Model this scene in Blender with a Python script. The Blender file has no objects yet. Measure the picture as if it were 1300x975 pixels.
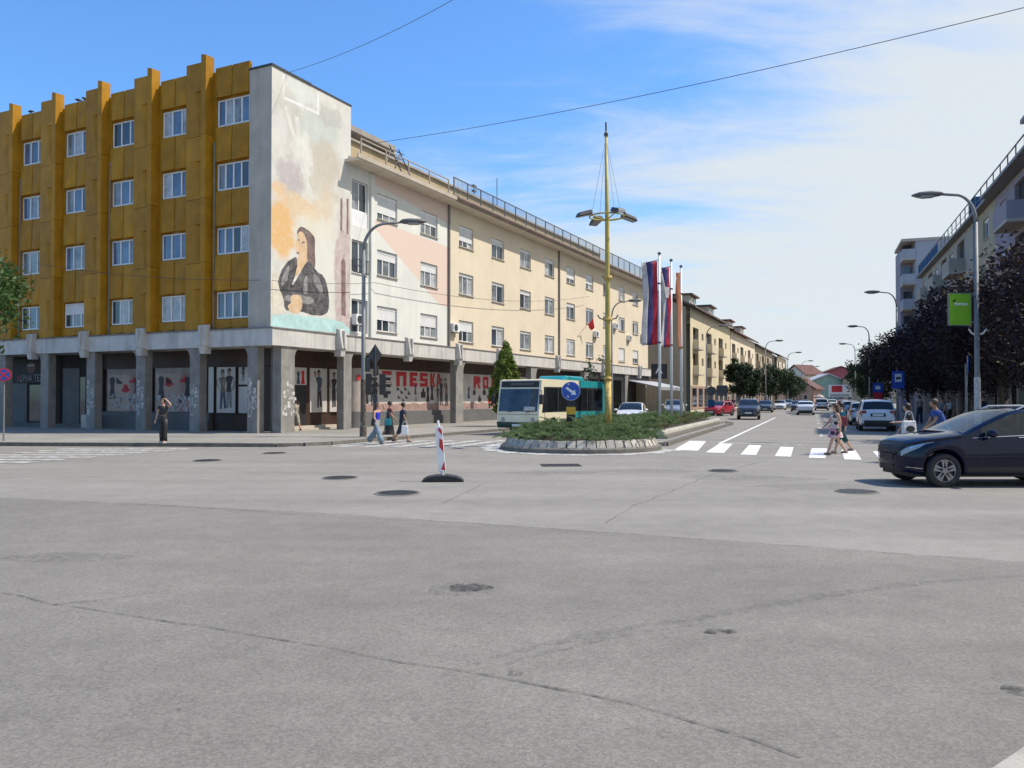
import bpy, math, random
from mathutils import Vector, Matrix, noise as mnoise
random.seed(7)
PI = math.pi
R = math.radians
scene = bpy.context.scene
col = scene.collection

# ------------------------------------------------------------------ camera
FPX, CAMH = 1030.0, 1.75
PITCH = math.atan(17.5 / FPX)
cam_data = bpy.data.cameras.new('camera')
cam_data.sensor_width = 36.0
cam_data.lens = FPX / 1300 * 36
cam_data.clip_start = 0.05
cam_data.clip_end = 3000
cam = bpy.data.objects.new('camera', cam_data)
cam.location = (0, 0, CAMH)
cam.rotation_euler = (PI / 2 + PITCH, 0, 0)
col.objects.link(cam)
scene.camera = cam

# ------------------------------------------------------------------ light
SUN_EL, SUN_AZ = R(56), R(1)          # azimuth measured from +X towards +Y
sun_data = bpy.data.lights.new('sun', 'SUN')
sun_data.energy = 5.0
sun_data.angle = R(0.8)
sun_data.color = (1.0, 0.93, 0.83)
sun = bpy.data.objects.new('sun', sun_data)
sv = Vector((math.cos(SUN_EL) * math.cos(SUN_AZ), math.cos(SUN_EL) * math.sin(SUN_AZ), math.sin(SUN_EL)))
sun.rotation_euler = sv.to_track_quat('Z', 'Y').to_euler()
sun.location = (30, 0, 60)
col.objects.link(sun)

world = bpy.data.worlds.new('World')
scene.world = world
world.use_nodes = True
wn, wl = world.node_tree.nodes, world.node_tree.links
wn.clear()
def wnode(t, **kw):
    n = wn.new(t)
    for k, v in kw.items(): setattr(n, k, v)
    return n
def wmath(op, a, b=None, clamp=False):
    n = wn.new('ShaderNodeMath'); n.operation = op; n.use_clamp = clamp
    for i, v in enumerate((a, b)):
        if v is None: continue
        if isinstance(v, (int, float)): n.inputs[i].default_value = v
        else: wl.new(v, n.inputs[i])
    return n.outputs[0]
sky = wnode('ShaderNodeTexSky', sky_type='NISHITA')
sky.sun_disc = False
sky.sun_elevation = SUN_EL
sky.sun_rotation = PI / 2 - SUN_AZ
sky.altitude = 100
sky.air_density = 1.3
sky.dust_density = 0.6
sky.ozone_density = 2.5
tc = wnode('ShaderNodeTexCoord')
sep = wnode('ShaderNodeSeparateXYZ'); wl.new(tc.outputs['Generated'], sep.inputs[0])
zc = wmath('MAXIMUM', sep.outputs[2], 0.0)
den = wmath('ADD', zc, 0.12)
px_, py_ = wmath('DIVIDE', sep.outputs[0], den), wmath('DIVIDE', sep.outputs[1], den)
comb = wnode('ShaderNodeCombineXYZ'); wl.new(px_, comb.inputs[0]); wl.new(py_, comb.inputs[1])
mp = wnode('ShaderNodeMapping'); mp.inputs['Rotation'].default_value = (0, 0, R(62)); mp.inputs['Scale'].default_value = (0.55, 1.25, 1)
mp.inputs['Location'].default_value = (0.75, 0.35, 0)
wl.new(comb.outputs[0], mp.inputs[0])
nz = wnode('ShaderNodeTexNoise'); nz.inputs['Scale'].default_value = 0.9; nz.inputs['Detail'].default_value = 9
nz.inputs['Roughness'].default_value = 0.58; nz.inputs['Distortion'].default_value = 0.35
wl.new(mp.outputs[0], nz.inputs['Vector'])
# thin veil that thickens towards the sun's side of the sky and towards the horizon
veil = wmath('ADD', wmath('MULTIPLY', sep.outputs[0], 1.28), wmath('MULTIPLY', wmath('SUBTRACT', 0.40, zc), 1.0))
nz2 = wnode('ShaderNodeTexNoise'); nz2.inputs['Scale'].default_value = 3.1; nz2.inputs['Detail'].default_value = 10; nz2.inputs['Roughness'].default_value = 0.66; nz2.inputs['Distortion'].default_value = 0.9
wl.new(mp.outputs[0], nz2.inputs['Vector'])
cl = wmath('ADD', veil, wmath('ADD', wmath('MULTIPLY', wmath('SUBTRACT', nz.outputs[0], 0.5), 1.9), wmath('MULTIPLY', wmath('SUBTRACT', nz2.outputs[0], 0.5), 0.7)))
mr = wnode('ShaderNodeMapRange', interpolation_type='SMOOTHSTEP')
wl.new(cl, mr.inputs['Value']); mr.inputs['From Min'].default_value = -0.12; mr.inputs['From Max'].default_value = 0.62
mr.inputs['To Max'].default_value = 0.96
tint = wnode('ShaderNodeMix', data_type='RGBA', blend_type='MULTIPLY'); tint.inputs[0].default_value = 1.0
wl.new(sky.outputs[0], tint.inputs[6]); tint.inputs[7].default_value = (0.66, 1.04, 1.48, 1)
mixc = wnode('ShaderNodeMix', data_type='RGBA'); wl.new(mr.outputs[0], mixc.inputs[0])
wl.new(tint.outputs[2], mixc.inputs[6]); mixc.inputs[7].default_value = (5.2, 5.6, 5.8, 1)
bg = wnode('ShaderNodeBackground'); bg.inputs[1].default_value = 0.13
wl.new(mixc.outputs[2], bg.inputs[0])
wo = wnode('ShaderNodeOutputWorld'); wl.new(bg.outputs[0], wo.inputs[0])

scene.view_settings.view_transform = 'Standard'
scene.view_settings.look = 'None'
scene.view_settings.exposure = 0.17
scene.view_settings.gamma = 1.0
scene.view_settings.use_curve_mapping = False
scene.render.engine = 'CYCLES'
scene.cycles.max_bounces = 6
scene.cycles.transparent_max_bounces = 10

# ------------------------------------------------------------------ pixel -> place helpers
cp_, sp_ = math.cos(PITCH), math.sin(PITCH)
def ray(x, y):
    u, v = (x - 650) / FPX, (487.5 - y) / FPX
    return (u, cp_ - v * sp_, sp_ + v * cp_)
def gp(x, y, z=0.0):
    r = ray(x, y); t = (z - CAMH) / r[2]
    return (r[0] * t, r[1] * t, z)
CX, CY, CA = -11.05, 37.3, R(26.1)
def cw(x, y):                                  # corner building frame -> world
    return (CX + x * math.cos(CA) + y * math.sin(CA), CY - x * math.sin(CA) + y * math.cos(CA))
def mural_yz(px, py):                          # pixel -> (along, height) on the mural/cream facade
    r = ray(px, py)
    t = (CX * math.cos(CA) - CY * math.sin(CA)) / (r[0] * math.cos(CA) - r[1] * math.sin(CA))
    X, Y = r[0] * t, r[1] * t
    return ((X - CX) * math.sin(CA) + (Y - CY) * math.cos(CA), CAMH + r[2] * t)
SX, SY, SA = 6.07, 30.65, R(20.3)
def S(a, b):                                   # street frame (a to the right, b up the street) -> world
    return (SX + a * math.cos(SA) + b * math.sin(SA), SY - a * math.sin(SA) + b * math.cos(SA))

# ------------------------------------------------------------------ mesh helpers
class MB:
    def __init__(s): s.v = []; s.f = []
    def add(s, vs, fs):
        o = len(s.v); s.v += [tuple(p) for p in vs]; s.f += [tuple(i + o for i in f) for f in fs]; return s
    def box(s, x0, x1, y0, y1, z0, z1):
        return s.add([(x0,y0,z0),(x1,y0,z0),(x1,y1,z0),(x0,y1,z0),(x0,y0,z1),(x1,y0,z1),(x1,y1,z1),(x0,y1,z1)],
                     [(0,3,2,1),(4,5,6,7),(0,1,5,4),(1,2,6,5),(2,3,7,6),(3,0,4,7)])
    def hexa(s, p):                            # eight corners, bottom ring then top ring
        return s.add(p, [(0,3,2,1),(4,5,6,7),(0,1,5,4),(1,2,6,5),(2,3,7,6),(3,0,4,7)])
    def prism(s, pts, axis, a0, a1):
        n = len(pts)
        def P(p, a): return {'x': (a, p[0], p[1]), 'y': (p[0], a, p[1]), 'z': (p[0], p[1], a)}[axis]
        vs = [P(p, a0) for p in pts] + [P(p, a1) for p in pts]
        fs = [tuple(range(n))[::-1], tuple(range(n, 2 * n))] + [(i, (i + 1) % n, (i + 1) % n + n, i + n) for i in range(n)]
        return s.add(vs, fs)
    def tube(s, path, r, n=8, caps=True):
        path = [Vector(p) for p in path]; k = len(path)
        rs = r if isinstance(r, (list, tuple)) else [r] * k
        ref = None; vs = []; fs = []
        for i, p in enumerate(path):
            d = (path[min(i + 1, k - 1)] - path[max(i - 1, 0)]).normalized()
            if ref is None:
                ref = Vector((0, 0, 1)) if abs(d.z) < 0.9 else Vector((1, 0, 0))
            u = (ref - d * ref.dot(d)).normalized(); w = d.cross(u); ref = u
            for j in range(n):
                a = 2 * PI * j / n
                vs.append(p + (u * math.cos(a) + w * math.sin(a)) * rs[i])
        for i in range(k - 1):
            for j in range(n):
                fs.append((i*n+j, i*n+(j+1) % n, (i+1)*n+(j+1) % n, (i+1)*n+j))
        if caps: fs += [tuple(range(n))[::-1], tuple(range((k-1)*n, k*n))]
        return s.add(vs, fs)
    def lathe(s, prof, n=24, c=(0, 0, 0), axis='z', sx=1, sy=1, caps=True):
        vs = []; fs = []; k = len(prof)
        for r, h in prof:
            for j in range(n):
                a = 2 * PI * j / n; p, q = r * math.cos(a) * sx, r * math.sin(a) * sy
                v = {'z': (p, q, h), 'y': (p, h, q), 'x': (h, p, q)}[axis]
                vs.append((v[0] + c[0], v[1] + c[1], v[2] + c[2]))
        for i in range(k - 1):
            for j in range(n): fs.append((i*n+j, i*n+(j+1) % n, (i+1)*n+(j+1) % n, (i+1)*n+j))
        if caps: fs += [tuple(range(n))[::-1], tuple(range((k-1)*n, k*n))]
        return s.add(vs, fs)
    def poly(s, pts): return s.add(pts, [tuple(range(len(pts)))])
    def grid(s, rows, closed=False):
        n = len(rows[0]); vs = [p for r in rows for p in r]; fs = []
        for i in range(len(rows) - 1):
            for j in range(n - 1): fs.append((i*n+j, i*n+j+1, (i+1)*n+j+1, (i+1)*n+j))
        return s.add(vs, fs)
    def mesh(s, name='mesh', smooth=False):
        me = bpy.data.meshes.new(name); me.from_pydata(s.v, [], s.f); me.validate(clean_customdata=False); me.update()
        if smooth: me.polygons.foreach_set('use_smooth', [True] * len(me.polygons))
        return me

def fixn(me):
    import bmesh
    b = bmesh.new(); b.from_mesh(me); bmesh.ops.recalc_face_normals(b, faces=b.faces); b.to_mesh(me); b.free(); return me
def obj(name, mb, mat, parent=None, smooth=False, bevel=0, fix=True, loc=None, rotz=0):
    me = mb if isinstance(mb, bpy.types.Mesh) else mb.mesh(name, smooth)
    if fix and not isinstance(mb, bpy.types.Mesh): fixn(me)
    if mat is not None and not me.materials: me.materials.append(mat)
    o = bpy.data.objects.new(name, me); col.objects.link(o)
    if parent: o.parent = parent
    if loc: o.location = loc
    if rotz: o.rotation_euler = (0, 0, rotz)
    if bevel:
        m = o.modifiers.new('bevel', 'BEVEL'); m.width = bevel; m.segments = 2; m.limit_method = 'ANGLE'; m.angle_limit = R(35)
    return o
def tag(o, label=None, cat=None, group=None, kind=None):
    if label: o['label'] = label
    if cat: o['category'] = cat
    if group: o['group'] = group
    if kind: o['kind'] = kind
    return o
def thing(name, label, cat, loc=(0, 0, 0), rotz=0, group=None):
    o = bpy.data.objects.new(name, None); col.objects.link(o)
    o.location = loc; o.rotation_euler = (0, 0, rotz); o.empty_display_size = 0.3
    return tag(o, label, cat, group)
def ctree(o, parent=None):
    c = o.copy(); col.objects.link(c); c.parent = parent
    for ch in o.children: ctree(ch, c)
    return c

# ------------------------------------------------------------------ materials
def mat(name, c, rough=0.7, var=0.12, scale=3.0, bump=0.0, bscale=40.0, metal=0.0, spec=0.5, c2=None, coat=0.0, detail=5, emit=None, stain=0.0):
    m = bpy.data.materials.new(name); m.use_nodes = True
    n, l = m.node_tree.nodes, m.node_tree.links
    b = n['Principled BSDF']
    b.inputs['Roughness'].default_value = rough; b.inputs['Metallic'].default_value = metal
    b.inputs['Specular IOR Level'].default_value = spec
    if coat: b.inputs['Coat Weight'].default_value = coat; b.inputs['Coat Roughness'].default_value = 0.04
    t = n.new('ShaderNodeTexCoord'); g = n.new('ShaderNodeNewGeometry')
    nt = n.new('ShaderNodeTexNoise'); nt.inputs['Scale'].default_value = scale; nt.inputs['Detail'].default_value = detail
    nt.inputs['Roughness'].default_value = 0.62
    l.new(g.outputs['Position'], nt.inputs['Vector'])
    r = n.new('ShaderNodeValToRGB')
    c2 = c2 or tuple(x * (1 - var * 1.6) for x in c)
    c1 = tuple(min(1, x * (1 + var)) for x in c)
    r.color_ramp.elements[0].position = 0.3; r.color_ramp.elements[0].color = (*c2, 1)
    r.color_ramp.elements[1].position = 0.7; r.color_ramp.elements[1].color = (*c1, 1)
    l.new(nt.outputs[0], r.inputs[0]); out = r.outputs[0]
    if stain:
        mp = n.new('ShaderNodeMapping'); mp.inputs['Scale'].default_value = (2.2, 2.2, 0.22); l.new(g.outputs['Position'], mp.inputs[0])
        s2 = n.new('ShaderNodeTexNoise'); s2.inputs['Scale'].default_value = 1.6; s2.inputs['Detail'].default_value = 7; l.new(mp.outputs[0], s2.inputs['Vector'])
        rr = n.new('ShaderNodeMapRange'); rr.inputs['From Min'].default_value = 0.48; rr.inputs['From Max'].default_value = 0.75
        rr.inputs['To Max'].default_value = stain; l.new(s2.outputs[0], rr.inputs[0])
        mx = n.new('ShaderNodeMix'); mx.data_type = 'RGBA'; l.new(rr.outputs[0], mx.inputs[0]); l.new(out, mx.inputs[6])
        mx.inputs[7].default_value = (*[x * 0.35 for x in c], 1); out = mx.outputs[2]
    l.new(out, b.inputs['Base Color'])
    if bump:
        nb = n.new('ShaderNodeTexNoise'); nb.inputs['Scale'].default_value = bscale; nb.inputs['Detail'].default_value = 4
        l.new(g.outputs['Position'], nb.inputs['Vector'])
        bp = n.new('ShaderNodeBump'); bp.inputs['Strength'].default_value = bump; bp.inputs['Distance'].default_value = 0.02
        l.new(nb.outputs[0], bp.inputs['Height']); l.new(bp.outputs[0], b.inputs['Normal'])
    if emit: b.inputs['Emission Color'].default_value = (*emit[0], 1); b.inputs['Emission Strength'].default_value = emit[1]
    return m

def asphalt(name, c, speck=0.35, patch=0.18):
    m = bpy.data.materials.new(name); m.use_nodes = True
    n, l = m.node_tree.nodes, m.node_tree.links; b = n['Principled BSDF']
    b.inputs['Roughness'].default_value = 0.8; b.inputs['Specular IOR Level'].default_value = 0.22
    g = n.new('ShaderNodeNewGeometry')
    def nz(sc, det=3, ro=0.6):
        t = n.new('ShaderNodeTexNoise'); t.inputs['Scale'].default_value = sc; t.inputs['Detail'].default_value = det; t.inputs['Roughness'].default_value = ro
        l.new(g.outputs['Position'], t.inputs['Vector']); return t.outputs[0]
    def mr(v, a, b_, lo, hi):
        t = n.new('ShaderNodeMapRange'); t.inputs['From Min'].default_value = a; t.inputs['From Max'].default_value = b_
        t.inputs['To Min'].default_value = lo; t.inputs['To Max'].default_value = hi; l.new(v, t.inputs[0]); return t.outputs[0]
    def mul(a, b_):
        t = n.new('ShaderNodeMath'); t.operation = 'MULTIPLY'; l.new(a, t.inputs[0]); l.new(b_, t.inputs[1]); return t.outputs[0]
    vor = n.new('ShaderNodeTexVoronoi'); vor.inputs['Scale'].default_value = 62; l.new(g.outputs['Position'], vor.inputs['Vector'])
    sepc = n.new('ShaderNodeSeparateColor'); l.new(vor.outputs['Color'], sepc.inputs[0])
    f = mul(mr(sepc.outputs[0], 0, 1, 1 - speck, 1 + speck), mr(nz(0.32, 6), 0.3, 0.7, 1 - patch, 1 + patch))
    f = mul(f, mr(nz(2.3, 6, 0.7), 0.3, 0.7, 0.9, 1.09))
    f = mul(f, mr(nz(95, 2), 0.25, 0.75, 0.88, 1.12))
    # tyre-polished lanes: broad streaks along and across the junction
    for rot, sc in ((0.08, (0.05, 0.75, 1)), (-1.2, (0.06, 0.6, 1))):
        mp = n.new('ShaderNodeMapping'); mp.inputs['Rotation'].default_value = (0, 0, rot); mp.inputs['Scale'].default_value = sc; l.new(g.outputs['Position'], mp.inputs[0])
        t = n.new('ShaderNodeTexNoise'); t.inputs['Scale'].default_value = 1.0; t.inputs['Detail'].default_value = 4; l.new(mp.outputs[0], t.inputs['Vector'])
        f = mul(f, mr(t.outputs[0], 0.3, 0.7, 0.93, 1.07))
    # sparse grit and small dark spots
    v2 = n.new('ShaderNodeTexVoronoi'); v2.inputs['Scale'].default_value = 5.5; l.new(g.outputs['Position'], v2.inputs['Vector'])
    f = mul(f, mr(v2.outputs['Distance'], 0.03, 0.09, 0.72, 1.0))
    cr = n.new('ShaderNodeMix'); cr.data_type = 'RGBA'; cr.blend_type = 'MULTIPLY'; cr.inputs[0].default_value = 1
    cr.inputs[6].default_value = (*c, 1)
    cc = n.new('ShaderNodeCombineColor')
    for i in range(3): l.new(f, cc.inputs[i])
    l.new(cc.outputs[0], cr.inputs[7]); l.new(cr.outputs[2], b.inputs['Base Color'])
    bp = n.new('ShaderNodeBump'); bp.inputs['Strength'].default_value = 0.5; bp.inputs['Distance'].default_value = 0.006
    l.new(nz(70, 3), bp.inputs['Height']); l.new(bp.outputs[0], b.inputs['Normal'])
    return m

def wornpaint(name, c, under, wear=0.45, scale=5.0):
    m = mat(name, c, 0.75, 0.06, 2.0)
    n, l = m.node_tree.nodes, m.node_tree.links; b = n['Principled BSDF']
    src = b.inputs['Base Color'].links[0].from_socket
    g = n.new('ShaderNodeNewGeometry'); t = n.new('ShaderNodeTexNoise'); t.inputs['Scale'].default_value = scale; t.inputs['Detail'].default_value = 10
    t.inputs['Roughness'].default_value = 0.75; l.new(g.outputs['Position'], t.inputs['Vector'])
    r = n.new('ShaderNodeMapRange'); r.inputs['From Min'].default_value = wear - 0.06; r.inputs['From Max'].default_value = wear + 0.1
    l.new(t.outputs[0], r.inputs[0])
    mx = n.new('ShaderNodeMix'); mx.data_type = 'RGBA'; l.new(r.outputs[0], mx.inputs[0]); mx.inputs[6].default_value = (*under, 1)
    l.new(src, mx.inputs[7]); l.new(mx.outputs[2], b.inputs['Base Color'])
    return m

def alphapaint(name, c, lo=0.45, hi=0.7, scale=6.0, amax=0.8):
    m = mat(name, c, 0.85, 0.1, 4.0)
    n, l = m.node_tree.nodes, m.node_tree.links; b = n['Principled BSDF']; o = n['Material Output']
    g = n.new('ShaderNodeNewGeometry'); t = n.new('ShaderNodeTexNoise'); t.inputs['Scale'].default_value = scale; t.inputs['Detail'].default_value = 8
    t.inputs['Roughness'].default_value = 0.7; l.new(g.outputs['Position'], t.inputs['Vector'])
    r = n.new('ShaderNodeMapRange'); r.inputs['From Min'].default_value = lo; r.inputs['From Max'].default_value = hi; r.inputs['To Max'].default_value = amax
    l.new(t.outputs[0], r.inputs[0])
    tr = n.new('ShaderNodeBsdfTransparent'); ms = n.new('ShaderNodeMixShader')
    l.new(r.outputs[0], ms.inputs[0]); l.new(tr.outputs[0], ms.inputs[1]); l.new(b.outputs[0], ms.inputs[2]); l.new(ms.outputs[0], o.inputs[0])
    return m

def tinted(name, c, gloss=0.12):
    m = bpy.data.materials.new(name); m.use_nodes = True
    n, l = m.node_tree.nodes, m.node_tree.links; o = n['Material Output']; n.remove(n['Principled BSDF'])
    tr = n.new('ShaderNodeBsdfTransparent'); tr.inputs[0].default_value = (*c, 1)
    gl = n.new('ShaderNodeBsdfGlossy'); gl.inputs['Roughness'].default_value = 0.02
    fr = n.new('ShaderNodeFresnel'); fr.inputs[0].default_value = 1.5
    ad = n.new('ShaderNodeMath'); ad.operation = 'ADD'; ad.use_clamp = True; l.new(fr.outputs[0], ad.inputs[0]); ad.inputs[1].default_value = gloss
    ms = n.new('ShaderNodeMixShader'); l.new(ad.outputs[0], ms.inputs[0]); l.new(tr.outputs[0], ms.inputs[1]); l.new(gl.outputs[0], ms.inputs[2])
    l.new(ms.outputs[0], o.inputs[0]); return m

def leafmat(name, c, c2, trans=0.3, scale=0.9):
    m = mat(name, c, 0.6, 0.1, scale, c2=c2, spec=0.3)
    n, l = m.node_tree.nodes, m.node_tree.links; b = n['Principled BSDF']; o = n['Material Output']
    src = b.inputs['Base Color'].links[0].from_socket
    tl = n.new('ShaderNodeBsdfTranslucent'); l.new(src, tl.inputs[0]); ms = n.new('ShaderNodeMixShader'); ms.inputs[0].default_value = trans
    l.new(b.outputs[0], ms.inputs[1]); l.new(tl.outputs[0], ms.inputs[2]); l.new(ms.outputs[0], o.inputs[0]); return m

M = {}
M['asphalt'] = asphalt('asphalt', (0.187, 0.173, 0.149), 0.17, 0.12)
M['asphalt_far'] = asphalt('asphalt_smooth', (0.23, 0.214, 0.186), 0.1, 0.09)
M['pavement'] = asphalt('pavement_grey', (0.25, 0.235, 0.205), 0.15, 0.15)
M['kerb'] = mat('kerb_stone', (0.15, 0.138, 0.118), 0.85, 0.2, 4, 0.4, 50)
M['kerb_light'] = mat('kerb_concrete', (0.36, 0.34, 0.285), 0.85, 0.15, 3, 0.4, 40)
M['zebra'] = wornpaint('road_paint', (0.68, 0.68, 0.66), (0.27, 0.265, 0.25), 0.36, 4.0)
M['oldpaint'] = wornpaint('old_road_paint', (0.6, 0.6, 0.57), (0.24, 0.228, 0.2), 0.5, 3.5)
M['crack'] = alphapaint('crack_tar', (0.07, 0.066, 0.06), 0.36, 0.66, 9.0, 0.85)
M['scuff'] = alphapaint('scuff_mark', (0.1, 0.098, 0.095), 0.42, 0.78, 13.0, 0.42)
M['stainp'] = alphapaint('oil_stain', (0.05, 0.048, 0.046), 0.42, 0.6, 14.0, 0.8)
M['streak'] = alphapaint('rain_streak', (0.16, 0.14, 0.11), 0.3, 0.75, 5.0, 0.32)
M['ochre'] = mat('ochre_cladding', (0.4, 0.19, 0.01), 0.5, 0.12, 1.4, 0.12, 6, spec=0.2, stain=0.2)
M['ochre2'] = mat('ochre_cladding_faded', (0.43, 0.205, 0.012), 0.5, 0.14, 1.1, 0.12, 6, spec=0.2, stain=0.26)
M['ochre3'] = mat('ochre_cladding_dull', (0.36, 0.17, 0.01), 0.5, 0.12, 1.7, 0.12, 6, spec=0.2, stain=0.22)
M['concrete'] = mat('concrete', (0.46, 0.405, 0.335), 0.85, 0.1, 1.3, 0.25, 25, stain=0.25)
M['column'] = mat('stained_shaded_concrete', (0.25, 0.235, 0.21), 0.85, 0.16, 1.8, 0.25, 25, stain=0.35)  # concrete with the arcade shade darkened into its colour, plus stain streaks
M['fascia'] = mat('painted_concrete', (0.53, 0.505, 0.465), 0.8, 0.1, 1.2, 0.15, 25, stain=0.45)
M['plaster'] = mat('mural_plaster', (0.62, 0.6, 0.54), 0.9, 0.08, 0.9, 0.2, 20, stain=0.15)
M['cream'] = mat('cream_render', (0.66, 0.565, 0.42), 0.92, 0.05, 0.5, 0.12, 30, stain=0.06)
M['pink'] = mat('pink_render', (0.68, 0.475, 0.375), 0.92, 0.05, 0.6, 0.12, 30, stain=0.12)
M['pale'] = mat('pale_render', (0.66, 0.655, 0.6), 0.92, 0.05, 0.6, 0.12, 30, stain=0.12)
M['white'] = mat('white_frame', (0.72, 0.72, 0.71), 0.5, 0.05, 3)
M['shutter'] = mat('shutter_white', (0.66, 0.66, 0.65), 0.6, 0.06, 2)
M['glass'] = mat('window_glass', (0.05, 0.065, 0.08), 0.06, 0.5, 0.35, spec=0.8)
M['glassb'] = mat('window_glass_blue', (0.11, 0.155, 0.24), 0.06, 0.35, 0.5, spec=0.9)
M['curtain'] = mat('window_curtain', (0.23, 0.25, 0.26), 0.1, 0.4, 1.2, spec=0.7)
M['curtainw'] = mat('window_net_curtain', (0.4, 0.41, 0.42), 0.12, 0.25, 2.5, spec=0.6)
M['black'] = mat('black_matt', (0.02, 0.02, 0.021), 0.6, 0.2, 3)
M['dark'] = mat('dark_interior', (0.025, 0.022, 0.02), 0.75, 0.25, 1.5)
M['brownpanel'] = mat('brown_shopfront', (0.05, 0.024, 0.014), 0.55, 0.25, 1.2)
M['greyshop'] = mat('grey_shopfront', (0.13, 0.128, 0.125), 0.6, 0.12, 1.5)
M['darkmetal'] = mat('dark_metal', (0.06, 0.063, 0.066), 0.5, 0.2, 5, metal=0.3)
M['galv'] = mat('galvanised_pole', (0.2, 0.205, 0.2), 0.6, 0.15, 3, metal=0.2)
M['rust'] = mat('sticker_grime', (0.14, 0.11, 0.085), 0.8, 0.5, 9)
M['paper'] = mat('torn_paper', (0.55, 0.53, 0.5), 0.85, 0.3, 14)
M['roofgrey'] = mat('roof_sheet', (0.33, 0.3, 0.26), 0.75, 0.15, 0.8, stain=0.2)
M['fasciab'] = mat('brown_gutter', (0.2, 0.145, 0.115), 0.65, 0.15, 1)
M['soffit'] = mat('soffit', (0.6, 0.52, 0.42), 0.9, 0.08, 1)
M['terr'] = mat('terrace_wall', (0.4, 0.32, 0.2), 0.85, 0.12, 0.6)
M['pipe'] = mat('drain_pipe', (0.2, 0.18, 0.17), 0.6, 0.15, 2)
M['tyre'] = mat('tyre_rubber', (0.022, 0.022, 0.023), 0.8, 0.2, 8)
M['rim'] = mat('alloy_rim', (0.25, 0.25, 0.26), 0.35, 0.08, 5, metal=0.7)
M['chrome'] = mat('chrome', (0.65, 0.66, 0.67), 0.18, 0.03, 5, metal=0.9)
M['lamp'] = mat('lamp_lens', (0.34, 0.35, 0.36), 0.28, 0.25, 30, spec=0.4, metal=0.3)
M['tail'] = mat('tail_lens', (0.28, 0.012, 0.015), 0.12, 0.1, 20, spec=0.7)
M['carglass'] = tinted('car_glass', (0.5, 0.58, 0.56), 0.03)
M['caropaque'] = mat('car_glass_dark', (0.012, 0.015, 0.017), 0.06, 0.3, 2, spec=0.45)
M['seat'] = mat('seat_fabric', (0.05, 0.05, 0.055), 0.8, 0.15, 6)
M['plate'] = mat('number_plate', (0.7, 0.7, 0.7), 0.5, 0.1, 12)
def paint(name, c, metal=0.25, rough=0.28): return mat(name, c, rough, 0.04, 2.0, metal=metal, coat=0.8, spec=0.5)
M['navy'] = mat('paint_navy', (0.002, 0.005, 0.022), 0.03, 0.04, 2.0, spec=0.36)
M['pwhite'] = paint('paint_white', (0.66, 0.67, 0.68), 0.0)
M['psilver'] = paint('paint_silver', (0.42, 0.44, 0.45), 0.5)
M['pgrey'] = paint('paint_anthracite', (0.05, 0.052, 0.05), 0.4)
M['pred'] = paint('paint_red', (0.42, 0.012, 0.03), 0.1)
M['pblack'] = paint('paint_black', (0.016, 0.017, 0.02), 0.3)
M['teal'] = paint('paint_teal', (0.018, 0.27, 0.29), 0.0)
M['buscream'] = paint('paint_cream', (0.74, 0.66, 0.47), 0.0)
M['signblue'] = mat('sign_blue', (0.015, 0.075, 0.42), 0.4, 0.05, 6)
M['signred'] = mat('sign_red', (0.5, 0.025, 0.04), 0.4, 0.05, 6)
M['signwhite'] = mat('sign_white', (0.74, 0.74, 0.74), 0.45, 0.04, 6)
M['amber'] = mat('amber_band', (0.66, 0.36, 0.02), 0.5, 0.08, 6)
M['yellowpole'] = mat('yellow_mast', (0.42, 0.33, 0.07), 0.55, 0.12, 3, stain=0.1)
M['yellowold'] = mat('yellow_mast_flaking', (0.56, 0.38, 0.1), 0.7, 0.35, 9)
M['green'] = mat('banner_green', (0.2, 0.46, 0.015), 0.6, 0.05, 4)
M['skin'] = mat('skin', (0.5, 0.28, 0.19), 0.55, 0.06, 6)
M['skin2'] = mat('skin_tanned', (0.36, 0.19, 0.12), 0.55, 0.06, 6)
M['hair'] = mat('dark_hair', (0.02, 0.014, 0.011), 0.6, 0.2, 20)
M['hairb'] = mat('brown_hair', (0.07, 0.035, 0.02), 0.6, 0.2, 20)
M['bark'] = mat('bark', (0.1, 0.075, 0.055), 0.9, 0.3, 8, 0.6, 30)
M['juniper'] = leafmat('juniper_needles', (0.2, 0.27, 0.11), (0.07, 0.12, 0.05), 0.35, 2.2)
M['juniper2'] = leafmat('juniper_dry_needles', (0.22, 0.18, 0.08), (0.09, 0.09, 0.04), 0.3, 2.2)
M['plum'] = leafmat('purple_leaves', (0.04, 0.026, 0.026), (0.013, 0.01, 0.012), 0.35, 1.2)
M['leaf'] = leafmat('green_leaves', (0.065, 0.12, 0.03), (0.025, 0.055, 0.014), 0.3, 1.2)
M['leafd'] = leafmat('dark_green_leaves', (0.032, 0.058, 0.025), (0.014, 0.028, 0.013), 0.25, 0.7)
M['conifer'] = leafmat('conifer_needles', (0.19, 0.25, 0.045), (0.08, 0.12, 0.025), 0.25, 2.0)
M['soil'] = mat('soil', (0.06, 0.045, 0.03), 0.95, 0.3, 6, 0.6, 20)

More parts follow.
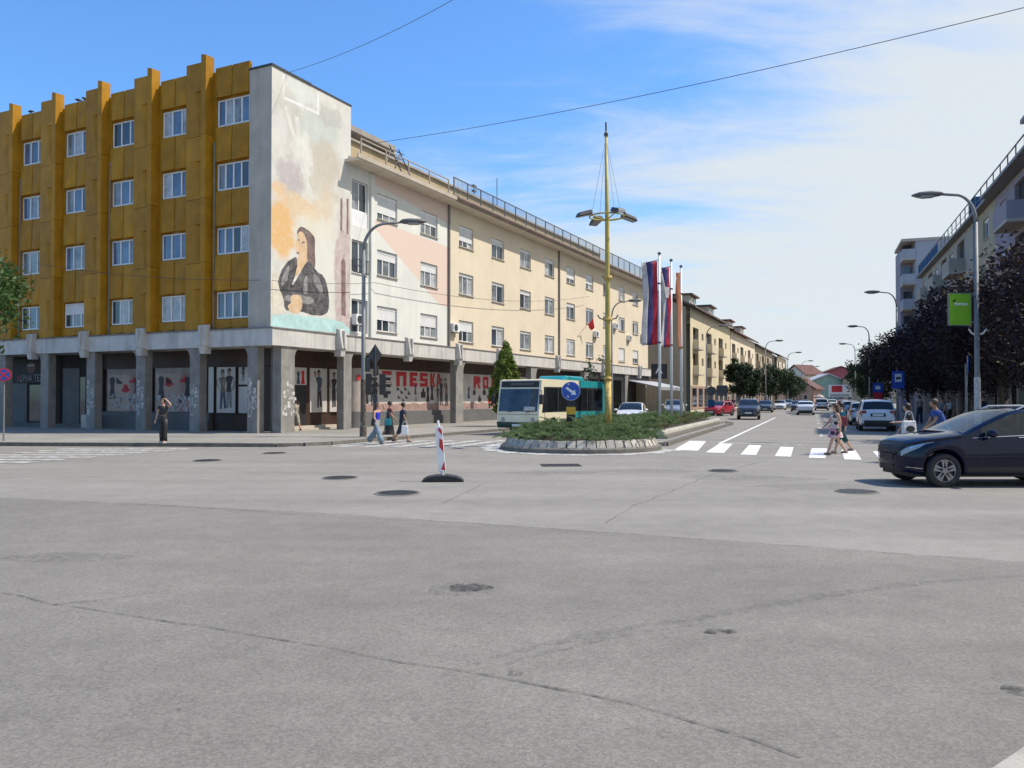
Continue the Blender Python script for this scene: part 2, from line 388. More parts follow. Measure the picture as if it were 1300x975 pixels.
# ================================================================== GROUND
def sheet(name, pts, z, m, label=None):
    o = obj(name, MB().poly([(p[0], p[1], z) for p in pts]), m, fix=False)
    return tag(o, kind='structure')
sheet('road', [(-900, -60), (900, -60), (900, 1500), (-900, 1500)], 0.0, M['asphalt_far'])
seam = [(-26, 19.3), (-14, 15.8), (-8.9, 14.1), (-5.79, 13.29), (-2.9, 12.3), (0, 11.09), (2.8, 9.85), (5.42, 8.62), (9, 7.1), (24, 0.6)]
sheet('road_patch', seam[::-1] + [(-26, -20), (24, -20)], 0.004, M['asphalt'])
def ribbon(mb, pts, w, z, wob=0.02, step=0.25, fade=False):
    P = [Vector((p[0], p[1], 0)) for p in pts]; out = []
    for a, b in zip(P, P[1:]):
        k = max(1, int((b - a).length / step))
        for i in range(k): out.append(a.lerp(b, i / k))
    out.append(P[-1]); L = []; Rr = []
    for i, p in enumerate(out):
        d = (out[min(i + 1, len(out) - 1)] - out[max(i - 1, 0)]).normalized(); nrm = Vector((-d.y, d.x, 0))
        o = mnoise.noise(p * 1.7) * wob * 2 + mnoise.noise(p * 6) * wob
        ww = w * (0.6 + 0.8 * abs(mnoise.noise(p * 3.1 + Vector((9, 2, 0)))) * 1.3)
        if fade: ww *= math.sin(PI * (i + 0.5) / len(out)) ** 0.5
        L.append((p.x + nrm.x * (o + ww / 2), p.y + nrm.y * (o + ww / 2), z)); Rr.append((p.x + nrm.x * (o - ww / 2), p.y + nrm.y * (o - ww / 2), z))
    return mb.grid([L, Rr])
def gpts(*px): return [gp(x, y)[:2] for x, y in px]
tag(obj('road_seam', ribbon(MB(), seam, 0.03, 0.0085, 0.03), M['crack'], fix=False), kind='structure')
cracks = [gpts((0, 754), (70, 768), (180, 785), (300, 803), (420, 826), (510, 842), (600, 855), (700, 872), (800, 896), (900, 925), (1020, 962)),
          gpts((70, 768), (140, 762), (215, 750)),
          gpts((150, 640), (180, 641), (300, 648), (420, 657), (520, 662)),
          gpts((770, 665), (800, 645), (850, 625), (905, 602), (962, 588), (975, 586)),
          gpts((870, 588), (905, 588.5), (940, 592), (975, 586)),
          gpts((560, 640), (585, 628), (620, 612))]
for c in cracks: tag(obj('road_crack', ribbon(MB(), c, 0.021, 0.012, 0.03), M['crack'], fix=False), kind='structure')
tag(obj('road_scuff', ribbon(MB(), gpts((560, 858), (640, 832), (700, 818), (780, 802), (860, 790), (960, 772), (1080, 752), (1180, 740), (1300, 732)), 0.16, 0.0125, 0.02, fade=True), M['scuff'], fix=False), kind='structure')
tag(obj('road_scuff', ribbon(MB(), gpts((640, 845), (720, 822), (800, 806), (900, 792)), 0.1, 0.013, 0.05, fade=True), M['scuff'], fix=False), kind='structure')
def blob(name, c, rx, ry, z, m, n=28, jit=0.25):
    pts = []
    for i in range(n):
        a = 2 * PI * i / n; q = 1 + jit * mnoise.noise(Vector((math.cos(a) * 1.5 + c[0], math.sin(a) * 1.5 + c[1], 0)))
        pts.append((c[0] + rx * q * math.cos(a), c[1] + ry * q * math.sin(a), z))
    return tag(obj(name, MB().poly(pts), m, fix=False), kind='structure')
blob('road_stain', gp(597, 747), 0.2, 0.16, 0.0135, M['stainp'])
blob('road_stain', gp(588, 749), 0.34, 0.24, 0.0125, M['scuff'])
blob('road_stain', gp(1290, 878), 0.07, 0.09, 0.0135, M['stainp'])
blob('road_stain', gp(85, 709), 0.7, 0.3, 0.0125, M['scuff'])
blob('road_stain', gp(655, 856), 0.05, 0.05, 0.0135, M['stainp'])
blob('road_stain', gp(225, 903), 0.025, 0.02, 0.0135, M['stainp'])
blob('road_stain', gp(528, 914), 0.025, 0.02, 0.0135, M['stainp'])
blob('road_stain', gp(915, 803), 0.12, 0.06, 0.0135, M['stainp'])
for x, y in [(980, 608), (930, 606), (1040, 618), (700, 600), (820, 598)]:
    blob('road_stain', gp(x, y), 1.2, 0.5, 0.0065, M['scuff'])
M['patchdark'] = asphalt('asphalt_repair', (0.17, 0.168, 0.165), 0.2, 0.12)
# manholes: cast-iron frame, cover and its ribs
def manhole(px, py, r, label, z=0.012):
    c = gp(px, py)
    t = thing('manhole_cover', label, 'manhole cover', (c[0], c[1], z), random.random())
    obj('collar', MB().lathe([(r * 1.2, -0.008), (r * 1.18, 0.0015), (r * 1.05, 0.002), (r * 1.05, -0.008)], 28), M['asphalt'], t)
    obj('rim', MB().lathe([(r * 1.06, -0.008), (r * 1.06, 0.008), (r * 0.95, 0.008), (r * 0.95, -0.008)], 32), M['darkmetal'], t)
    obj('cover', MB().lathe([(r * 0.94, -0.008), (r * 0.94, 0.004), (0.01, 0.004)], 32), M['rustm'], t)
    for k in range(5):
        y = (k - 2) * r * 0.32; h = math.sqrt(max(0.01, (r * 0.88) ** 2 - y * y))
        obj('rib', MB().box(-h, h, y - 0.02, y + 0.02, 0.003, 0.011), M['darkmetal'], t)
M['rustm'] = mat('cast_iron', (0.075, 0.066, 0.058), 0.7, 0.3, 12, metal=0.3)
manhole(432, 607, 0.34, 'round iron manhole cover left of the striped post')
manhole(505, 626.5, 0.36, 'round iron manhole cover in front of the striped post')
manhole(1088, 624.5, 0.33, 'round iron manhole cover in front of the dark blue car')
manhole(264, 585, 0.34, 'round iron manhole cover near the kerb where the woman in black stands')
manhole(918, 598, 0.3, 'round iron manhole cover beside the zebra crossing and asphalt repair')
manhole(349, 575.5, 0.32, 'round iron manhole cover near the pavement corner below the mural')
c = gp(712, 591)
t = thing('drain_grate', 'rectangular iron drain grate in front of the shrub island', 'drain grate', (c[0], c[1], 0.01), R(3))
obj('grate_frame', MB().box(-.5, .5, -.32, -.27, -.01, .01).box(-.5, .5, .27, .32, -.01, .01).box(-.5, -.45, -.27, .27, -.01, .01).box(.45, .5, -.27, .27, -.01, .01), M['rustm'], t)
obj('grate_bed', MB().box(-.45, .45, -.27, .27, -.01, -.004), M['black'], t)
gm = MB().box(-.02, .02, -.27, .27, -.005, .008).mesh('grate_bar')
for k in range(9): obj('grate_bar', gm, M['rustm'], t, loc=(-.4 + k * .1, 0, 0))

# ---- pavements
def pave(name, pts, h=0.12, m='pavement'):
    return tag(obj(name, MB().prism(pts, 'z', -0.3, h), M[m]), kind='structure')
kerbA = [(-70, 30.6), (-18.65, 29.6), (-8.4, 28.95), (-7.5, 29.2), (-6.75, 30.0), (-6.2, 31.2), (-5.6, 32.6), (-0.74, 42.45), (10.2, 64.6), (20.6, 86), (40, 131), (75, 225), (120, 345)]
padL = pave('sidewalk_corner', kerbA + [(60, 345), (-40, 160), (-70, 60)])
def kerbrun(pts, parent, m, w=0.16, h=0.135, stone=1.0, z0=-0.05, maxn=70, side=1):
    me = MB().box(0, stone - 0.012, 0, w, z0, h).mesh('kerb_stone'); fixn(me); me.materials.append(m); n = 0
    for a, b in zip(pts, pts[1:]):
        a, b = Vector(a), Vector(b); L = (b - a).length; ang = math.atan2((b - a).y, (b - a).x); k = max(1, round(L / stone))
        for i in range(k):
            if n >= maxn: return
            p = a.lerp(b, i / k); o = bpy.data.objects.new('kerb_stone', me); col.objects.link(o); o.parent = parent
            o.location = (p.x, p.y, random.uniform(-0.006, 0.004)); o.rotation_euler = (0, 0, ang + random.uniform(-.004, .004)); o.scale = (L / k / stone, side, 1); n += 1
kerbrun([(-34, 29.9), (-18.65, 29.6), (-8.4, 28.95), (-7.5, 29.2), (-6.75, 30.0), (-6.2, 31.2), (-5.6, 32.6), (-0.74, 42.45), (6, 56)], padL, M['kerb'], maxn=90, side=-1)
rk = [S(9.6, -1), S(9.6, 300)]
padR = pave('sidewalk_right', [S(12, -4.5), S(45, -6), S(70, 300), S(9.6, 300), S(9.6, 20), S(9.6, -2.5), S(10.3, -3.9)])
kerbrun([S(12, -4.5), S(10.3, -3.9), S(9.6, -2.5), S(9.6, 34)], padR, M['kerb'], side=1)
padN = pave('sidewalk_near', [(1.0, 2.8), (2.2, 3.74), (2.48, 3.96), (9, 9.0), (16, 10), (16, -4), (0.9, -4)], 0.06, 'kerb_light')

# ---- markings
def mark(pts, m='zebra', z=0.008, name='road_marking'):
    return tag(obj(name, MB().poly([(p[0], p[1], z) for p in pts]), M[m], fix=False), kind='structure')
def bar(p0, p1, w, m='zebra', z=0.008):
    a, b = Vector(p0), Vector(p1); d = (b - a).normalized(); q = Vector((-d.y, d.x)) * w / 2
    return mark([a + q, a - q, b - q, b + q], m, z)
zx = [((855.5, 571.2), (886, 572.5), (897, 560), (876, 559.5)), ((896, 574.5), (919, 575.3), (930, 563.6), (914, 563)), ((940, 577.3), (960, 577.8), (966.5, 565.7), (951, 565.2)),
      ((983.5, 579.5), (1004, 580), (1007.5, 568), (991, 567.5)), ((1026.5, 581.3), (1048, 582), (1050, 569.5), (1030.5, 569.3)), ((1072, 583.5), (1094, 584), (1086, 572), (1068, 571.5)),
      ((1118, 585), (1136, 585.5), (1126, 573.5), (1108, 573.2)), ((1160, 586), (1182, 586.5), (1166, 574.5), (1148, 574.3))]
for q in zx: mark([gp(*p)[:2] for p in q])
for k in range(9): bar((-15.5 - .12 * k, 27.65 - .95 * k), (-10.9 - .33 * k, 27.65 - .95 * k), 0.46, 'oldpaint')
for k in range(6):
    x = -6.2 + 1.02 * k; bar((x, 28.75), (x + 1.75, 33.3), 0.45, 'oldpaint')
bar((-8.0, 28.7), (-6.7, 29.5), 0.14); bar((-6.6, 29.6), (-5.4, 32.2), 0.14)
bar(S(1.62, 1.0), S(1.9, 44), 0.14)                                 # lane edge line
for k in range(9): bar(S(0.3, 2.4 + k * 2.3), S(1.5, 2.4 + k * 2.3), 0.22, 'oldpaint')
for k in range(12): bar(S(5.3, 8 + k * 9), S(5.35, 11.5 + k * 9), 0.12, 'oldpaint')
bar(S(2.0, 1.2), S(4.8, 1.2), 0.3, 'oldpaint')

# ================================================================== WINDOWS AND WALLS
WM = {}
def window(parent, x0, z0, w, h, n=3, y=0.14, shut=0.0, glass=('glass', 'curtain', 'glass', 'curtainw'), box=True, frame='white', sill=True, fw=0.06):
    """white frame bars with a pane (own object) in each light; optional roller shutter and sill"""
    key = ('f', round(w, 2), round(h, 2), n, frame)
    zt = h - (0.16 if box else 0)
    if key not in WM:
        m = MB().box(0, w, 0, .06, 0, fw).box(0, w, 0, .06, zt - fw, zt).box(0, fw, 0, .06, fw, zt - fw).box(w - fw, w, 0, .06, fw, zt - fw)
        for i in range(1, n):
            xx = w * i / n; m.box(xx - fw * .6, xx + fw * .6, -.004, .06, fw, zt - fw)
        if box: m.box(-.02, w + .02, -.04, .06, zt, h)
        WM[key] = fixn(m.mesh('window')); WM[key].materials.append(M[frame])
    f = obj('window', WM[key], None, parent, loc=(x0, y, z0))
    pw = w / n - fw * 1.2
    pk = ('p', round(pw, 2), round(zt, 2))
    for i in range(n):
        g = random.choice(glass)
        if (pk, g) not in WM:
            WM[(pk, g)] = fixn(MB().box(0, pw, 0, .015, 0, zt - 2 * fw).mesh('pane')); WM[(pk, g)].materials.append(M[g])
        p = obj('pane', WM[(pk, g)], None, f, loc=(w * i / n + fw * .6, .03, fw))
        p.rotation_euler = (random.uniform(-.02, .02), 0, random.uniform(-.03, .03))
    if shut:
        sh = MB(); hh = (zt - fw) * shut; k = max(2, int(hh / .07))
        for i in range(k): sh.box(fw * .5, w - fw * .5, -.025, -.012 + .006 * (i % 2), zt - hh * (i + 1) / k, zt - hh * i / k - .004)
        obj('shutter', sh, M['shutter'], f)
    if sill: obj('sill', MB().box(-.05, w + .05, -.2, .02, -.05, 0.0), M['concrete'], f)
    return f
def wall(parent, x0, x1, z0, z1, holes, m, depth=0.2, y=0.0, name='wall'):
    xs = sorted({x0, x1, *[h[0] for h in holes], *[h[1] for h in holes]}); zs = sorted({z0, z1, *[h[2] for h in holes], *[h[3] for h in holes]})
    xs = [v for v in xs if x0 <= v <= x1]; zs = [v for v in zs if z0 <= v <= z1]
    mb = MB(); vid = {}
    def V(x, z, d=0.0):
        k = (round(x, 4), round(z, 4), d)
        if k not in vid: vid[k] = len(mb.v); mb.v.append((x, y + d, z))
        return vid[k]
    for a, b in zip(xs, xs[1:]):
        for c, d in zip(zs, zs[1:]):
            mx, mz = (a + b) / 2, (c + d) / 2
            if any(h[0] < mx < h[1] and h[2] < mz < h[3] for h in holes): continue
            mb.f.append((V(a, c), V(b, c), V(b, d), V(a, d)))
    for h in holes:
        q = [(h[0], h[2]), (h[1], h[2]), (h[1], h[3]), (h[0], h[3])]
        for i in range(4):
            p, r = q[i], q[(i + 1) % 4]
            mb.f.append((V(*p), V(*p, depth), V(*r, depth), V(*r)))
        mb.f.append((V(*q[0], depth), V(*q[1], depth), V(*q[2], depth), V(*q[3], depth)))
    me = mb.mesh(name); me.materials.append(m)
    o = bpy.data.objects.new(name, me); col.objects.link(o); o.parent = parent; return o

# ================================================================== OCHRE CORNER BLOCK
blk = thing('apartment_block', 'ochre metal-clad corner block with faceted panels and a painted mural end wall', 'building', (CX, CY, 0), -CA)
NB = 7
bays = [(-3.5, -1.4)] + [(-3.53 - 3.69 * i, -1.52 - 3.69 * i) for i in range(1, NB)]
rowz = [5.5 + 3.08 * k for k in range(4)]
holes = [(a, b, z, z + 1.32) for a, b in bays for z in rowz]
XL = -3.6 - 3.69 * NB
wall(blk, XL, -1.35, 5.0, 17.45, holes, M['ochre3'], 0.22)
obj('end_wall', MB().box(-1.35, 0, -.1, 5.8, 5.0, 17.1), M['concrete'], blk)
obj('end_coping', MB().box(-1.38, .06, -.14, 2.6, 17.1, 17.2).box(-.3, .05, 2.6, 5.84, 17.1, 17.17), M['darkmetal'], blk)
obj('roof', MB().box(XL, -1.35, 0.3, 12, 16.6, 16.9), M['roofgrey'], blk)
obj('rear_wall', MB().box(XL, -1.36, 11.8, 12, 5.0, 16.6).box(XL, XL + .2, .3, 11.8, 5, 16.6), M['concrete'], blk)
for i, (a, b) in enumerate(bays):
    for k, z in enumerate(rowz):
        window(blk, a + .03, z + .02, b - a - .06, 1.28, 4 if i == 0 else 3, 0.03, random.choice([0, 0, 0, 0, 0.5]) if k == 0 else 0, ('glassb', 'glassb', 'curtain', 'glass', 'curtainw'), False, sill=False, fw=.07)
oc = [M['ochre'], M['ochre2'], M['ochre3']]
PC = {}
def spandrel(x, z, w, h, deep):
    for mi in range(2):
        pass
    key = (round(w, 3), round(h, 3), deep)
    if key not in PC:
        b0, b1 = -.02 - .04 * deep, -.03 - .2 * deep
        v = [(0, -.06, h), (w, -.06, h), (0, b0 - .05, .07), (w, b0 - .05, .07), (0, .1, h), (w, .1, h), (0, .1, .12), (w, .1, .12), (w * .4, b1 - .05, .0)]
        PC[key] = [fixn(MB().add(v, [(0, 2, 8), (0, 8, 1), (1, 8, 3), (2, 6, 7, 3, 8), (0, 4, 6, 2), (1, 3, 7, 5), (0, 1, 5, 4)]).mesh('cladding_panel')) for _ in oc]
        for me, mm in zip(PC[key], oc): me.materials.append(mm)
    return random.choice(PC[key])
for i, (a, b) in enumerate(bays):
    w = (b - a) / 2 + .05
    for k in range(5):
        z0 = 5.02 if k == 0 else rowz[k - 1] + 1.33
        z1 = rowz[k] - .02 if k < 4 else 17.6
        for j in range(2):
            obj('cladding_panel', spandrel(0, 0, w - .04, z1 - z0, 0.25 if k == 0 else 1.0), None, blk, loc=(a - .05 + j * w, 0, z0))
for i in range(NB):
    x1 = -3.6 - 3.69 * i; x0 = x1 - 1.7
    zs = [5.02, 8.25, 11.35, 14.4, 18.0]
    for k in range(4):
        h = zs[k + 1] - zs[k] - .02; w = 1.16
        hm = h * .62
        v = [(0, -.24, 0), (w, -.24, 0), (0, -.24, h), (w, -.24 if k < 3 else -.23, h), (w, -.24, hm), (w * .42, -.24, hm), (w * .75, -.24, 0.12), (w, -.04, hm - .04), (w * .45, -.24, hm - .04),
             (0, .1, 0), (w, .1, 0), (0, .1, h), (w, .1, h)]
        me = fixn(MB().add(v, [(0, 6, 8, 5, 2), (2, 5, 4, 3), (5, 8, 7, 4), (8, 6, 7), (6, 1, 7), (0, 1, 6), (0, 2, 11, 9), (1, 10, 12, 3, 4, 7), (2, 3, 12, 11), (0, 9, 10, 1)]).mesh('pier_panel'))
        me.materials.append(random.choice(oc)); obj('pier_panel', me, None, blk, loc=(x0, 0, zs[k]))
        hr = h + (.22 if k == 3 else 0)
        r = MB().hexa([(0, -.42, 0), (.3, -.41, 0), (.36, .05, 0), (0, .05, 0), (0, -.42, hr + .08), (.3, -.41, hr), (.36, .05, hr), (0, .05, hr + .08)])
        obj('pier_rib', r, random.choice(oc), blk, loc=(x1 - .53, 0, zs[k]))
    if i % 2 == 0: obj('drain_pipe', MB().tube([(x1 + .06, -.12, 5.05), (x1 + .06, -.12, 14.0)], .035, 6), M['galv'], blk)

# canopy slab, brackets, columns
def canopy(parent, x0, x1, dz0=4.15, dz1=5.0, depth=5.0):
    o = obj('canopy_slab', MB().box(x0, x1, -.3, depth, dz0, dz1 - .06), M['fascia'], parent, bevel=.015)
    obj('canopy_flashing', MB().box(x0, x1, -.34, .1, dz1 - .06, dz1), M['pipe'], parent)
    return o
canopy(blk, XL, 0.0)
def bracket_mesh():
    b = MB()
    b.hexa([(-.2, -.62, 4.25), (.2, -.62, 4.25), (.26, -.3, 4.2), (-.26, -.3, 4.2), (-.27, -.5, 5.2), (.27, -.5, 5.2), (.3, -.3, 5.25), (-.3, -.3, 5.25)])
    b.hexa([(-.15, -.5, 3.85), (.15, -.5, 3.85), (.15, -.1, 3.85), (-.15, -.1, 3.85), (-.2, -.56, 4.25), (.2, -.56, 4.25), (.2, -.1, 4.25), (-.2, -.1, 4.25)])
    b.box(-.04, .04, -.66, -.5, 4.3, 5.15)
    me = fixn(b.mesh('canopy_bracket')); me.materials.append(M['fascia']); return me
BR = bracket_mesh()
for x in [-3.86 - 4.3 * k for k in range(6)]: obj('canopy_bracket', BR, None, blk, loc=(x, 0, 0))
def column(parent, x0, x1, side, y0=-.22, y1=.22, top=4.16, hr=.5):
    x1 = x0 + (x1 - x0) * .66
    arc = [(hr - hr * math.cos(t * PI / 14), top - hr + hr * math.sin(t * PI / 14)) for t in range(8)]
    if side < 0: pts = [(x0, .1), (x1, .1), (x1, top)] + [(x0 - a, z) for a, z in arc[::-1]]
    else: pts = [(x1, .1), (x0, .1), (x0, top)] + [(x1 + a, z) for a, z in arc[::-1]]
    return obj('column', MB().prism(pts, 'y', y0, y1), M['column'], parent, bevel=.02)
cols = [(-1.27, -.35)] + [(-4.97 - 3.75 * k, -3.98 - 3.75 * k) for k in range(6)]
def scraps(parent, x0, x1, z0, z1, y, n, axis='y', m='paper'):
    mb = MB()
    for _ in range(n):
        w, h = random.uniform(.08, .2), random.uniform(.08, .24); x, z = random.uniform(x0, x1 - w), random.uniform(z0, z1 - h); t = random.uniform(-.1, .1)
        mb.add([(x, y, z), (x + w, y, z + t * w), (x + w - t * h, y, z + h), (x - t * h, y, z + h)], [(0, 1, 2, 3)])
    return tag(obj('paper_scraps', mb, M[m], parent, fix=False), kind='stuff')
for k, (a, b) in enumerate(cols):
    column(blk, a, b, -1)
    if k < 4: scraps(blk, a + .04, a + .3, .8, 2.7, -.226, 30); scraps(blk, a + .3, a + .6, 1.2, 2.3, -.2265, 14)
obj('inner_column', MB().box(-.75, -.35, .75, 1.15, .1, 4.15), M['column'], blk)
# shop fronts under the front arcade
SHY = 1.3
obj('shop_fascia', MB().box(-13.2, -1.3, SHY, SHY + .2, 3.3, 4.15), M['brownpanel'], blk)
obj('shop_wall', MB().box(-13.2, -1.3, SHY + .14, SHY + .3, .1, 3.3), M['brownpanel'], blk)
obj('plinth', MB().box(-13.1, -5.2, SHY - .1, SHY + .14, .62, 1.0), M['greyshop'], blk)
obj('plinth_step', MB().box(-13.1, -5.2, SHY - .18, SHY + .14, .1, .62), M['greyshop'], blk)
M['posterw'] = mat('white_poster', (0.55, 0.51, 0.47), 0.22, 0.08, 1.2)
M['poster'] = mat('faded_poster', (0.33, 0.28, 0.25), 0.5, 0.15, 1.5)
M['posterp'] = mat('pink_poster', (0.36, 0.24, 0.21), 0.22, 0.15, 1.5)
M['pbrown'] = mat('poster_brown', (0.16, 0.09, 0.06), 0.35, 0.2, 5)
M['pgreyp'] = mat('poster_grey', (0.2, 0.2, 0.21), 0.35, 0.2, 5)
M['red'] = mat('poster_red', (0.46, 0.018, 0.025), 0.5, 0.12, 4)
M['ink'] = mat('poster_ink', (0.035, 0.032, 0.035), 0.5, 0.3, 6)
M['inkb'] = mat('poster_ink_blue', (0.06, 0.08, 0.13), 0.5, 0.3, 6)
FIG = [(-.1, 0), (-.02, 0), (.02, .55), (.06, .0), (.15, .02), (.12, .55), (.13, .95), (.2, .8), (.26, 1.05), (.16, 1.3), (.05, 1.36), (.07, 1.5), (.03, 1.6), (-.04, 1.6), (-.07, 1.5), (-.04, 1.36), (-.17, 1.28), (-.22, .85), (-.14, .82), (-.12, 1.0), (-.13, .6)]
DRS = [(-.2, 0), (.2, 0), (.1, .5), (.17, .8), (.08, .9), (-.08, .9), (-.17, .8), (-.1, .5)]
BAG = [(-.16, 0), (.16, 0), (.18, .22), (.08, .25), (.05, .38), (-.05, .38), (-.08, .25), (-.18, .22)]
HAT = [(-.22, .05), (0, -.02), (.24, .06), (.12, .12), (.08, .24), (-.08, .25), (-.12, .12)]
SHOE = [(-.15, 0), (.16, 0), (.14, .07), (0, .12), (-.08, .22), (-.16, .2)]
def stamp(parent, shape, x, z, s, y, m, name='printed_figure', flip=1):
    # flat print on a board, laid 3 mm proud of it
    return obj(name, MB().prism([(x + flip * p[0] * s, z + p[1] * s) for p in shape], 'y', y - .003, y - .0005), M[m] if isinstance(m, str) else m, parent)
fr_ = random.Random(11)
M['pskin'] = mat('poster_skin', (0.3, 0.19, 0.14), 0.35, 0.15, 6)
def fashion(parent, cx, z, s, put):
    # a printed model: hair, face, arms, garment and legs as separate flat prints; put(shape, colour) lays one shape down
    j = lambda a: fr_.uniform(-a, a); P = lambda pts: [(cx + x * s, z + y * s) for x, y in pts]
    hip, sh = j(.05), j(.04); st = fr_.uniform(.05, .2); top = fr_.choice(['ink', 'ink', 'inkb', 'red', 'pbrown']); leg = fr_.choice(['ink', 'inkb', 'ink', 'pgreyp'])
    put(P([(hip - .13, .78), (hip - st - .05, .04), (hip - st + .06, .03), (hip, .6), (hip + st * .6, .05), (hip + st * .6 + .12, .06), (hip + .13, .78)]), leg)
    put(P([(hip - .15, .7), (hip + .15, .7), (hip + .11, .98), (sh + .2, 1.3), (sh + .06, 1.38), (sh - .06, 1.38), (sh - .2, 1.3), (hip - .11, .98)]), top)
    a = j(.15); put(P([(sh + .19, 1.3), (sh + .3 + a, 1.02), (sh + .2 + a, .78), (sh + .26 + a, .77), (sh + .37 + a, 1.03), (sh + .23, 1.31)]), 'pskin')
    a = fr_.choice([j(.15), .6]); put(P([(sh - .19, 1.3), (sh - .3, 1.02 + a), (sh - .18, .78 + a * 1.3), (sh - .24, .77 + a * 1.3), (sh - .37, 1.02 + a), (sh - .23, 1.31)]), 'pskin')
    put(P([(sh - .07, 1.4), (sh + .07, 1.4), (sh + .085, 1.55), (sh + .04, 1.63), (sh - .05, 1.63), (sh - .085, 1.54)]), 'pskin')
    put(P([(sh - .1, 1.42), (sh - .06, 1.56), (sh + .05, 1.58), (sh + .1, 1.48), (sh + .1, 1.62), (sh, 1.69), (sh - .1, 1.62)]), 'ink')
def yput(parent, y):
    lv = [0]
    def put(pts, m):
        lv[0] += 1; stamp(parent, pts, 0, 0, 1, y - .0006 * lv[0], m)
    return put
def board(parent, x0, x1, z0, z1, y, m='poster', frame=True):
    b = obj('display_panel', MB().box(x0, x1, y, y + .03, z0, z1), M[m], parent)
    if frame: obj('panel_frame', MB().box(x0 - .05, x0, y - .02, y + .05, z0 - .05, z1 + .05).box(x1, x1 + .05, y - .02, y + .05, z0 - .05, z1 + .05).box(x0, x1, y - .02, y + .05, z1, z1 + .05).box(x0, x1, y - .02, y + .05, z0 - .05, z0), M['dark'], b)
    return b
for bi_, (x0, x1) in enumerate([(-12.95, -9.5), (-9.2, -5.7)]):
    b = board(blk, x0, x1, 1.02, 3.3, SHY + .05, 'posterp')
    yy = SHY + .05
    hem = [(x0 + .02, 3.29), (x1 - .02, 3.29)] + [(x1 - .02 - (x1 - x0 - .04) * i / 16, 3.0 + .05 * math.sin(i * 2.1 + bi_)) for i in range(17)]
    obj('printed_hem', MB().prism(hem, 'y', yy - .0025, yy - .0004), M['poster'], b)
    stamp(b, DRS, x0 + .45, 1.7, 1.3, yy, 'ink'); stamp(b, HAT, x0 + 1.5 - .5 * bi_, 2.05 + .3 * bi_, 1.7, yy, 'red'); stamp(b, DRS, x0 + 2.35, 1.75, 1.2, yy, 'ink')
    stamp(b, SHOE, x0 + 1.0, 2.5, 1.5, yy, 'ink'); stamp(b, SHOE, x0 + 2.0, 2.55, 1.4, yy, 'red', flip=-1); stamp(b, BAG, x0 + 1.9, 1.5, 1.0, yy, 'inkb'); fashion(b, x1 - .5, 1.5, .95, yput(b, yy))
    scraps(b, x0 + .1, x1 - .1, 1.05, 2.0, yy - .006, 75)
for (x0, x1, z0, z1, sc) in [(-5.4, -5.02, 1.0, 3.3, 0), (-4.84, -3.56, 1.0, 3.28, 1.05), (-3.37, -2.3, 2.4, 3.26, .45), (-3.37, -2.3, 1.0, 2.3, 0)]:
    b = board(blk, x0, x1, z0, z1, SHY + .05, 'posterw')
    if sc: fashion(b, (x0 + x1) / 2 - .22, z0 + .15, sc * 1.15, yput(b, SHY + .05))
    if sc > .5: fashion(b, (x0 + x1) / 2 + .25, z0 + .2, sc * 1.15, yput(b, SHY + .045))
# shop at the far left of the arcade
obj('shop_wall', MB().box(XL, -13.2, SHY + .1, SHY + .3, .1, 4.15), M['dark'], blk)
obj('shop_pilaster', MB().box(-17.6, -16.9, SHY - .25, SHY + .1, .1, 4.1), M['greyshop'], blk)
obj('shop_pilaster', MB().box(-14.1, -13.3, SHY - .3, SHY + .1, .1, 4.1), M['greyshop'], blk)
obj('shop_panel', MB().box(-16.6, -15.2, SHY + .04, SHY + .1, .3, 3.4), M['greyshop'], blk)
obj('shop_panel', MB().box(-21.2, -19.8, SHY + .04, SHY + .1, .3, 2.6), M['greyshop'], blk)
obj('shop_plinth', MB().box(-21.5, -14.1, SHY - .3, SHY + .1, .1, .3), M['greyshop'], blk)
obj('shop_door', MB().box(-19.5, -18.2, SHY + .02, SHY + .1, .3, 2.5), M['glass'], blk)
obj('shop_window', MB().box(-15.1, -14.2, SHY + .04, SHY + .1, .3, 2.9), M['glass'], blk)
obj('sign_board', MB().box(-20.9, -17.9, SHY - .02, SHY + .1, 2.6, 4.0), M['black'], blk)
TXT = {}
def text(s, size, m, parent=None, name='lettering', loc=(0, 0, 0), rot=(PI / 2, 0, 0), ext=.006, sx=1.0, spacing=1.0, bold=0.0, align='LEFT', fit=None, fith=None):
    cu = bpy.data.curves.new('t', 'FONT'); cu.body = s; cu.size = size; cu.extrude = ext; cu.space_character = spacing; cu.offset = bold; cu.align_x = align; cu.resolution_u = 3
    to = bpy.data.objects.new('t', cu); col.objects.link(to)
    me = bpy.data.meshes.new_from_object(to.evaluated_get(bpy.context.evaluated_depsgraph_get()))
    bpy.data.objects.remove(to); me.materials.clear(); me.materials.append(m)
    o = bpy.data.objects.new(name, me); col.objects.link(o); o.parent = parent; o.location = loc; o.rotation_euler = rot; o.scale = (sx, 1, 1)
    if fit:
        xs_ = [v.co.x for v in me.vertices]; ys_ = [v.co.y for v in me.vertices]; o.scale = (fit / (max(xs_) - min(xs_)), (fith / (max(ys_) - min(ys_))) if fith else 1, 1); o.location = (loc[0] - min(xs_) * o.scale[0], loc[1], loc[2] - min(ys_) * o.scale[1])
    return o
M['redwalld'] = mat('emblem_red', (0.12, 0.05, 0.045), 0.5, 0.1, 4)
M['signgrey'] = mat('sign_letters', (0.3, 0.3, 0.3), 0.5, 0.1, 4)
text('A', .6, M['signred'], blk, 'sign_letter', (-20.6, SHY - .03, 2.7), fit=.24, fith=.4)
text('LPHA TEX', .6, M['signgrey'], blk, 'sign_letters', (-20.3, SHY - .03, 2.7), spacing=1.1, fit=2.1, fith=.4)
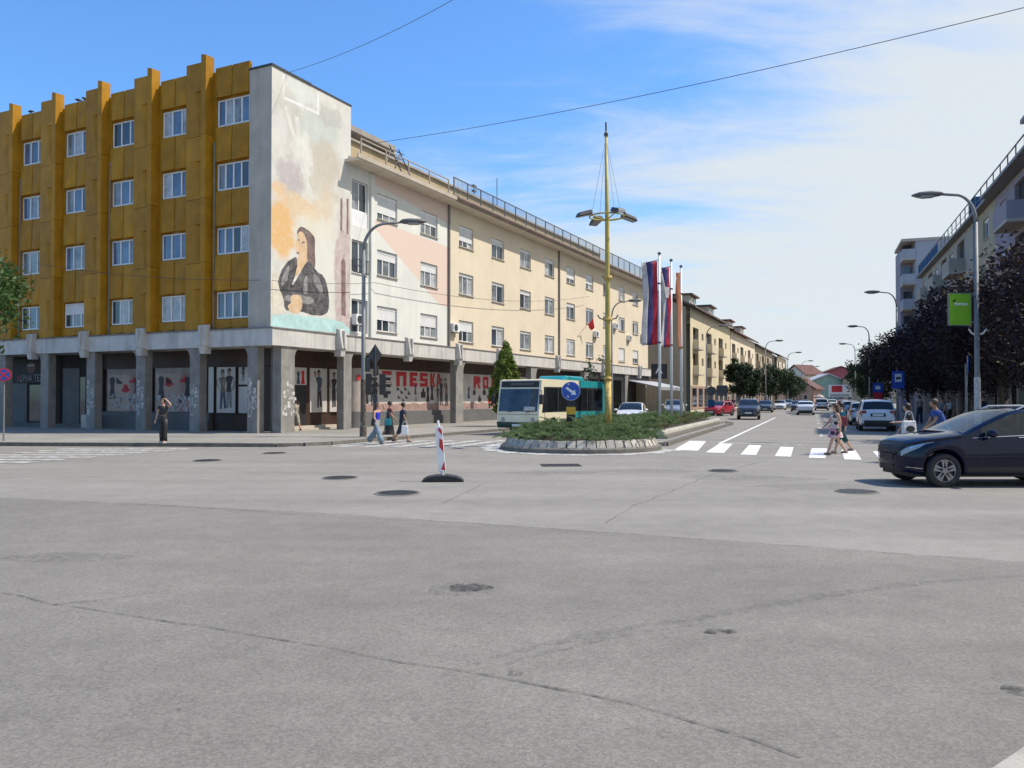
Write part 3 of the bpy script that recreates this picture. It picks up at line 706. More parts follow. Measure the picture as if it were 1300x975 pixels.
obj('sign_emblem', MB().lathe([(.4, SHY - .035), (.4, SHY - .02)], 20, (-19.3, 0, 3.5), 'y', 1, .85), M['redwalld'], blk)
obj('sign_emblem_band', MB().box(-19.62, -19.0, SHY - .042, SHY - .036, 3.55, 3.7), M['signgrey'], blk)
obj('litter_bin', MB().box(-13.6, -13.05, .3, .8, .12, .85), M['concrete'], blk, bevel=.04)

# street side of the block (plane x = 0, looking along +y): columns, door, boards
side = bpy.data.objects.new('street_front', None)
def sbox(name, y0, y1, x0, x1, z0, z1, m): return obj(name, MB().box(x0, x1, y0, y1, z0, z1), M[m] if isinstance(m, str) else m, blk)
obj('canopy_slab', MB().box(0.0, .3, -.3, 5.85, 4.15, 4.94), M['fascia'], blk, bevel=.012)
obj('canopy_flashing', MB().box(0.0, .34, -.34, 5.85, 4.94, 5.0), M['pipe'], blk)
def scol(parent, y0, y1, side_, hr=.5, top=4.16):
    arc = [(hr - hr * math.cos(t * PI / 14), top - hr + hr * math.sin(t * PI / 14)) for t in range(8)]
    if side_ < 0: pts = [(y0, .1), (y1, .1), (y1, top)] + [(y0 - a, z) for a, z in arc[::-1]]
    else: pts = [(y1, .1), (y0, .1), (y0, top)] + [(y1 + a, z) for a, z in arc[::-1]]
    return obj('column', MB().prism(pts, 'x', -.3, .22), M['column'], parent, bevel=.02)
scol(blk, .38, 1.3, 1)
BRS = bracket_mesh()
o = obj('canopy_bracket', BRS, None, blk, loc=(0, 4.55, 0), rotz=PI / 2)
scb = MB()
for _ in range(22):
    y, z = random.uniform(.45, 1.3), random.uniform(.9, 2.4); w, h = random.uniform(.08, .22), random.uniform(.08, .22)
    scb.add([(.226, y, z), (.226, y + w, z), (.226, y + w, z + h), (.226, y, z + h)], [(0, 1, 2, 3)])
tag(obj('paper_scraps', scb, M['paper'], blk, fix=False), kind='stuff')
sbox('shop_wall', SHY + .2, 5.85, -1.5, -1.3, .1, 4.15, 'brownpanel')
sbox('door_leaf', 2.98, 3.88, -1.3, -1.26, .35, 2.34, 'black')
sbox('door_step', 2.6, 6.4, -1.3, -.9, .1, .22, 'concrete'); sbox('door_step', 2.7, 6.3, -1.3, -1.1, .22, .34, 'concrete')
def sboard(y0, y1, z0, z1, m='posterw'): return sbox('display_panel', y0, y1, -1.3, -1.25, z0, z1, m)
def sstamp(parent, shape, y, z, s, m, x=-1.25):
    return obj('printed_figure', MB().prism([(y + p[0] * s, z + p[1] * s) for p in shape], 'x', x + .0005, x + .003), M[m], parent)
b = sboard(2.95, 3.88, 2.4, 3.28); sstamp(b, DRS, 3.25, 2.45, .7, 'inkb'); sstamp(b, DRS, 3.6, 2.45, .75, 'red')
def xput(parent, x):
    lv = [0]
    def put(pts, m):
        lv[0] += 1; sstamp(parent, pts, 0, 0, 1, m, x + .0006 * lv[0])
    return put
b = sboard(4.16, 5.49, 1.0, 3.28); fashion(b, 4.85, 1.2, 1.2, xput(b, -1.25))
b = sboard(5.73, 6.47, 1.0, 3.28); fashion(b, 6.1, 1.2, 1.15, xput(b, -1.25))

# ---------------- mural on the end wall
WASH = (0.6, 0.585, 0.53)
def muralpaint(name, c, wear=0.3, amt=0.55, scale=1.6):
    m = mat(name, c, 0.92, 0.14, 2.2)
    n, l = m.node_tree.nodes, m.node_tree.links; b = n['Principled BSDF']; src = b.inputs['Base Color'].links[0].from_socket
    g = n.new('ShaderNodeNewGeometry'); t = n.new('ShaderNodeTexNoise'); t.inputs['Scale'].default_value = scale * 1.8; t.inputs['Detail'].default_value = 9; t.inputs['Roughness'].default_value = 0.8
    t.inputs['Distortion'].default_value = 0.6; l.new(g.outputs['Position'], t.inputs['Vector'])
    r = n.new('ShaderNodeMapRange'); r.inputs['From Min'].default_value = 0.42; r.inputs['From Max'].default_value = 0.68; r.inputs['To Min'].default_value = wear; r.inputs['To Max'].default_value = wear + amt; l.new(t.outputs[0], r.inputs[0])
    mx = n.new('ShaderNodeMix'); mx.data_type = 'RGBA'; l.new(r.outputs[0], mx.inputs[0]); l.new(src, mx.inputs[6]); mx.inputs[7].default_value = (*WASH, 1)
    l.new(mx.outputs[2], b.inputs['Base Color']); return m
def mural_wall():
    m = mat('mural_wash', (0.6, 0.58, 0.52), 0.92, 0.1, 1.3, 0.2, 20)
    n, l = m.node_tree.nodes, m.node_tree.links; b = n['Principled BSDF']; cur = b.inputs['Base Color'].links[0].from_socket
    tcn = n.new('ShaderNodeTexCoord'); nv = n.new('ShaderNodeTexNoise'); nv.inputs['Scale'].default_value = 1.3; nv.inputs['Detail'].default_value = 8; nv.inputs['Roughness'].default_value = 0.68; l.new(tcn.outputs['Object'], nv.inputs['Vector'])
    vs = n.new('ShaderNodeVectorMath'); vs.operation = 'SUBTRACT'; l.new(nv.outputs['Color'], vs.inputs[0]); vs.inputs[1].default_value = (.5, .5, .5)
    vm = n.new('ShaderNodeVectorMath'); vm.operation = 'SCALE'; l.new(vs.outputs[0], vm.inputs[0]); vm.inputs['Scale'].default_value = 1.5
    va = n.new('ShaderNodeVectorMath'); va.operation = 'ADD'; l.new(tcn.outputs['Object'], va.inputs[0]); l.new(vm.outputs[0], va.inputs[1])
    for (px, py, rx, ry, c, k, soft) in [(365, 150, 20, 40, (.42, .4, .36), .5, .5), (405, 165, 26, 30, (.42, .48, .45), .6, .4), (414, 205, 20, 30, (.46, .4, .31), .7, .35), (356, 165, 9, 30, (.62, .6, .56), .6, .5), (370, 225, 20, 26, (.36, .3, .32), .65, .4),
            (420, 150, 18, 14, (.4, .39, .36), .6, .3), (352, 240, 11, 10, (.66, .42, .2), .7, .4), (405, 235, 22, 18, (.5, .44, .34), .6, .5), (380, 262, 34, 16, (.64, .42, .19), .6, .5), (356, 290, 20, 36, (.66, .38, .12), .85, .35), (415, 262, 12, 26, (.62, .46, .26), .45, .6), (400, 290, 26, 22, (.66, .58, .42), .5, .6), (410, 330, 20, 50, (.66, .64, .56), .7, .6), (350, 370, 10, 28, (.62, .46, .28), .6, .4), (436, 330, 9, 80, (.48, .36, .34), .5, .4),
            (385, 118, 18, 12, (.6, .64, .6), .5, .3), (440, 180, 8, 40, (.58, .57, .54), .6, .4), (390, 195, 6, 40, (.68, .66, .6), .55, .4)]:
        cy_, cz_ = mural_yz(px, py); ey, ez = abs(mural_yz(px + rx, py)[0] - cy_), abs(mural_yz(px, py - ry)[1] - cz_)
        mp = n.new('ShaderNodeMapping'); mp.vector_type = 'TEXTURE'; mp.inputs['Location'].default_value = (0, cy_, cz_); mp.inputs['Scale'].default_value = (50, ey, ez); l.new(va.outputs[0], mp.inputs[0])
        ln = n.new('ShaderNodeVectorMath'); ln.operation = 'LENGTH'; l.new(mp.outputs[0], ln.inputs[0])
        r = n.new('ShaderNodeMapRange'); r.interpolation_type = 'SMOOTHSTEP'; r.inputs['From Min'].default_value = 1.0 + soft * .4; r.inputs['From Max'].default_value = 1.0 - soft; r.inputs['To Max'].default_value = k; l.new(ln.outputs['Value'], r.inputs[0])
        mx = n.new('ShaderNodeMix'); mx.data_type = 'RGBA'; l.new(r.outputs[0], mx.inputs[0]); l.new(cur, mx.inputs[6]); mx.inputs[7].default_value = (*c, 1); cur = mx.outputs[2]
    # flaking: plaster showing through
    nf = n.new('ShaderNodeTexNoise'); nf.inputs['Scale'].default_value = 4.5; nf.inputs['Detail'].default_value = 9; nf.inputs['Roughness'].default_value = 0.75; l.new(tcn.outputs['Object'], nf.inputs['Vector'])
    r = n.new('ShaderNodeMapRange'); r.inputs['From Min'].default_value = .52; r.inputs['From Max'].default_value = .7; r.inputs['To Max'].default_value = .6; l.new(nf.outputs[0], r.inputs[0])
    mx = n.new('ShaderNodeMix'); mx.data_type = 'RGBA'; l.new(r.outputs[0], mx.inputs[0]); l.new(cur, mx.inputs[6]); mx.inputs[7].default_value = (.62, .61, .57, 1)
    l.new(mx.outputs[2], b.inputs['Base Color']); return m
mu = obj('mural', MB().box(0.0, .012, -.1, 5.8, 5.0, 17.1), mural_wall(), blk)
def smoothpts(P, k=3):
    P = [Vector(p) for p in P]
    for _ in range(k - 1):
        Q = []
        for i in range(len(P)):
            a, b = P[i], P[(i + 1) % len(P)]; Q += [a.lerp(b, .25), a.lerp(b, .75)]
        P = Q
    return [(p.x, p.y) for p in P]
mlev = [0]
def mshape(name, pix, m, sm=2, rag=None):
    if rag is None: rag = .16 if 'wash' in name else (.06 if 'fold' in name or 'tower' in name else (.04 if 'figure' in name and 'face' not in name else .015))
    P = [mural_yz(x, y) for x, y in pix]
    P = [(min(5.79, max(-.09, a)), min(17.05, b)) for a, b in P]
    if sm > 1: P = smoothpts(P, sm)
    if rag:
        Q = []
        for i in range(len(P)):
            a_, b_ = Vector(P[i]), Vector(P[(i + 1) % len(P)]); k_ = max(1, int((b_ - a_).length / .12))
            for j in range(k_):
                q_ = a_.lerp(b_, j / k_); n_ = mnoise.noise_vector(Vector((q_.x * 2.2, q_.y * 2.2, mlev[0]))) * rag + mnoise.noise_vector(Vector((q_.x * 7, q_.y * 7, mlev[0]))) * rag * .5
                Q.append((min(5.79, max(-.09, q_.x + n_.x)), min(17.05, q_.y + n_.y)))
        P = Q
    mlev[0] += 1; x = .012 + .0003 * mlev[0]
    mb = MB(); n = len(P)
    from mathutils.geometry import tessellate_polygon
    tri = tessellate_polygon([[Vector((0, a, b)) for a, b in P]])
    mb.add([(x, a, b) for a, b in P], [tuple(t) for t in tri])
    o = obj(name, mb, m, mu, fix=False)
    for p in o.data.polygons:
        if p.normal.x < 0: p.flip()
    return o
mp_ = {k: muralpaint('mural_' + k, c, w, a) for k, c, w, a in [
    ('grey', (0.4, 0.385, 0.35), .3, .6), ('mint', (0.46, 0.5, 0.46), .45, .5), ('lilac', (0.42, 0.36, 0.37), .3, .65), ('sand', (0.5, 0.45, 0.36), .3, .6),
    ('orange', (0.62, 0.36, 0.11), .0, .4), ('peach', (0.66, 0.46, 0.23), .05, .5), ('jacket', (0.04, 0.037, 0.042), .0, .26), ('jacket_light', (0.13, 0.125, 0.13), .05, .5), ('skin', (0.62, 0.42, 0.24), .0, .3),
    ('hair', (0.13, 0.075, 0.07), .0, .3), ('tower', (0.44, 0.32, 0.31), .15, .6), ('slot', (0.17, 0.09, 0.09), .0, .3), ('pale', (0.62, 0.6, 0.55), .2, .7), ('aqua', (0.4, 0.6, 0.58), .0, .25), ('paper', (0.6, 0.55, 0.45), .0, .4), ('line', (0.72, 0.71, 0.68), .0, .3)]}
mshape('mural_beam', [(360, 135), (364, 134), (398, 250), (393, 254)], mp_['pale'], 1)
mshape('mural_beam', [(374, 147), (379, 149), (384, 190), (397, 216), (394, 219), (378, 192)], mp_['pale'], 1)
mshape('mural_outline', [(358.5, 94), (361, 95), (361, 122.5), (402.3, 141.5), (402.3, 116), (405, 117), (405, 146), (358.5, 125)], mp_['line'], 1)
mshape('mural_tower', [(426, 420), (424, 318), (428, 302), (432, 292), (432, 252), (435, 250), (435, 292), (440, 296), (440, 252), (443, 252), (444.5, 300), (445, 420)], mp_['tower'], 1)
mshape('mural_slot', [(433, 400), (433, 332), (435.5, 327), (438.5, 332), (438.5, 402)], mp_['slot'], 1)
mshape('mural_slot', [(431.8, 292), (432, 252), (434, 252), (434, 293)], mp_['slot'], 1)
mshape('mural_slot', [(439.6, 297), (439.8, 252), (442, 253), (442, 298)], mp_['slot'], 1)
mshape('mural_figure_hair', [(377, 292), (382, 287.5), (390, 291), (397, 298), (400, 306), (399, 318), (401, 338), (396, 345), (389, 330), (387, 312), (380, 300), (378, 302)], mp_['hair'])
mshape('mural_figure_face', [(376.5, 302), (379, 294), (384, 294), (389, 304), (390, 318), (389, 330), (384, 334), (380, 325), (376, 320), (374.5, 312)], mp_['skin'])
mshape('mural_figure_neck', [(379, 322), (389, 318), (390, 335), (374, 352), (371, 360), (375, 340)], mp_['skin'])
mshape('mural_figure_jacket', [(377, 326), (370, 328), (359, 338), (352, 356), (355, 370), (360, 378), (361, 394), (372, 394), (384, 396), (400, 401), (414, 400), (418, 388), (416, 366), (411, 350), (401, 344), (391, 330), (385, 338), (372, 362), (370, 360), (377, 342)], mp_['jacket'])
mshape('mural_jacket_fold', [(362, 342), (368, 336), (366, 352), (358, 366), (356, 358)], mp_['jacket_light'])
mshape('mural_jacket_fold', [(396, 346), (404, 352), (410, 366), (408, 374), (400, 364)], mp_['jacket_light'])
mshape('mural_jacket_fold', [(386, 352), (391, 348), (390, 372), (384, 374)], mp_['jacket_light'])
mshape('mural_figure_sleeve', [(360, 376), (376, 373), (398, 378), (398, 386), (380, 385), (361, 382)], mp_['jacket_light'])
mshape('mural_figure_hands', [(368, 376), (376, 373), (383, 378), (384, 390), (378, 398), (368, 397), (364, 388), (370, 384)], mp_['skin'])
mshape('mural_page', [(346, 346), (351, 352), (362, 398), (346, 400)], mp_['paper'], 1)
mshape('mural_band', [(344, 400), (366, 399), (385, 401), (420, 405.5), (434, 409), (444, 418), (446, 424), (344, 415.2)], mp_['aqua'], 1)
for pts in ([(377.5, 304), (379.5, 303), (380, 305.5), (378, 305.5)], [(383, 307), (386, 306), (386.5, 308.5), (383.5, 309)], [(376, 320), (380, 321), (379, 323), (376.5, 322)]):
    mshape('mural_face_line', pts, mp_['hair'], 1)

# ================================================================== CREAM BUILDING (frame: x along the street, y into the building)
crm = thing('terrace_building', 'long cream rendered building with pink and white painted end, roof railing and arcade', 'building', (CX, CY, 0), PI / 2 - CA)
X0, X1 = 5.8, 59.8
rows3 = [5.42, 8.54, 11.66]
wc = [(8.2, 10.15), (12.62, 14.57)]
cc = [(17.25 + 4.62 * k, 19.2 + 4.62 * k) for k in range(9)]
def painted_wall(name):
    m = mat(name, (0.66, 0.655, 0.6), 0.92, 0.05, 0.6, 0.12, 30, stain=0.12)
    n, l = m.node_tree.nodes, m.node_tree.links; b = n['Principled BSDF']; src = b.inputs['Base Color'].links[0].from_socket
    t = n.new('ShaderNodeTexCoord'); sp = n.new('ShaderNodeSeparateXYZ'); l.new(t.outputs['Object'], sp.inputs[0])
    def above(p, q):          # 1 where the point lies above the painted line p-q
        k = (q[1] - p[1]) / (q[0] - p[0])
        a = n.new('ShaderNodeMath'); a.operation = 'MULTIPLY_ADD'; l.new(sp.outputs[0], a.inputs[0]); a.inputs[1].default_value = k; a.inputs[2].default_value = p[1] - k * p[0]
        g = n.new('ShaderNodeMath'); g.operation = 'GREATER_THAN'; l.new(sp.outputs[2], g.inputs[0]); l.new(a.outputs[0], g.inputs[1]); return g.outputs[0]
    def op(o, a, b_):
        x = n.new('ShaderNodeMath'); x.operation = o; l.new(a, x.inputs[0])
        if isinstance(b_, (int, float)): x.inputs[1].default_value = b_
        else: l.new(b_, x.inputs[1])
        return x.outputs[0]
    top = above((9.5, 13.35), (15.9, 12.85)); band = above((8.0, 11.55), (15.9, 11.35)); low = above((10.2, 9.9), (13.4, 8.25)); low2 = above((13.4, 7.6), (15.9, 7.5))
    pink = op('MAXIMUM', top, op('MULTIPLY', op('SUBTRACT', 1.0, band) if False else op('LESS_THAN', band, 0.5), op('MULTIPLY', low, low2)))
    mx = n.new('ShaderNodeMix'); mx.data_type = 'RGBA'; l.new(pink, mx.inputs[0]); l.new(src, mx.inputs[6]); mx.inputs[7].default_value = (0.66, 0.52, 0.435, 1)
    l.new(mx.outputs[2], b.inputs['Base Color']); return m
M['painted'] = painted_wall('pink_white_render')
rec = 0.2
wall(crm, 7.9, 15.9, 5.0, 14.05, [(a, b, z, z + 1.42) for a, b in wc for z in rows3], M['painted'], rec)
wall(crm, 15.9, X1, 5.0, 14.05, [(a, b, z, z + 1.4) for a, b in cc for z in rows3], M['cream'], rec)
for a, b in wc:
    for k, z in enumerate(rows3):
        window(crm, a + .02, z + .02, b - a - .04, 1.38, 3, .12, {2: .75 if a < 9 else .5, 1: .3, 0: .5}[k])
for i, (a, b) in enumerate(cc):
    for k, z in enumerate(rows3):
        sh = {(0, 2): .7, (0, 0): .45, (4, 2): .7, (5, 2): .6, (6, 2): 0, (7, 2): .5, (1, 2): .25, (7, 0): .95, (8, 0): .6}.get((i, k), random.choice([0, 0, 0, .12]))
        window(crm, a + .02, z + .02, b - a - .04, 1.36, 2 if i else 3, .12, sh, sill=True)
        for xs_ in (a + .02, b - .1):
            if random.random() < .65:
                ht = random.uniform(.35, 1.0); obj('rain_streak', MB().poly([(xs_, -.004, z - .05), (xs_ + .09, -.004, z - .05), (xs_ + .06, -.004, z - ht), (xs_ + .02, -.004, z - ht)]), M['streak'], crm, fix=False)
obj('rear_mass', MB().box(X0, X1, 9.8, 10, .1, 14.05).box(X1 - .2, X1, .21, 9.8, 0.1, 14.05).box(X0, X0 + .2, .7, 9.8, 5, 14.05), M['cream'], crm)
# stair strip with tall windows
wall(crm, X0 + .02, 7.55, 5.0, 14.05, [(6.0, 7.42, 5.2, 7.0), (6.0, 7.42, 8.4, 10.15), (6.0, 7.42, 10.9, 13.35)], M['pale'], .3, .06)
for z, h in ((5.2, 1.8), (8.4, 1.75), (11.72, 1.63)): window(crm, 6.02, z + .02, 1.38, h - .04, 2, .16, 0, ('curtain', 'glass'), False, sill=False)
obj('parapet_panel', MB().box(6.0, 7.42, .1, .2, 10.92, 11.72), M['white'], crm)
obj('balcony_rail', MB().box(6.0, 7.42, -.03, .0, 8.4, 8.46).box(6.0, 7.42, -.03, .0, 9.1, 9.15), M['darkmetal'], crm)
for k in range(9): obj('balcony_bar', MB().box(6.02 + k * .17, 6.05 + k * .17, -.025, -.005, 8.46, 9.1), M['darkmetal'], crm)
obj('pilaster', MB().box(7.55, 7.72, -.08, .3, 5.0, 14.0).box(7.74, 7.9, -.04, .3, 5.0, 14.0), M['pale'], crm)
for x in (15.87, 33.96): obj('drain_pipe', MB().tube([(x, -.09, 5.0), (x, -.09, 14.1)], .075, 8), M['pipe'], crm)
# eaves, gutter, terrace
obj('eaves', MB().box(X0 - .5, X1 + .2, -.85, 1.0, 14.05, 14.2), M['soffit'], crm)
obj('gutter', MB().prism([(-.98, 14.16), (-.85, 14.12), (-.85, 14.42), (-1.02, 14.42), (-1.05, 14.3)], 'x', 15.4, X1 + .3), M['fasciab'], crm)
obj('gutter', MB().prism([(-.94, 14.16), (-.85, 14.12), (-.85, 14.36), (-.98, 14.36)], 'x', X0 - .6, 15.4), M['soffit'], crm)
obj('roof', MB().box(X0, X1 + .1, -.85, 10, 14.2, 14.38), M['roofgrey'], crm)
wall(crm, X0 + .2, 47, 14.38, 15.85, [], M['terr'], .1, 1.1, 'terrace_wall')
obj('terrace_roof', MB().box(X0 + .2, 47, .95, 8, 15.85, 15.97), M['roofgrey'], crm)
obj('terrace_house', MB().box(47.4, 53, 1.6, 7, 14.38, 15.3), M['pale'], crm)
for x, w, m in ((20.6, 1.0, 'white'), (38.4, 1.0, 'white'), (44.5, .9, 'white')): obj('terrace_door', MB().box(x, x + w, 1.04, 1.1, 14.4, 15.3), M[m], crm)
def railing(parent, x0, x1, z0, h, y, step, bars, m, post=.03):
    k = round((x1 - x0) / step)
    pm = MB().box(-post, post, -post, post, 0, h).mesh('rail_post'); fixn(pm); pm.materials.append(m)
    for i in range(k + 1): obj('rail_post', pm, None, parent, loc=(x0 + (x1 - x0) * i / k, y, z0))
    obj('rail_top', MB().box(x0 - .03, x1 + .03, y - .035, y + .035, z0 + h, z0 + h + .05), m, parent)
    if bars:
        obj('rail_bottom', MB().box(x0, x1, y - .02, y + .02, z0 + .08, z0 + .11), m, parent)
        b = MB(); nb = int((x1 - x0) / bars)
        for i in range(nb):
            x = x0 + bars * (i + .5); b.box(x - .008, x + .008, y - .008, y + .008, z0 + .11, z0 + h)
        tag(obj('rail_bars', b, m, parent, fix=False), kind='stuff')
M['railgrey'] = mat('railing_grey', (0.13, 0.14, 0.15), 0.55, 0.12, 3, metal=0.2)
M['railtan'] = mat('railing_tan', (0.36, 0.31, 0.25), 0.6, 0.12, 3)
railing(crm, 15.3, X1, 14.42, 1.15, -.75, 1.78, .17, M['railgrey'])
railing(crm, X0 + .1, 14.9, 14.38, .95, -.6, 2.3, 0, M['railtan'])
obj('chimney', MB().box(8.6, 10.4, 2.2, 3.2, 15.97, 16.85), M['pale'], crm)
obj('chimney_cap', MB().box(8.45, 10.55, 2.1, 3.3, 16.85, 16.97), M['darkmetal'], crm)
lad = MB()
for s in (0, 1):
    lad.tube([(8.4 + s * .9, -.3, 14.4), (9.4 + s * .9, -.1, 15.9)], .035, 5); lad.tube([(10.4 + s * .9, -.3, 14.4), (9.2 + s * .9, -.1, 16.0)], .035, 5)
for k in range(4): lad.tube([(8.7 + k * .25, -.25, 14.7 + k * .35), (9.7 + k * .25, -.25, 14.7 + k * .35)], .025, 5)
obj('antenna_frame', lad, M['darkmetal'], crm)
obj('antenna_mast', MB().tube([(25.8, 1.6, 15.6), (25.8, 1.6, 18.4)], .03, 6), M['railgrey'], crm)
obj('antenna_mast', MB().tube([(22.2, 1.6, 15.6), (22.2, 1.6, 17.0)], .03, 6).box(22.05, 22.35, 1.5, 1.7, 16.5, 16.65).box(22.0, 22.4, 1.5, 1.7, 16.85, 17.0), M['railgrey'], crm)
# arcade of the cream building
canopy(crm, 5.87, X1 + .2)
for x in (10.8, 16.6, 22.3, 32.9, 44.0, 55.4): obj('canopy_bracket', BR, None, crm, loc=(x, 0, 0))
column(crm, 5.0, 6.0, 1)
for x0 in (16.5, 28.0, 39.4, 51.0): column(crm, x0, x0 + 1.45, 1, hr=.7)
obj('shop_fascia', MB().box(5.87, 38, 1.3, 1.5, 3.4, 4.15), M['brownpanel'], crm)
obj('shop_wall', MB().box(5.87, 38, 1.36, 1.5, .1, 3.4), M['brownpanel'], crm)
obj('plinth', MB().box(6.9, 38, 1.15, 1.36, .65, .96), M['greyshop'], crm)
obj('plinth_step', MB().box(6.9, 38, 1.05, 1.36, .1, .65), M['greyshop'], crm)
obj('display_column', MB().lathe([(.42, 1.0), (.42, 3.35)], 20, (7.25, .9, 0)), M['poster'], crm, smooth=False)
obj('display_column_base', MB().lathe([(.5, .1), (.5, 1.0)], 20, (7.25, .9, 0)), M['greyshop'], crm)
obj('printed_spot', MB().lathe([(.17, 0), (.17, .03)], 16, (7.2, .47, 2.85), 'y'), M['red'], crm)
GL = {'E': [[(0, 0), (1, 0), (1, .26), (.42, .26), (.42, .38), (.85, .38), (.85, .62), (.42, .62), (.42, .74), (1, .74), (1, 1), (0, 1)]],
      'N': [[(0, 0), (.34, 0), (.34, .7), (.66, .7), (.66, 0), (1, 0), (1, 1), (0, 1)]],
      'S': [[(0, 0), (1, 0), (1, .62), (.38, .62), (.38, .74), (1, .74), (1, 1), (0, 1), (0, .38), (.62, .38), (.62, .26), (0, .26)]],
      'K': [[(0, 0), (.4, 0), (.4, .36), (.62, 0), (1, 0), (.68, .5), (1, 1), (.62, 1), (.4, .64), (.4, 1), (0, 1)]],
      'A': [[(0, 0), (.3, 0), (.36, .22), (.64, .22), (.7, 0), (1, 0), (.72, 1), (.28, 1)]],
      'R': [[(0, 0), (.36, 0), (.36, .34), (.5, .34), (.66, 0), (1, 0), (.82, .4), (1, .52), (1, .86), (.84, 1), (0, 1)]],
      'O': [[(0, 0), (1, 0), (1, 1), (0, 1), (0, .01), (.34, .28), (.34, .72), (.66, .72), (.66, .28), (.34, .28), (0, .01)]],
      'B': [[(0, 0), (.86, 0), (1, .14), (1, .42), (.88, .5), (1, .58), (1, .86), (.86, 1), (0, 1)]]}
def block_letter(ch, x0, x1, z0, h, y, m, parent):
    from mathutils.geometry import tessellate_polygon
    P = GL[ch][0]; V_ = [(x0 + p[0] * (x1 - x0), y, z0 + p[1] * h) for p in P]
    o_ = obj('printed_letter', MB().add(V_, [tuple(t) for t in tessellate_polygon([[Vector((v[0], v[2], 0)) for v in V_]])]), m, parent, fix=False)
    for p in o_.data.polygons:
        if p.normal.y > 0: p.flip()
    return o_
for (x0, x1, word) in [(8.2, 18.6, 'ENESKA'), (20.0, 30.5, 'ROBA')]:
    b = obj('display_panel', MB().box(x0, x1, 1.3, 1.36, .96, 3.42), M['posterw'], crm)
    for e_ in (x0, x1): obj('panel_edge', MB().lathe([(.09, .96), (.09, 3.42)], 10, (e_, 1.36, 0)), M['greyshop'], b)
    # a board with wavy pink hem, red block letters and small dark garments
    hem = [(x0 + .1, .98), (x1 - .1, .98)] + [(x1 - .1 - (x1 - x0 - .2) * i / 24, 1.4 + .06 * math.sin(i * 1.9)) for i in range(25)]
    obj('printed_hem', MB().prism(hem, 'y', 1.2955, 1.299), M['posterp'], b)
    ly = 1.296
    if word == 'ENESKA':
        for ch, xa, xb in zip(word, (10.53, 11.99, 13.44, 14.6, 15.81, 16.55), (11.5, 13.09, 14.33, 15.53, 16.45, 17.2)):
            block_letter(ch, xa, xb, 2.45, .88, ly, M['red'], b)
        items = [(9.6, FIG, 1.0, 1.25, 'red'), (9.95, FIG, 1.0, 1.3, 'ink'), (10.9, BAG, 1.35, 1.75, 'ink'), (12.2, SHOE, 1, 2.2, 'ink'), (12.6, SHOE, 1, 2.0, 'ink'), (13.0, SHOE, 1, 2.2, 'ink'), (13.4, SHOE, 1, 1.95, 'ink'), (12.3, SHOE, .9, 1.7, 'ink'), (13.1, SHOE, .9, 1.7, 'ink'), (12.75, SHOE, .8, 1.55, 'ink'),
                 (14.1, DRS, .7, 1.95, 'inkb'), (14.15, BAG, 1, 1.5, 'poster'), (15.0, BAG, 1.6, 1.75, 'ink'), (15.55, DRS, 1.05, 1.5, 'ink'), (16.05, DRS, 1.05, 1.6, 'ink'), (16.75, FIG, .8, 1.3, 'posterp'), (17.2, FIG, 1.1, 1.2, 'red'), (17.8, FIG, 1.15, 1.15, 'ink'), (9.0, DRS, 1.2, 1.4, 'ink')]
    else:
        for ch, xa, xb in zip(word, (21.58, 22.99, 24.3, 25.5), (22.63, 23.85, 25.2, 26.4)): block_letter(ch, xa, xb, 2.42, .86, ly, M['red'], b)
        items = [(20.9, DRS, .9, 1.7, 'inkb'), (21.7, BAG, 1.2, 1.95, 'ink'), (22.5, BAG, 1.3, 1.45, 'ink'), (23.2, BAG, 1.4, 1.95, 'ink'), (24.0, BAG, 1.5, 1.4, 'red'), (25.0, DRS, 1.3, 1.5, 'ink'), (26.2, FIG, 1, 1.4, 'ink'), (28, FIG, 1.1, 1.3, 'inkb')]
    for xx, sh, sc, z, m in items:
        if sh is FIG: fashion(b, xx, z, sc, yput(b, ly + .003))
        else: stamp(b, sh, xx, z, sc, ly + .002, m)
# dark bar front at the far end of the arcade
obj('shop_wall', MB().box(38, X1, 1.3, 1.5, .1, 4.15), M['black'], crm)
obj('shop_fascia', MB().box(40.8, X1, -.1, .1, 3.5, 4.14), M['black'], crm)
for x in (42, 45.6, 54): obj('shop_window', MB().box(x, x + 2.6, 1.23, 1.3, .4, 3.0), M['glass'], crm)

# small things fixed to the facade
def ac_unit(parent_frame, x, z, label, y=-.02, fan=True):
    p = cwf(parent_frame, x, y)
    t = thing('air_conditioner', label, 'air conditioner', (p[0], p[1], z), parent_frame, 'air conditioners on the facade')
    obj('casing', MB().box(-.4, .4, -.32, 0, 0, .55), M['white'], t, bevel=.02)
    obj('fan_grille', MB().lathe([(.22, -.335), (.22, -.32)], 20, (-.1, 0, .28), 'y'), M['darkmetal'], t)
    for s in (-.3, .3): obj('bracket', MB().box(s - .02, s + .02, -.32, .0, -.05, 0).box(s - .02, s + .02, -.03, 0, -.3, -.05), M['galv'], t)
def cwf(rot, x, y): return (CX + x * math.cos(rot) - y * math.sin(rot), CY + x * math.sin(rot) + y * math.cos(rot))
RC = PI / 2 - CA
ac_unit(RC, 6.3, 5.6, 'white air conditioner at the foot of the mural tower above the canopy', -.02)
ac_unit(RC, 16.4, 5.95, 'white air conditioner beside the drain pipe between white and cream walls')
ac_unit(RC, 42.6, 7.4, 'white air conditioner under a middle window right of the small red flag')
ac_unit(RC, 48.2, 8.6, 'white air conditioner just right of the yellow mast, upper of the pair')
ac_unit(RC, 52.6, 7.7, 'white air conditioner between the last two cream bays')
ac_unit(RC, 57.4, 8.2, 'white air conditioner near the far end of the cream wall')
p = cwf(RC, 38.2, -.05)
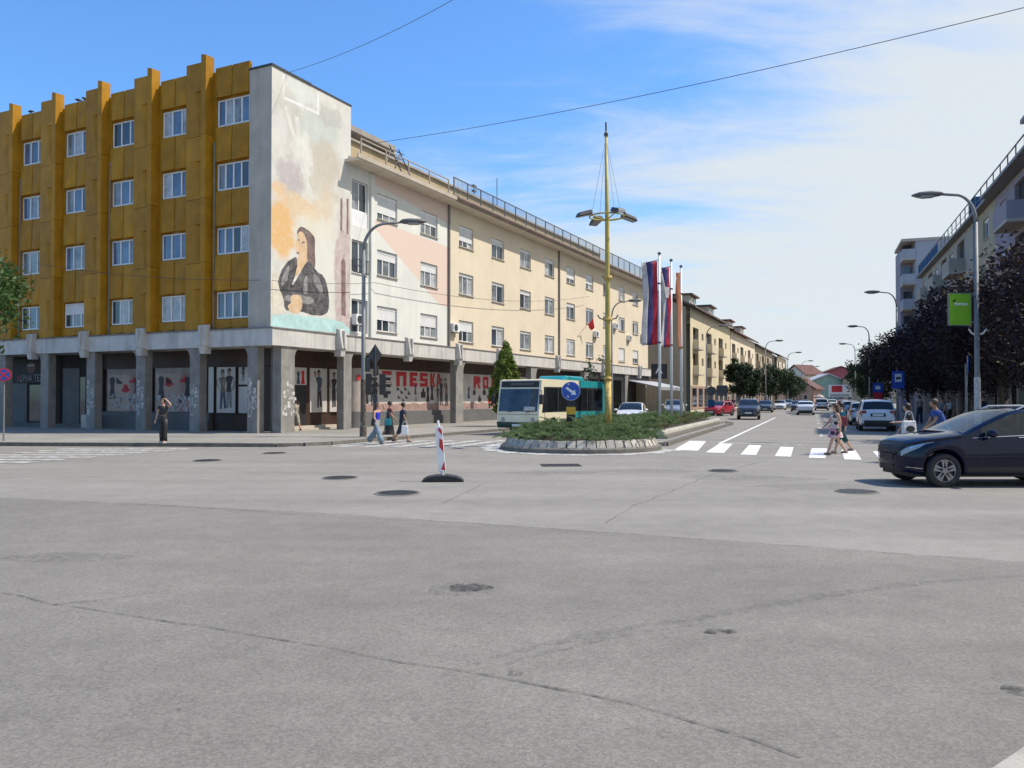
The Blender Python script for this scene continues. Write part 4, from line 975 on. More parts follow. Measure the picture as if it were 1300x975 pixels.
t = thing('facade_flag', 'small dark red flag on a slanted stick fixed to the cream wall', 'flag', (p[0], p[1], 7.2), RC)
obj('stick', MB().tube([(0, 0, 0), (1.5, -.9, 1.7)], .02, 6), M['galv'], t)
obj('cloth', MB().grid([[(1.5, -.9, 1.7), (1.2, -.72, 1.3), (1.0, -.6, 1.05)], [(1.62, -.9, 1.3), (1.45, -.75, 1.0), (1.3, -.6, .75)], [(1.85, -.9, .85), (1.75, -.8, .7), (1.6, -.7, .6)]]), M['signred'], t)
p = cwf(-CA, -1.35 - 15.3, -.75)

# ================================================================== OTHER BUILDINGS
M['beige'] = mat('beige_render', (0.36, 0.33, 0.27), 0.92, 0.08, 0.5, 0.1, 20, stain=0.2)
M['mauve'] = mat('mauve_render', (0.3, 0.27, 0.3), 0.92, 0.08, 0.5, stain=0.2)
M['ywall'] = mat('yellow_render', (0.4, 0.35, 0.23), 0.92, 0.08, 0.5, stain=0.15)
M['grwall'] = mat('grey_render', (0.36, 0.37, 0.4), 0.92, 0.08, 0.4, stain=0.15)
M['bluesheet'] = mat('blue_sheet', (0.022, 0.085, 0.19), 0.9, 0.15, 1.0, spec=0.1)
M['olive'] = mat('olive_render', (0.36, 0.3, 0.21), 0.92, 0.08, 0.5, stain=0.2)
M['sandw'] = mat('sand_render', (0.62, 0.53, 0.36), 0.92, 0.07, 0.5, stain=0.15)
M['brick'] = mat('brick_base', (0.36, 0.24, 0.18), 0.9, 0.15, 2, stain=0.2)
M['tiles'] = mat('red_roof_tiles', (0.12, 0.05, 0.042), 0.85, 0.2, 2.5)
M['rooft'] = mat('brown_roof_tiles', (0.12, 0.085, 0.07), 0.85, 0.2, 2.5)
M['greenroof'] = mat('green_roof_sheet', (0.22, 0.34, 0.31), 0.6, 0.1, 1.0)
M['redwall'] = mat('red_wall', (0.32, 0.08, 0.1), 0.8, 0.15, 1.0)
M['greenwall'] = mat('green_wall', (0.25, 0.36, 0.29), 0.9, 0.12, 0.8)
def balcony(parent, x0, x1, z, d, m, rail=False, y=0):
    b = obj('balcony', MB().box(x0, x1, y - d, y, z - .18, z), M['concrete'], parent)
    if rail:
        r = MB().box(x0, x1, y - d, y - d + .05, z + .95, z + 1.0)
        for k in range(int((x1 - x0) / .14)): r.box(x0 + k * .14, x0 + k * .14 + .025, y - d + .01, y - d + .035, z, z + .95)
        obj('balcony_rail', r, M['railgrey'], b)
    else:
        obj('balcony_parapet', MB().box(x0, x1, y - d, y - d + .1, z, z + 1.0).box(x0, x0 + .1, y - d + .1, y, z, z + 1.0).box(x1 - .1, x1, y - d + .1, y, z, z + 1.0), M[m], b)
    return b
# --- right-hand row: x runs back towards the crossing, y into the building
o = S(16, 66)
rb = thing('apartment_row', 'mauve and beige apartment row with roof terrace railing behind the purple-leaved trees', 'building', (o[0], o[1], 0), math.atan2(-math.cos(SA), -math.sin(SA)))
def seg(x0, x1, m, wins, z1=14.5, y=0.0):
    wall(rb, x0, x1, 4.3, z1, wins, M[m], .25, y)
segs = [(0, 30, 'beige'), (30, 32, 'bluesheet'), (32, 37.4, 'ywall'), (37.4, 51, 'mauve')]
for (x0, x1, m) in segs:
    hl = []
    if m == 'bluesheet': hl = []
    else:
        x = x0 + 1.6 if m != 'ywall' else x0 + 1.7
        k = 0
        while x + 2.2 < x1:
            for z in (6.0, 9.05, 12.1):
                if k % 2 == 0 or m == 'ywall': hl.append((x, x + 1.8, z + .3, z + 1.75))
                else: hl.append((x - .5, x + 2.7, z - .6, z + 1.95))
            x += 4.4; k += 1
    seg(x0, x1, m, hl)
    for h in hl:
        if h[1] - h[0] < 2: window(rb, h[0] + .02, h[2] + .02, h[1] - h[0] - .04, h[3] - h[2] - .04, 2, .14, random.choice([0, 0, .3]), ('curtain', 'glassb', 'glass'))
        else:
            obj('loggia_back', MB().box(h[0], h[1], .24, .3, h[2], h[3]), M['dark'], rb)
            balcony(rb, h[0] - .2, h[1] + .2, h[2], 1.1, m)
    obj('roof_slab', MB().box(x0 + .01, x1 - .01, -.8 if m == 'mauve' else -.5, 9, 14.55, 14.73), M['pipe'], rb)
obj('ground_floor', MB().box(0, 51, .5, .7, .1, 4.3), M['dark'], rb)
obj('shop_canopy', MB().box(0, 51, -1.2, .5, 3.9, 4.3), M['concrete'], rb)
for k in range(10):
    obj('shop_window', MB().box(1 + k * 5, 4.6 + k * 5, .42, .5, .5, 3.4), M['curtain'], rb)
    obj('shop_column', MB().box(-.2 + k * 5, .2 + k * 5, -.4, .1, .1, 3.9), M['concrete'], rb)
obj('end_wall', MB().box(50.8, 51, .3, 9, .1, 14.5), M['mauve'], rb)
obj('end_wall', MB().box(0, .2, .3, 9, .1, 14.5), M['mauve'], rb)
obj('rear_wall', MB().box(.2, 50.8, 8.8, 9, .1, 14.5), M['mauve'], rb)
M['railpane'] = mat('railing_pane', (0.45, 0.5, 0.55), 0.3, 0.1, 1, spec=0.5)
railing(rb, 1, 51, 14.75, 1.05, -.35, 2.0, 0, M['railgrey'])
for x in range(1, 15, 2):
    obj('rail_panel', MB().box(x + .06, x + 1.9, -.37, -.35, 14.85, 15.7), M['bluesheet'], rb)
obj('rail_middle', MB().box(15, 51, -.365, -.34, 15.2, 15.24), M['railgrey'], rb)
obj('roof_house', MB().box(44, 50.5, 1.5, 8, 14.75, 17.4), M['mauve'], rb)
obj('roof_house_eaves', MB().box(43.4, 51, .2, 8.4, 17.4, 17.65), M['pipe'], rb)
obj('stair_tower', MB().box(30.1, 32.2, -.3, 3, 14.75, 15.9), M['bluesheet'], rb)
# --- grey block beyond it
o = S(14.4, 68)
gb = thing('grey_apartment_block', 'tall grey apartment block with stacked balconies and a chimney beyond the row', 'building', (o[0], o[1], 0), -SA)
obj('wall', MB().box(1.3, 6.5, 0, 8, .1, 19.0), M['grwall'], gb)
obj('wall_recess', MB().box(0, 1.3, 2.6, 8, .1, 18.6), M['mauve'], gb)
obj('wall_wing', MB().box(6.5, 24, 1.2, 20, .1, 18.6), M['olive'], gb)
obj('parapet', MB().box(-.1, 6.6, -.1, 8.1, 19.0, 19.3), M['concrete'], gb)
obj('chimney', MB().box(6.7, 8.2, 2, 3.4, 18.6, 21.0).box(6.5, 8.4, 1.8, 3.6, 20.5, 20.7), M['brick'], gb)
for k in range(6):
    z = 3.4 + k * 2.75
    b = obj('balcony', MB().box(0, 1.3, -.1, 2.6, z - .2, z), M['concrete'], gb)
    obj('balcony_parapet', MB().box(0, 1.28, -.1, 0, z, z + 1.0).box(0, .1, 0, 2.6, z, z + 1.0), M['grwall'], b)
    obj('balcony_door', MB().box(.3, 1.1, 2.54, 2.6, z, z + 2.1), M['glass'], gb)
# --- left-hand row of low apartment houses beyond the cream building
LH = R(23.4)
def lrow(x): return (20.9 + math.sin(LH) * x, 95 + math.cos(LH) * x)
def rowhouse(x0, x1, zt, wm, rm, label, off=0.0, dormer=True, balc=True, name='row_house'):
    o = lrow(x0); L = x1 - x0
    h = thing(name, label, 'building', (o[0] - off * math.cos(LH), o[1] + off * math.sin(LH), 0), PI / 2 - LH)
    hl = []; x = 2.2; k = 0; bl = []
    while x + 2.6 < L:
        for z in (4.6, 7.7) + ((10.6,) if zt > 13 else ()):
            if k % 2: hl.append((x + .4, x + 1.7, z + .5, z + 2.1))
            else: hl.append((x - .6, x + 3.0, z, z + 2.5)); bl.append((x - .6, x + 3.0, z))
        x += 4.7; k += 1
    wall(h, 0, L, .1, zt, hl, M[wm], .5)
    for q in hl:
        if q[1] - q[0] < 2: window(h, q[0] + .02, q[2] + .02, q[1] - q[0] - .04, q[3] - q[2] - .04, 2, .3, random.choice([0, .4]), sill=False)
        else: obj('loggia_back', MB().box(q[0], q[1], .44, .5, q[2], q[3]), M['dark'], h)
    for q in bl: balcony(h, q[0], q[1], q[2], .7, wm)
    obj('shopfront', MB().box(.3, L - .3, -.06, 0, .4, 3.2), M['brick'], h)
    for k in range(int(L / 4)): obj('shop_window', MB().box(.8 + k * 4, 3.4 + k * 4, -.1, -.06, .7, 2.9), M['glass'], h)
    obj('end_wall', MB().prism([(.5, .1), (12, .1), (12, zt), (6, zt + 2.6), (.5, zt)], 'x', 0.01, .3), M['olive'], h)
    obj('end_wall', MB().prism([(.5, .1), (12, .1), (12, zt), (6, zt + 2.6), (.5, zt)], 'x', L - .3, L - .01), M['olive'], h)
    obj('roof', MB().prism([(-.7, zt - .1), (6, zt + 2.8), (12.6, zt - .1), (12.6, zt + .12), (6, zt + 3.05), (-.7, zt + .12)], 'x', -.3, L + .3), M[rm], h)
    if dormer:
        for xx in [L * .12, L * .55]:
            d = obj('dormer', MB().box(xx, xx + 4.2, .8, 5, zt, zt + 1.9), M[wm], h)
            obj('dormer_roof', MB().box(xx - .3, xx + 4.5, .4, 5.2, zt + 1.9, zt + 2.1), M[rm], d)
            [obj('dormer_window', MB().box(xx + q_, xx + q_ + 1.2, .76, .8, zt + .5, zt + 1.6), M['glass'], d) for q_ in (.5, 2.4)]
    return h
rowhouse(0, 31, 12.4, 'sandw', 'rooft', 'sand coloured row house with brown dormers beside the cream building')
rowhouse(31.4, 62, 12.0, 'cream', 'tiles', 'pale yellow row house with red dormers, middle of its row')
rowhouse(62.4, 93, 11.6, 'olive', 'rooft', 'olive row house at the far end of the balconied row', dormer=False)
rowhouse(98, 122, 11.4, 'cream', 'rooft', 'cream house standing alone past the balconied row', off=-.6, dormer=False)
def house(label, px, Y, w, d, zh, rh, wm, rm, rot=0.0, name='gabled_house'):
    X = (px - 650) / FPX * Y
    h = thing(name, label, 'house', (X, Y, 0), rot)
    obj('wall', MB().prism([(-w / 2, 0), (w / 2, 0), (w / 2, zh), (0, zh + rh), (-w / 2, zh)], 'y', 0, d), M[wm], h)
    t = .3
    obj('roof', MB().prism([(-w / 2 - .8, zh - .35), (0, zh + rh + .05), (w / 2 + .8, zh - .35), (w / 2 + .8, zh), (0, zh + rh + .45), (-w / 2 - .8, zh)], 'y', -.6, d + .5), M[rm], h)
    n = max(2, int(w / 3.2))
    for k in range(n):
        for z in ([1.2] if zh < 5 else [1.2, zh - 2.4]):
            x = -w / 2 + w * (k + .5) / n
            f = obj('window', MB().box(x - .6, x + .6, -.08, 0, z, z + 1.4), M['white'], h); obj('pane', MB().box(x - .5, x + .5, -.1, -.08, z + .1, z + 1.3), M['glass'], f)
    return h
house('house with a steep red roof behind the street trees', 1009, 290, 9, 9, 10.0, 3.2, 'cream', 'tiles', R(-60))
house('hall with a pale green gabled roof at the end of the street', 1030, 330, 20, 18, 9.5, 4.6, 'grwall', 'greenroof', R(10))
house('wide house with a dark red roof at the end of the street', 1068, 300, 24, 16, 8.5, 4.6, 'redwall', 'tiles', R(-12))
house('grey gabled shed with green wall at the end of the street', 1052, 235, 21, 12, 4.2, 4.2, 'greenwall', 'grwall', R(-8))
house('low brown-roofed house left of the green hall', 1013, 215, 8, 8, 4.2, 2.6, 'brick', 'tiles', R(-35))
house('row house far down the right-hand side of the street', 1104, 230, 14, 24, 7, 3.5, 'olive', 'rooft', -SA)
for (px, py, Y, hgt) in []: pass
t = thing('advertising_board', 'red and white advertising board on tall posts at the street end', 'billboard', ((1066 - 650) / FPX * 165, 165, 0), R(-5))
obj('panel', MB().box(-2.2, 2.2, -.06, .06, 1.9, 4.4), M['signwhite'], t); obj('panel_print', MB().box(-1.6, .5, -.08, -.06, 2.9, 4.2), M['signred'], t); obj('panel_print', MB().box(-1.9, 1.9, -.075, -.06, 2.0, 2.5), M['grwall'], t)
for x in (-1.8, 0, 1.8): obj('post', MB().tube([(x, 0, 0), (x, 0, 2.0)], .07, 6), M['galv'], t)
t = thing('market_umbrella', 'white and pink market umbrella at the street end', 'umbrella', ((1040 - 650) / FPX * 150, 150, 0))
obj('canopy', MB().lathe([(1.0, 1.9), (.6, 2.2), (.05, 2.4)], 8), M['poster'], t); obj('pole', MB().tube([(0, 0, 0), (0, 0, 2.6)], .04, 6), M['galv'], t); obj('valance', MB().lathe([(1.02, 1.7), (1.02, 1.9)], 8), M['posterp'], t)
# awning of the bar
p = cwf(RC, 56.5, -.2)
t = thing('awning', 'grey folding awning over the bar terrace at the end of the cream building', 'awning', (p[0], p[1], 0), RC)
obj('cloth', MB().prism([(0, 3.6), (-3.2, 2.9), (-3.2, 2.82), (0, 3.5)], 'x', -4.5, 5.5), M['grwall'], t)
obj('valance', MB().box(-4.5, 5.5, -3.22, -3.19, 2.55, 2.85), M['signgrey'], t)
for x in (-4.3, .5, 5.3): obj('post', MB().tube([(x, -3.1, .1), (x, -3.1, 2.85)], .04, 6), M['darkmetal'], t)
p = cwf(RC, 61.5, -.8)
t = thing('hanging_sign', 'black hanging sign with a white letter above the bar awning', 'sign', (p[0], p[1], 3.9), R(-8))
obj('board', MB().box(-.9, .9, -.06, .06, 0, 1.7), M['black'], t); text('A', 1.2, M['signwhite'], t, 'sign_letter', (-.42, -.065, .6)); obj('bracket', MB().box(-1.6, -.9, -.03, .03, .8, .9), M['darkmetal'], t)

# ================================================================== ISLAND, PLANTER, JUNIPERS
IC, IA, IB = (-2.6, -3.6), 2.75, 3.0
def ell(t, off=0.0): return S(IC[0] + (IA + off) * math.cos(t), IC[1] + (IB + off) * math.sin(t))
isl = thing('traffic_island', 'raised oval island edged with pale stone blocks around juniper shrubs', 'traffic island', (*S(*IC), 0), -SA)
def ringm(r0, r1, z0, z1, n=72, z1b=None):
    return MB().lathe([(1, z0), (1, z1), (r0, z1 if z1b is None else z1b), (r0, z0)], n)
mb = MB(); n = 72
prof = [(0, -.1), (0, .13), (-.06, .17), (-.42, .19), (-.42, -.1)]
rowsv = []
for i in range(n + 1):
    t = 2 * PI * i / n; rowsv.append([((IA + o_) * math.cos(t), (IB + o_) * math.sin(t), z) for o_, z in prof])
mb.grid(rowsv); obj('base_kerb', mb, M['kerb'], isl)
M['block'] = mat('pale_stone_block', (0.4, 0.385, 0.35), 0.9, 0.18, 5, 0.5, 30)
ms = []
for q in range(3):
    me = fixn(MB().hexa([(-.148, -.14, 0), (.148, -.14, 0), (.14, .14, 0), (-.14, .14, 0), (-.14, -.02, .235), (.142, -.03, .225 + .01 * q), (.13, .14, .235), (-.13, .14, .225)]).mesh('stone_block')); me.materials.append(mat('pale_stone_block', [(0.4, 0.37, 0.31), (0.33, 0.31, 0.27), (0.46, 0.42, 0.35)][q], 0.9, 0.22, 5, 0.6, 30)); ms.append(me)
NBK = 52
for i in range(NBK):
    t = 2 * PI * (i + .5) / NBK
    bk = obj('stone_block', random.choice(ms), None, isl, loc=((IA - .26) * math.cos(t), (IB - .26) * math.sin(t), .165 + random.uniform(-.012, .012)))
    bk.rotation_euler = (random.uniform(-.04, .04), random.uniform(-.03, .03), math.atan2(math.sin(t) * IA, math.cos(t) * IB) + PI / 2 + random.uniform(-.08, .08)); bk.scale = (random.uniform(.88, 1.05), 1, random.uniform(.88, 1.08))
obj('soil_bed', MB().lathe([(1, 0), (1, .34), (.02, .42)], 40, sx=IA - .45, sy=IB - .45), M['soil'], isl)
mb = MB(); rows_ = [[], []]
for i in range(80):
    t = PI * 0.93 + i / 79 * PI * 1.12
    rows_[0].append((*ell(t, .04), .0085)); rows_[1].append((*ell(t, .62 + .12 * math.sin(i * .7)), .0085))
tag(obj('road_marking', mb.grid(rows_), M['oldpaint'], fix=False), kind='structure')
# crossing refuge and planter
med = pave('median_refuge', [S(-5.0, -.9), S(-.05, -1.4), S(.05, 0), S(.0, 24), S(-.6, 25), S(-4.6, 25), S(-5.2, 20)], .13)
kerbrun([S(.05, -1.3), S(.1, 24)], med, M['kerb'], w=.2, h=.15, maxn=26, side=1)
kerbrun([S(-5.2, 22), S(-5.1, -.9)], med, M['kerb'], w=.2, h=.15, maxn=26, side=1)
pl = thing('planter_bed', 'long low concrete edged planter bed of junipers behind the traffic island', 'planter', (*S(0, 0), 0), -SA)
obj('front_wall', MB().box(-4.9, -1.0, 1.3, 1.6, .1, .5), M['kerb_light'], pl, bevel=.04)
for k in range(7):
    obj('edge_log', MB().tube([(-.7, 1.2 + k * 3.0, .3), (-.7, 4.15 + k * 3.0, .3)], .17, 12), M['kerb_light'], pl, smooth=False)
    obj('edge_footing', MB().box(-.98, -.4, 1.22 + k * 3.0, 4.18 + k * 3.0, .1, .2), M['kerb'], pl)
obj('side_wall', MB().box(-4.95, -4.65, 1.6, 22, .1, .5), M['kerb_light'], pl, bevel=.03)
obj('soil_bed', MB().box(-4.65, -.9, 1.6, 22, .1, .42), M['soil'], pl)
def juniper(name, label, spots, seed, m, hmax=.5):
    rnd = random.Random(seed); V = []; Fc = []
    for (x, y, z, sc) in spots:
        az = rnd.uniform(0, 2 * PI); el = rnd.uniform(.15, .75); L = sc * rnd.uniform(.55, 1.05)
        d = Vector((math.cos(az) * math.cos(el), math.sin(az) * math.cos(el), math.sin(el)))
        p = Vector((x, y, z)); n = 30
        for i in range(n):
            f = i / n; q = p + d * (L * f) + Vector((0, 0, -.28 * L * f * f))
            s = .085 * sc * (1.25 - f * .75)
            for _ in range(2):
                dd = (d * rnd.uniform(.5, 1.1) + Vector((rnd.uniform(-1, 1), rnd.uniform(-1, 1), rnd.uniform(-.6, 1)))).normalized()
                sd = dd.cross(Vector((rnd.uniform(-1, 1), rnd.uniform(-1, 1), rnd.uniform(-1, 1)))).normalized() * s * .2
                o_ = len(V); tip = q + dd * s * 1.7
                V += [tuple(q - sd), tuple(q + sd), tuple(tip + sd * .3)]; Fc.append((o_, o_ + 1, o_ + 2))
    me = bpy.data.meshes.new(name); me.from_pydata(V, [], Fc); me.materials.append(m)
    o_ = bpy.data.objects.new(name, me); col.objects.link(o_); return tag(o_, label, 'shrub', kind='stuff')
rnd = random.Random(3); sp_i = []; sp_p = []; sp_d = []
while len(sp_i) < 820:
    a, b = rnd.uniform(-1, 1), rnd.uniform(-1, 1)
    if a * a + b * b > 1: continue
    p = S(IC[0] + a * (IA - .24), IC[1] + b * (IB - .24)); hh = .36 + .5 * max(0, mnoise.noise(Vector((p[0] * 1.1, p[1] * 1.1, 0)))) + .28 * (1 - a * a - b * b)
    sp_i.append((p[0], p[1], hh, rnd.uniform(.5, .95)))
while len(sp_p) < 1250:
    a, b = rnd.uniform(-4.6, -1.0), 1.7 + 20 * rnd.random() ** 1.25
    p = S(a, b); hh = .46 + .45 * max(0, .3 + mnoise.noise(Vector((p[0] * .7, p[1] * .7, 3))))
    (sp_d if mnoise.noise(Vector((p[0] * .5, p[1] * .5, 8))) > .28 else sp_p).append((p[0], p[1], hh, rnd.uniform(.55, 1.0)))
juniper('juniper_shrubs', 'dense green junipers filling the oval stone-edged island', sp_i, 1, M['juniper'])
juniper('juniper_shrubs', 'dense green junipers filling the long planter by the flagpoles', sp_p, 2, M['juniper'])
juniper('dry_juniper_shrubs', 'brownish dry juniper patches within the long planter', sp_d, 4, M['juniper2'])
tuft = []
for k in range(14): tuft.append((*S(-.25 + rnd.uniform(-.2, .2), 22.5 + rnd.uniform(-.6, .6)), .14, .35))
juniper('weed_tuft', 'tuft of dry weeds at the far tip of the median kerb', tuft, 9, M['juniper2'])

# ================================================================== TREES
def tree(name, label, loc, h, r, z0, m, nl, ls, seed, group=None, trunk=.16, clumps=70, cone=False, sparse=.5):
    rnd = random.Random(seed); t = thing(name, label, 'tree', loc, 0, group)
    mb = MB(); top = h * .8
    mb.tube([(0, 0, -.05), (.05, .02, z0 * .5), (.0, .06, z0), (.1, 0, top)], [trunk * 1.25, trunk, trunk * .8, trunk * .2], 9)
    cz = (z0 + h) / 2; rz = (h - z0) / 2; cl = []
    for i in range(clumps):
        while True:
            p = Vector((rnd.uniform(-1, 1), rnd.uniform(-1, 1), rnd.uniform(-1, 1)))
            if .12 < p.length < 1: break
        f = p.length; p = p.normalized() * (f ** .55)
        if cone:
            zf = (p.z + 1) / 2; k = (1 - zf) ** .8 + .06; c = Vector((p.x * r * k, p.y * r * k, z0 + (h - z0) * zf))
        else:
            lump = 1 + .28 * mnoise.noise(p * 1.8 + Vector((seed, 0, 0)))
            c = Vector((p.x * r * lump, p.y * r * lump, cz + p.z * rz * lump))
        cl.append(c)
        if i % 5 == 0 and not cone:
            s0 = Vector((0, .04, z0 * .8 + (c.z - z0) * .35)); mid = s0.lerp(c, .55) + Vector((0, 0, .2))
            mb.tube([s0, mid, c], [trunk * .38, trunk * .2, trunk * .06], 6)
    obj('trunk', mb, M['bark'], t, smooth=True)
    V = []; Fc = []; per = max(1, nl // clumps); rc = r * (.34 if not cone else .16)
    for c in cl:
        k = rnd.uniform(.6, 1.3)
        for _ in range(int(per * k)):
            d3 = Vector((rnd.gauss(0, 1), rnd.gauss(0, 1), rnd.gauss(0, .8))).normalized() * rnd.random() ** .45; q = c + d3 * rc * sparse * 1.9
            a = Vector((rnd.uniform(-1, 1), rnd.uniform(-1, 1), rnd.uniform(-.7, .7))).normalized(); b = a.cross(Vector((rnd.uniform(-1, 1), rnd.uniform(-1, 1), rnd.uniform(-1, 1)))).normalized()
            s = ls * rnd.uniform(.6, 1.25); o_ = len(V)
            V += [tuple(q - a * s), tuple(q + b * s * .5 + a * s * .1), tuple(q + a * s), tuple(q - b * s * .5 + a * s * .1)]; Fc.append((o_, o_ + 1, o_ + 2, o_ + 3))
    me = bpy.data.meshes.new('crown'); me.from_pydata(V, [], Fc); me.materials.append(m)
    o_ = bpy.data.objects.new('crown', me); col.objects.link(o_); o_.parent = t
    return t
for i, (a, b, h, r, z0, lb) in enumerate([
        (14.2, -1.5, 7.6, 2.9, 2.1, 'purple-leaved tree at the street corner behind the dark blue car'),
        (14.0, 6.0, 8.4, 3.2, 2.1, 'purple-leaved tree behind the green banner lamp post'),
        (13.6, 14.5, 7.4, 3.0, 2.1, 'purple-leaved tree third from the crossing in the right-hand row'),
        (13.3, 23.5, 7.6, 3.1, 2.1, 'purple-leaved tree overhanging the blue bus stop sign'),
        (13, 34, 7.4, 3.2, 2.1, 'purple-leaved tree in front of the grey apartment block'),
        (12.6, 46, 7.2, 3.2, 2.2, 'purple-leaved tree beside the far blue parking sign')]):
    tree('purple_leaf_tree', lb, (*S(a, b), .12), h, r, z0, M['plum'], 11500, .125, 20 + i, 'purple-leaved trees along the right pavement', .17, 120, sparse=.45)
for i, (px, Y, h, r) in enumerate([(938, 106, 6.6, 1.7), (951, 112, 6.0, 1.5), (972, 122, 6.6, 2.0), (986, 132, 7.0, 2.3), (999, 150, 6.6, 2.2), (1007, 170, 6.4, 2.6)]):
    X = (px - 650) / FPX * Y
    tree('street_tree', ['slim dark green street tree in front of the pale yellow row house', 'dark green street tree leaning towards the slim one', 'dark green street tree before the olive row house', 'broad dark green street tree at the end of the balconied row',
         'dark green street tree in front of the lone cream house', 'wide dark tree where the left-hand trees meet the far roofs'][i], (X, Y, .12), h, r, 1.9, M['leafd'], 3600, .2, 40 + i, 'green trees along the left pavement', .13, 55)
for i, (px, Y, h, r) in enumerate([(1103, 125, 8.2, 2.6), (1094, 160, 7.6, 2.6), (1112, 105, 8.2, 2.8)]):
    X = (px - 650) / FPX * Y
    tree('street_tree', ['round dark tree far down the right pavement', 'small round dark tree nearest the street end on the right', 'dark tree just past the purple-leaved row'][i], (X, Y, .12), h, r, 2.0, M['leafd'], 3000, .24, 60 + i, 'far trees along the right pavement', .14, 50)
tree('roadside_tree', 'bright green leafy tree at the no-stopping sign', (-17.7, 24.6, 0.0), 6.7, 2.3, 2.9, M['leaf'], 9500, .1, 71, None, .12, 80)
tree('young_conifer', 'cone-shaped light green conifer standing behind the bus', (-.35, 46.5, .12), 4.85, 1.25, .5, M['conifer'], 11000, .09, 72, None, .06, 260, cone=True)
tree('sapling', 'thin sparse sapling rising behind the teal rear of the bus', (5.9, 57, .12), 4.6, 1.0, 2.2, M['leafd'], 260, .13, 73, None, .04, 16)
for i, (a, b) in enumerate([(1.2, 84), (4.6, 88)]):
    pass

# ================================================================== STREET FURNITURE
M['tealdark'] = mat('dark_green_bumper', (0.015, 0.06, 0.05), 0.5, 0.1, 3)
M['busglass'] = mat('bus_glass', (0.03, 0.045, 0.06), 0.05, 0.7, 1.6, spec=0.7)
M['darkgalv'] = mat('lamp_housing', (0.12, 0.12, 0.115), 0.6, 0.15, 3)
def street_lamp(loc, rot, h, arm, label, group=None, r=.085, grime=False, banner=False):
    t = thing('street_lamp', label, 'street lamp', loc, rot, group)
    obj('pole', MB().tube([(0, 0, 0), (0, 0, 1.2), (0, 0, h - 1.2)], [r * 1.15, r, r * .75], 12), M['galv'], t, smooth=True)
    pth = [(0, 0, h - 1.2)]
    for k in range(1, 9):
        a = k / 8 * PI / 2; pth.append((arm * .55 * (1 - math.cos(a)), 0, h - 1.2 + 1.12 * math.sin(a)))
    pth.append((arm, 0, h))
    obj('arm', MB().tube(pth, [r * .72 - .02 * i / 9 for i in range(10)], 8), M['galv'], t, smooth=True)
    hd = obj('lamp_head', MB().lathe([(.03, -.15), (.16, -.02), (.21, .3), (.19, .7), (.05, .98)], 14, (arm - .05, 0, h + .02), 'x', 1, .62), M['darkgalv'], t, smooth=True)
    obj('lamp_lens', MB().lathe([(.02, .1), (.16, .25), (.16, .6), (.03, .85)], 12, (arm - .05, 0, h - .06), 'x', 1, .45), M['lamp'], hd, smooth=True)
    obj('base_collar', MB().lathe([(r * 1.5, 0), (r * 1.5, .4), (r * 1.2, .46)], 12), M['rust'] if grime == 'dark' else M['galv'], t)
    if grime:
        obj('sticker_wrap', MB().lathe([(r * 1.2, .6), (r * 1.16, 2.4), (r * 1.0, 2.42)], 12), M['rust'] if grime == 'dark' else M['paper'], t)
    return t
L1 = street_lamp((-6.24, 34.05, .12), R(2), 9.05, 1.7, 'tall grey street lamp on the pavement corner before the red-lettered shop boards', None, .1, 'dark')
LR = []
for i, lb in enumerate(['grey street lamp carrying the green banner', 'grey street lamp rising from the purple trees by the grey block', 'grey street lamp third along the right pavement', 'grey street lamp farthest along the right pavement']):
    b = 4.6 + 31.3 * i; p = S(10.9, b)
    LR.append(street_lamp((*p, .12), PI - SA, 9.6, 1.3, lb, 'lamps along the right pavement', .1 if i == 0 else .085, 'paper' if i == 0 else False))
for i, (px, Y, lb) in enumerate([(777, 66, 'street lamp with its arm showing right of the yellow mast'), (897, 89, 'curved street lamp in front of the sand coloured row house'), (972, 112, 'street lamp above the olive row house trees'), (1000, 141, 'street lamp above the lone cream house'), (1018, 173, 'small far street lamp before the green hall'), (1028, 204, 'smallest far street lamp at the street end')]):
    street_lamp(((px - 650) / FPX * Y, Y, .12), -SA + R(12), 9.5, 1.5, lb, 'lamps along the left pavement')
# green banner on the first right-hand lamp
p = S(10.9, 4.6)
t = thing('banner_sign', 'square green banner with white lettering fixed to the street lamp', 'banner', (p[0], p[1], 4.55), R(4))
obj('panel', MB().box(-1.12, -.26, -.03, .03, 0, 1.2), M['green'], t)
obj('panel_edge', MB().box(-1.15, -1.12, -.035, .035, -.03, 1.23).box(-.26, -.23, -.035, .035, -.03, 1.23).box(-1.12, -.26, -.035, .035, 1.2, 1.23).box(-1.12, -.26, -.035, .035, -.03, 0), M['galv'], t)
text('gomex', .19, M['signwhite'], t, 'lettering', (-.92, -.034, .75), sx=1.05, bold=.004)
obj('printed_leaf', MB().prism([(-.98, .86), (-.88, .9), (-.84, .98), (-.95, .97)], 'y', -.034, -.031), M['leafd'], t)
for z in (.1, 1.1): obj('bracket', MB().box(-.26, -.08, -.02, .02, z, z + .05), M['galv'], t)
t = thing('pole_flag_holder', 'small white forked flag holder clamped on the banner lamp', 'bracket', (p[0], p[1], 4.15), 0)
obj('collar', MB().lathe([(.12, 0), (.12, .12), (.1, .12), (.1, 0)], 12), M['galv'], t)
for s in (-1, 1): obj('holder', MB().tube([(s * .11, -.02, .04), (s * .22, -.04, .08), (s * .34, -.06, .24)], .03, 8), M['white'], t)
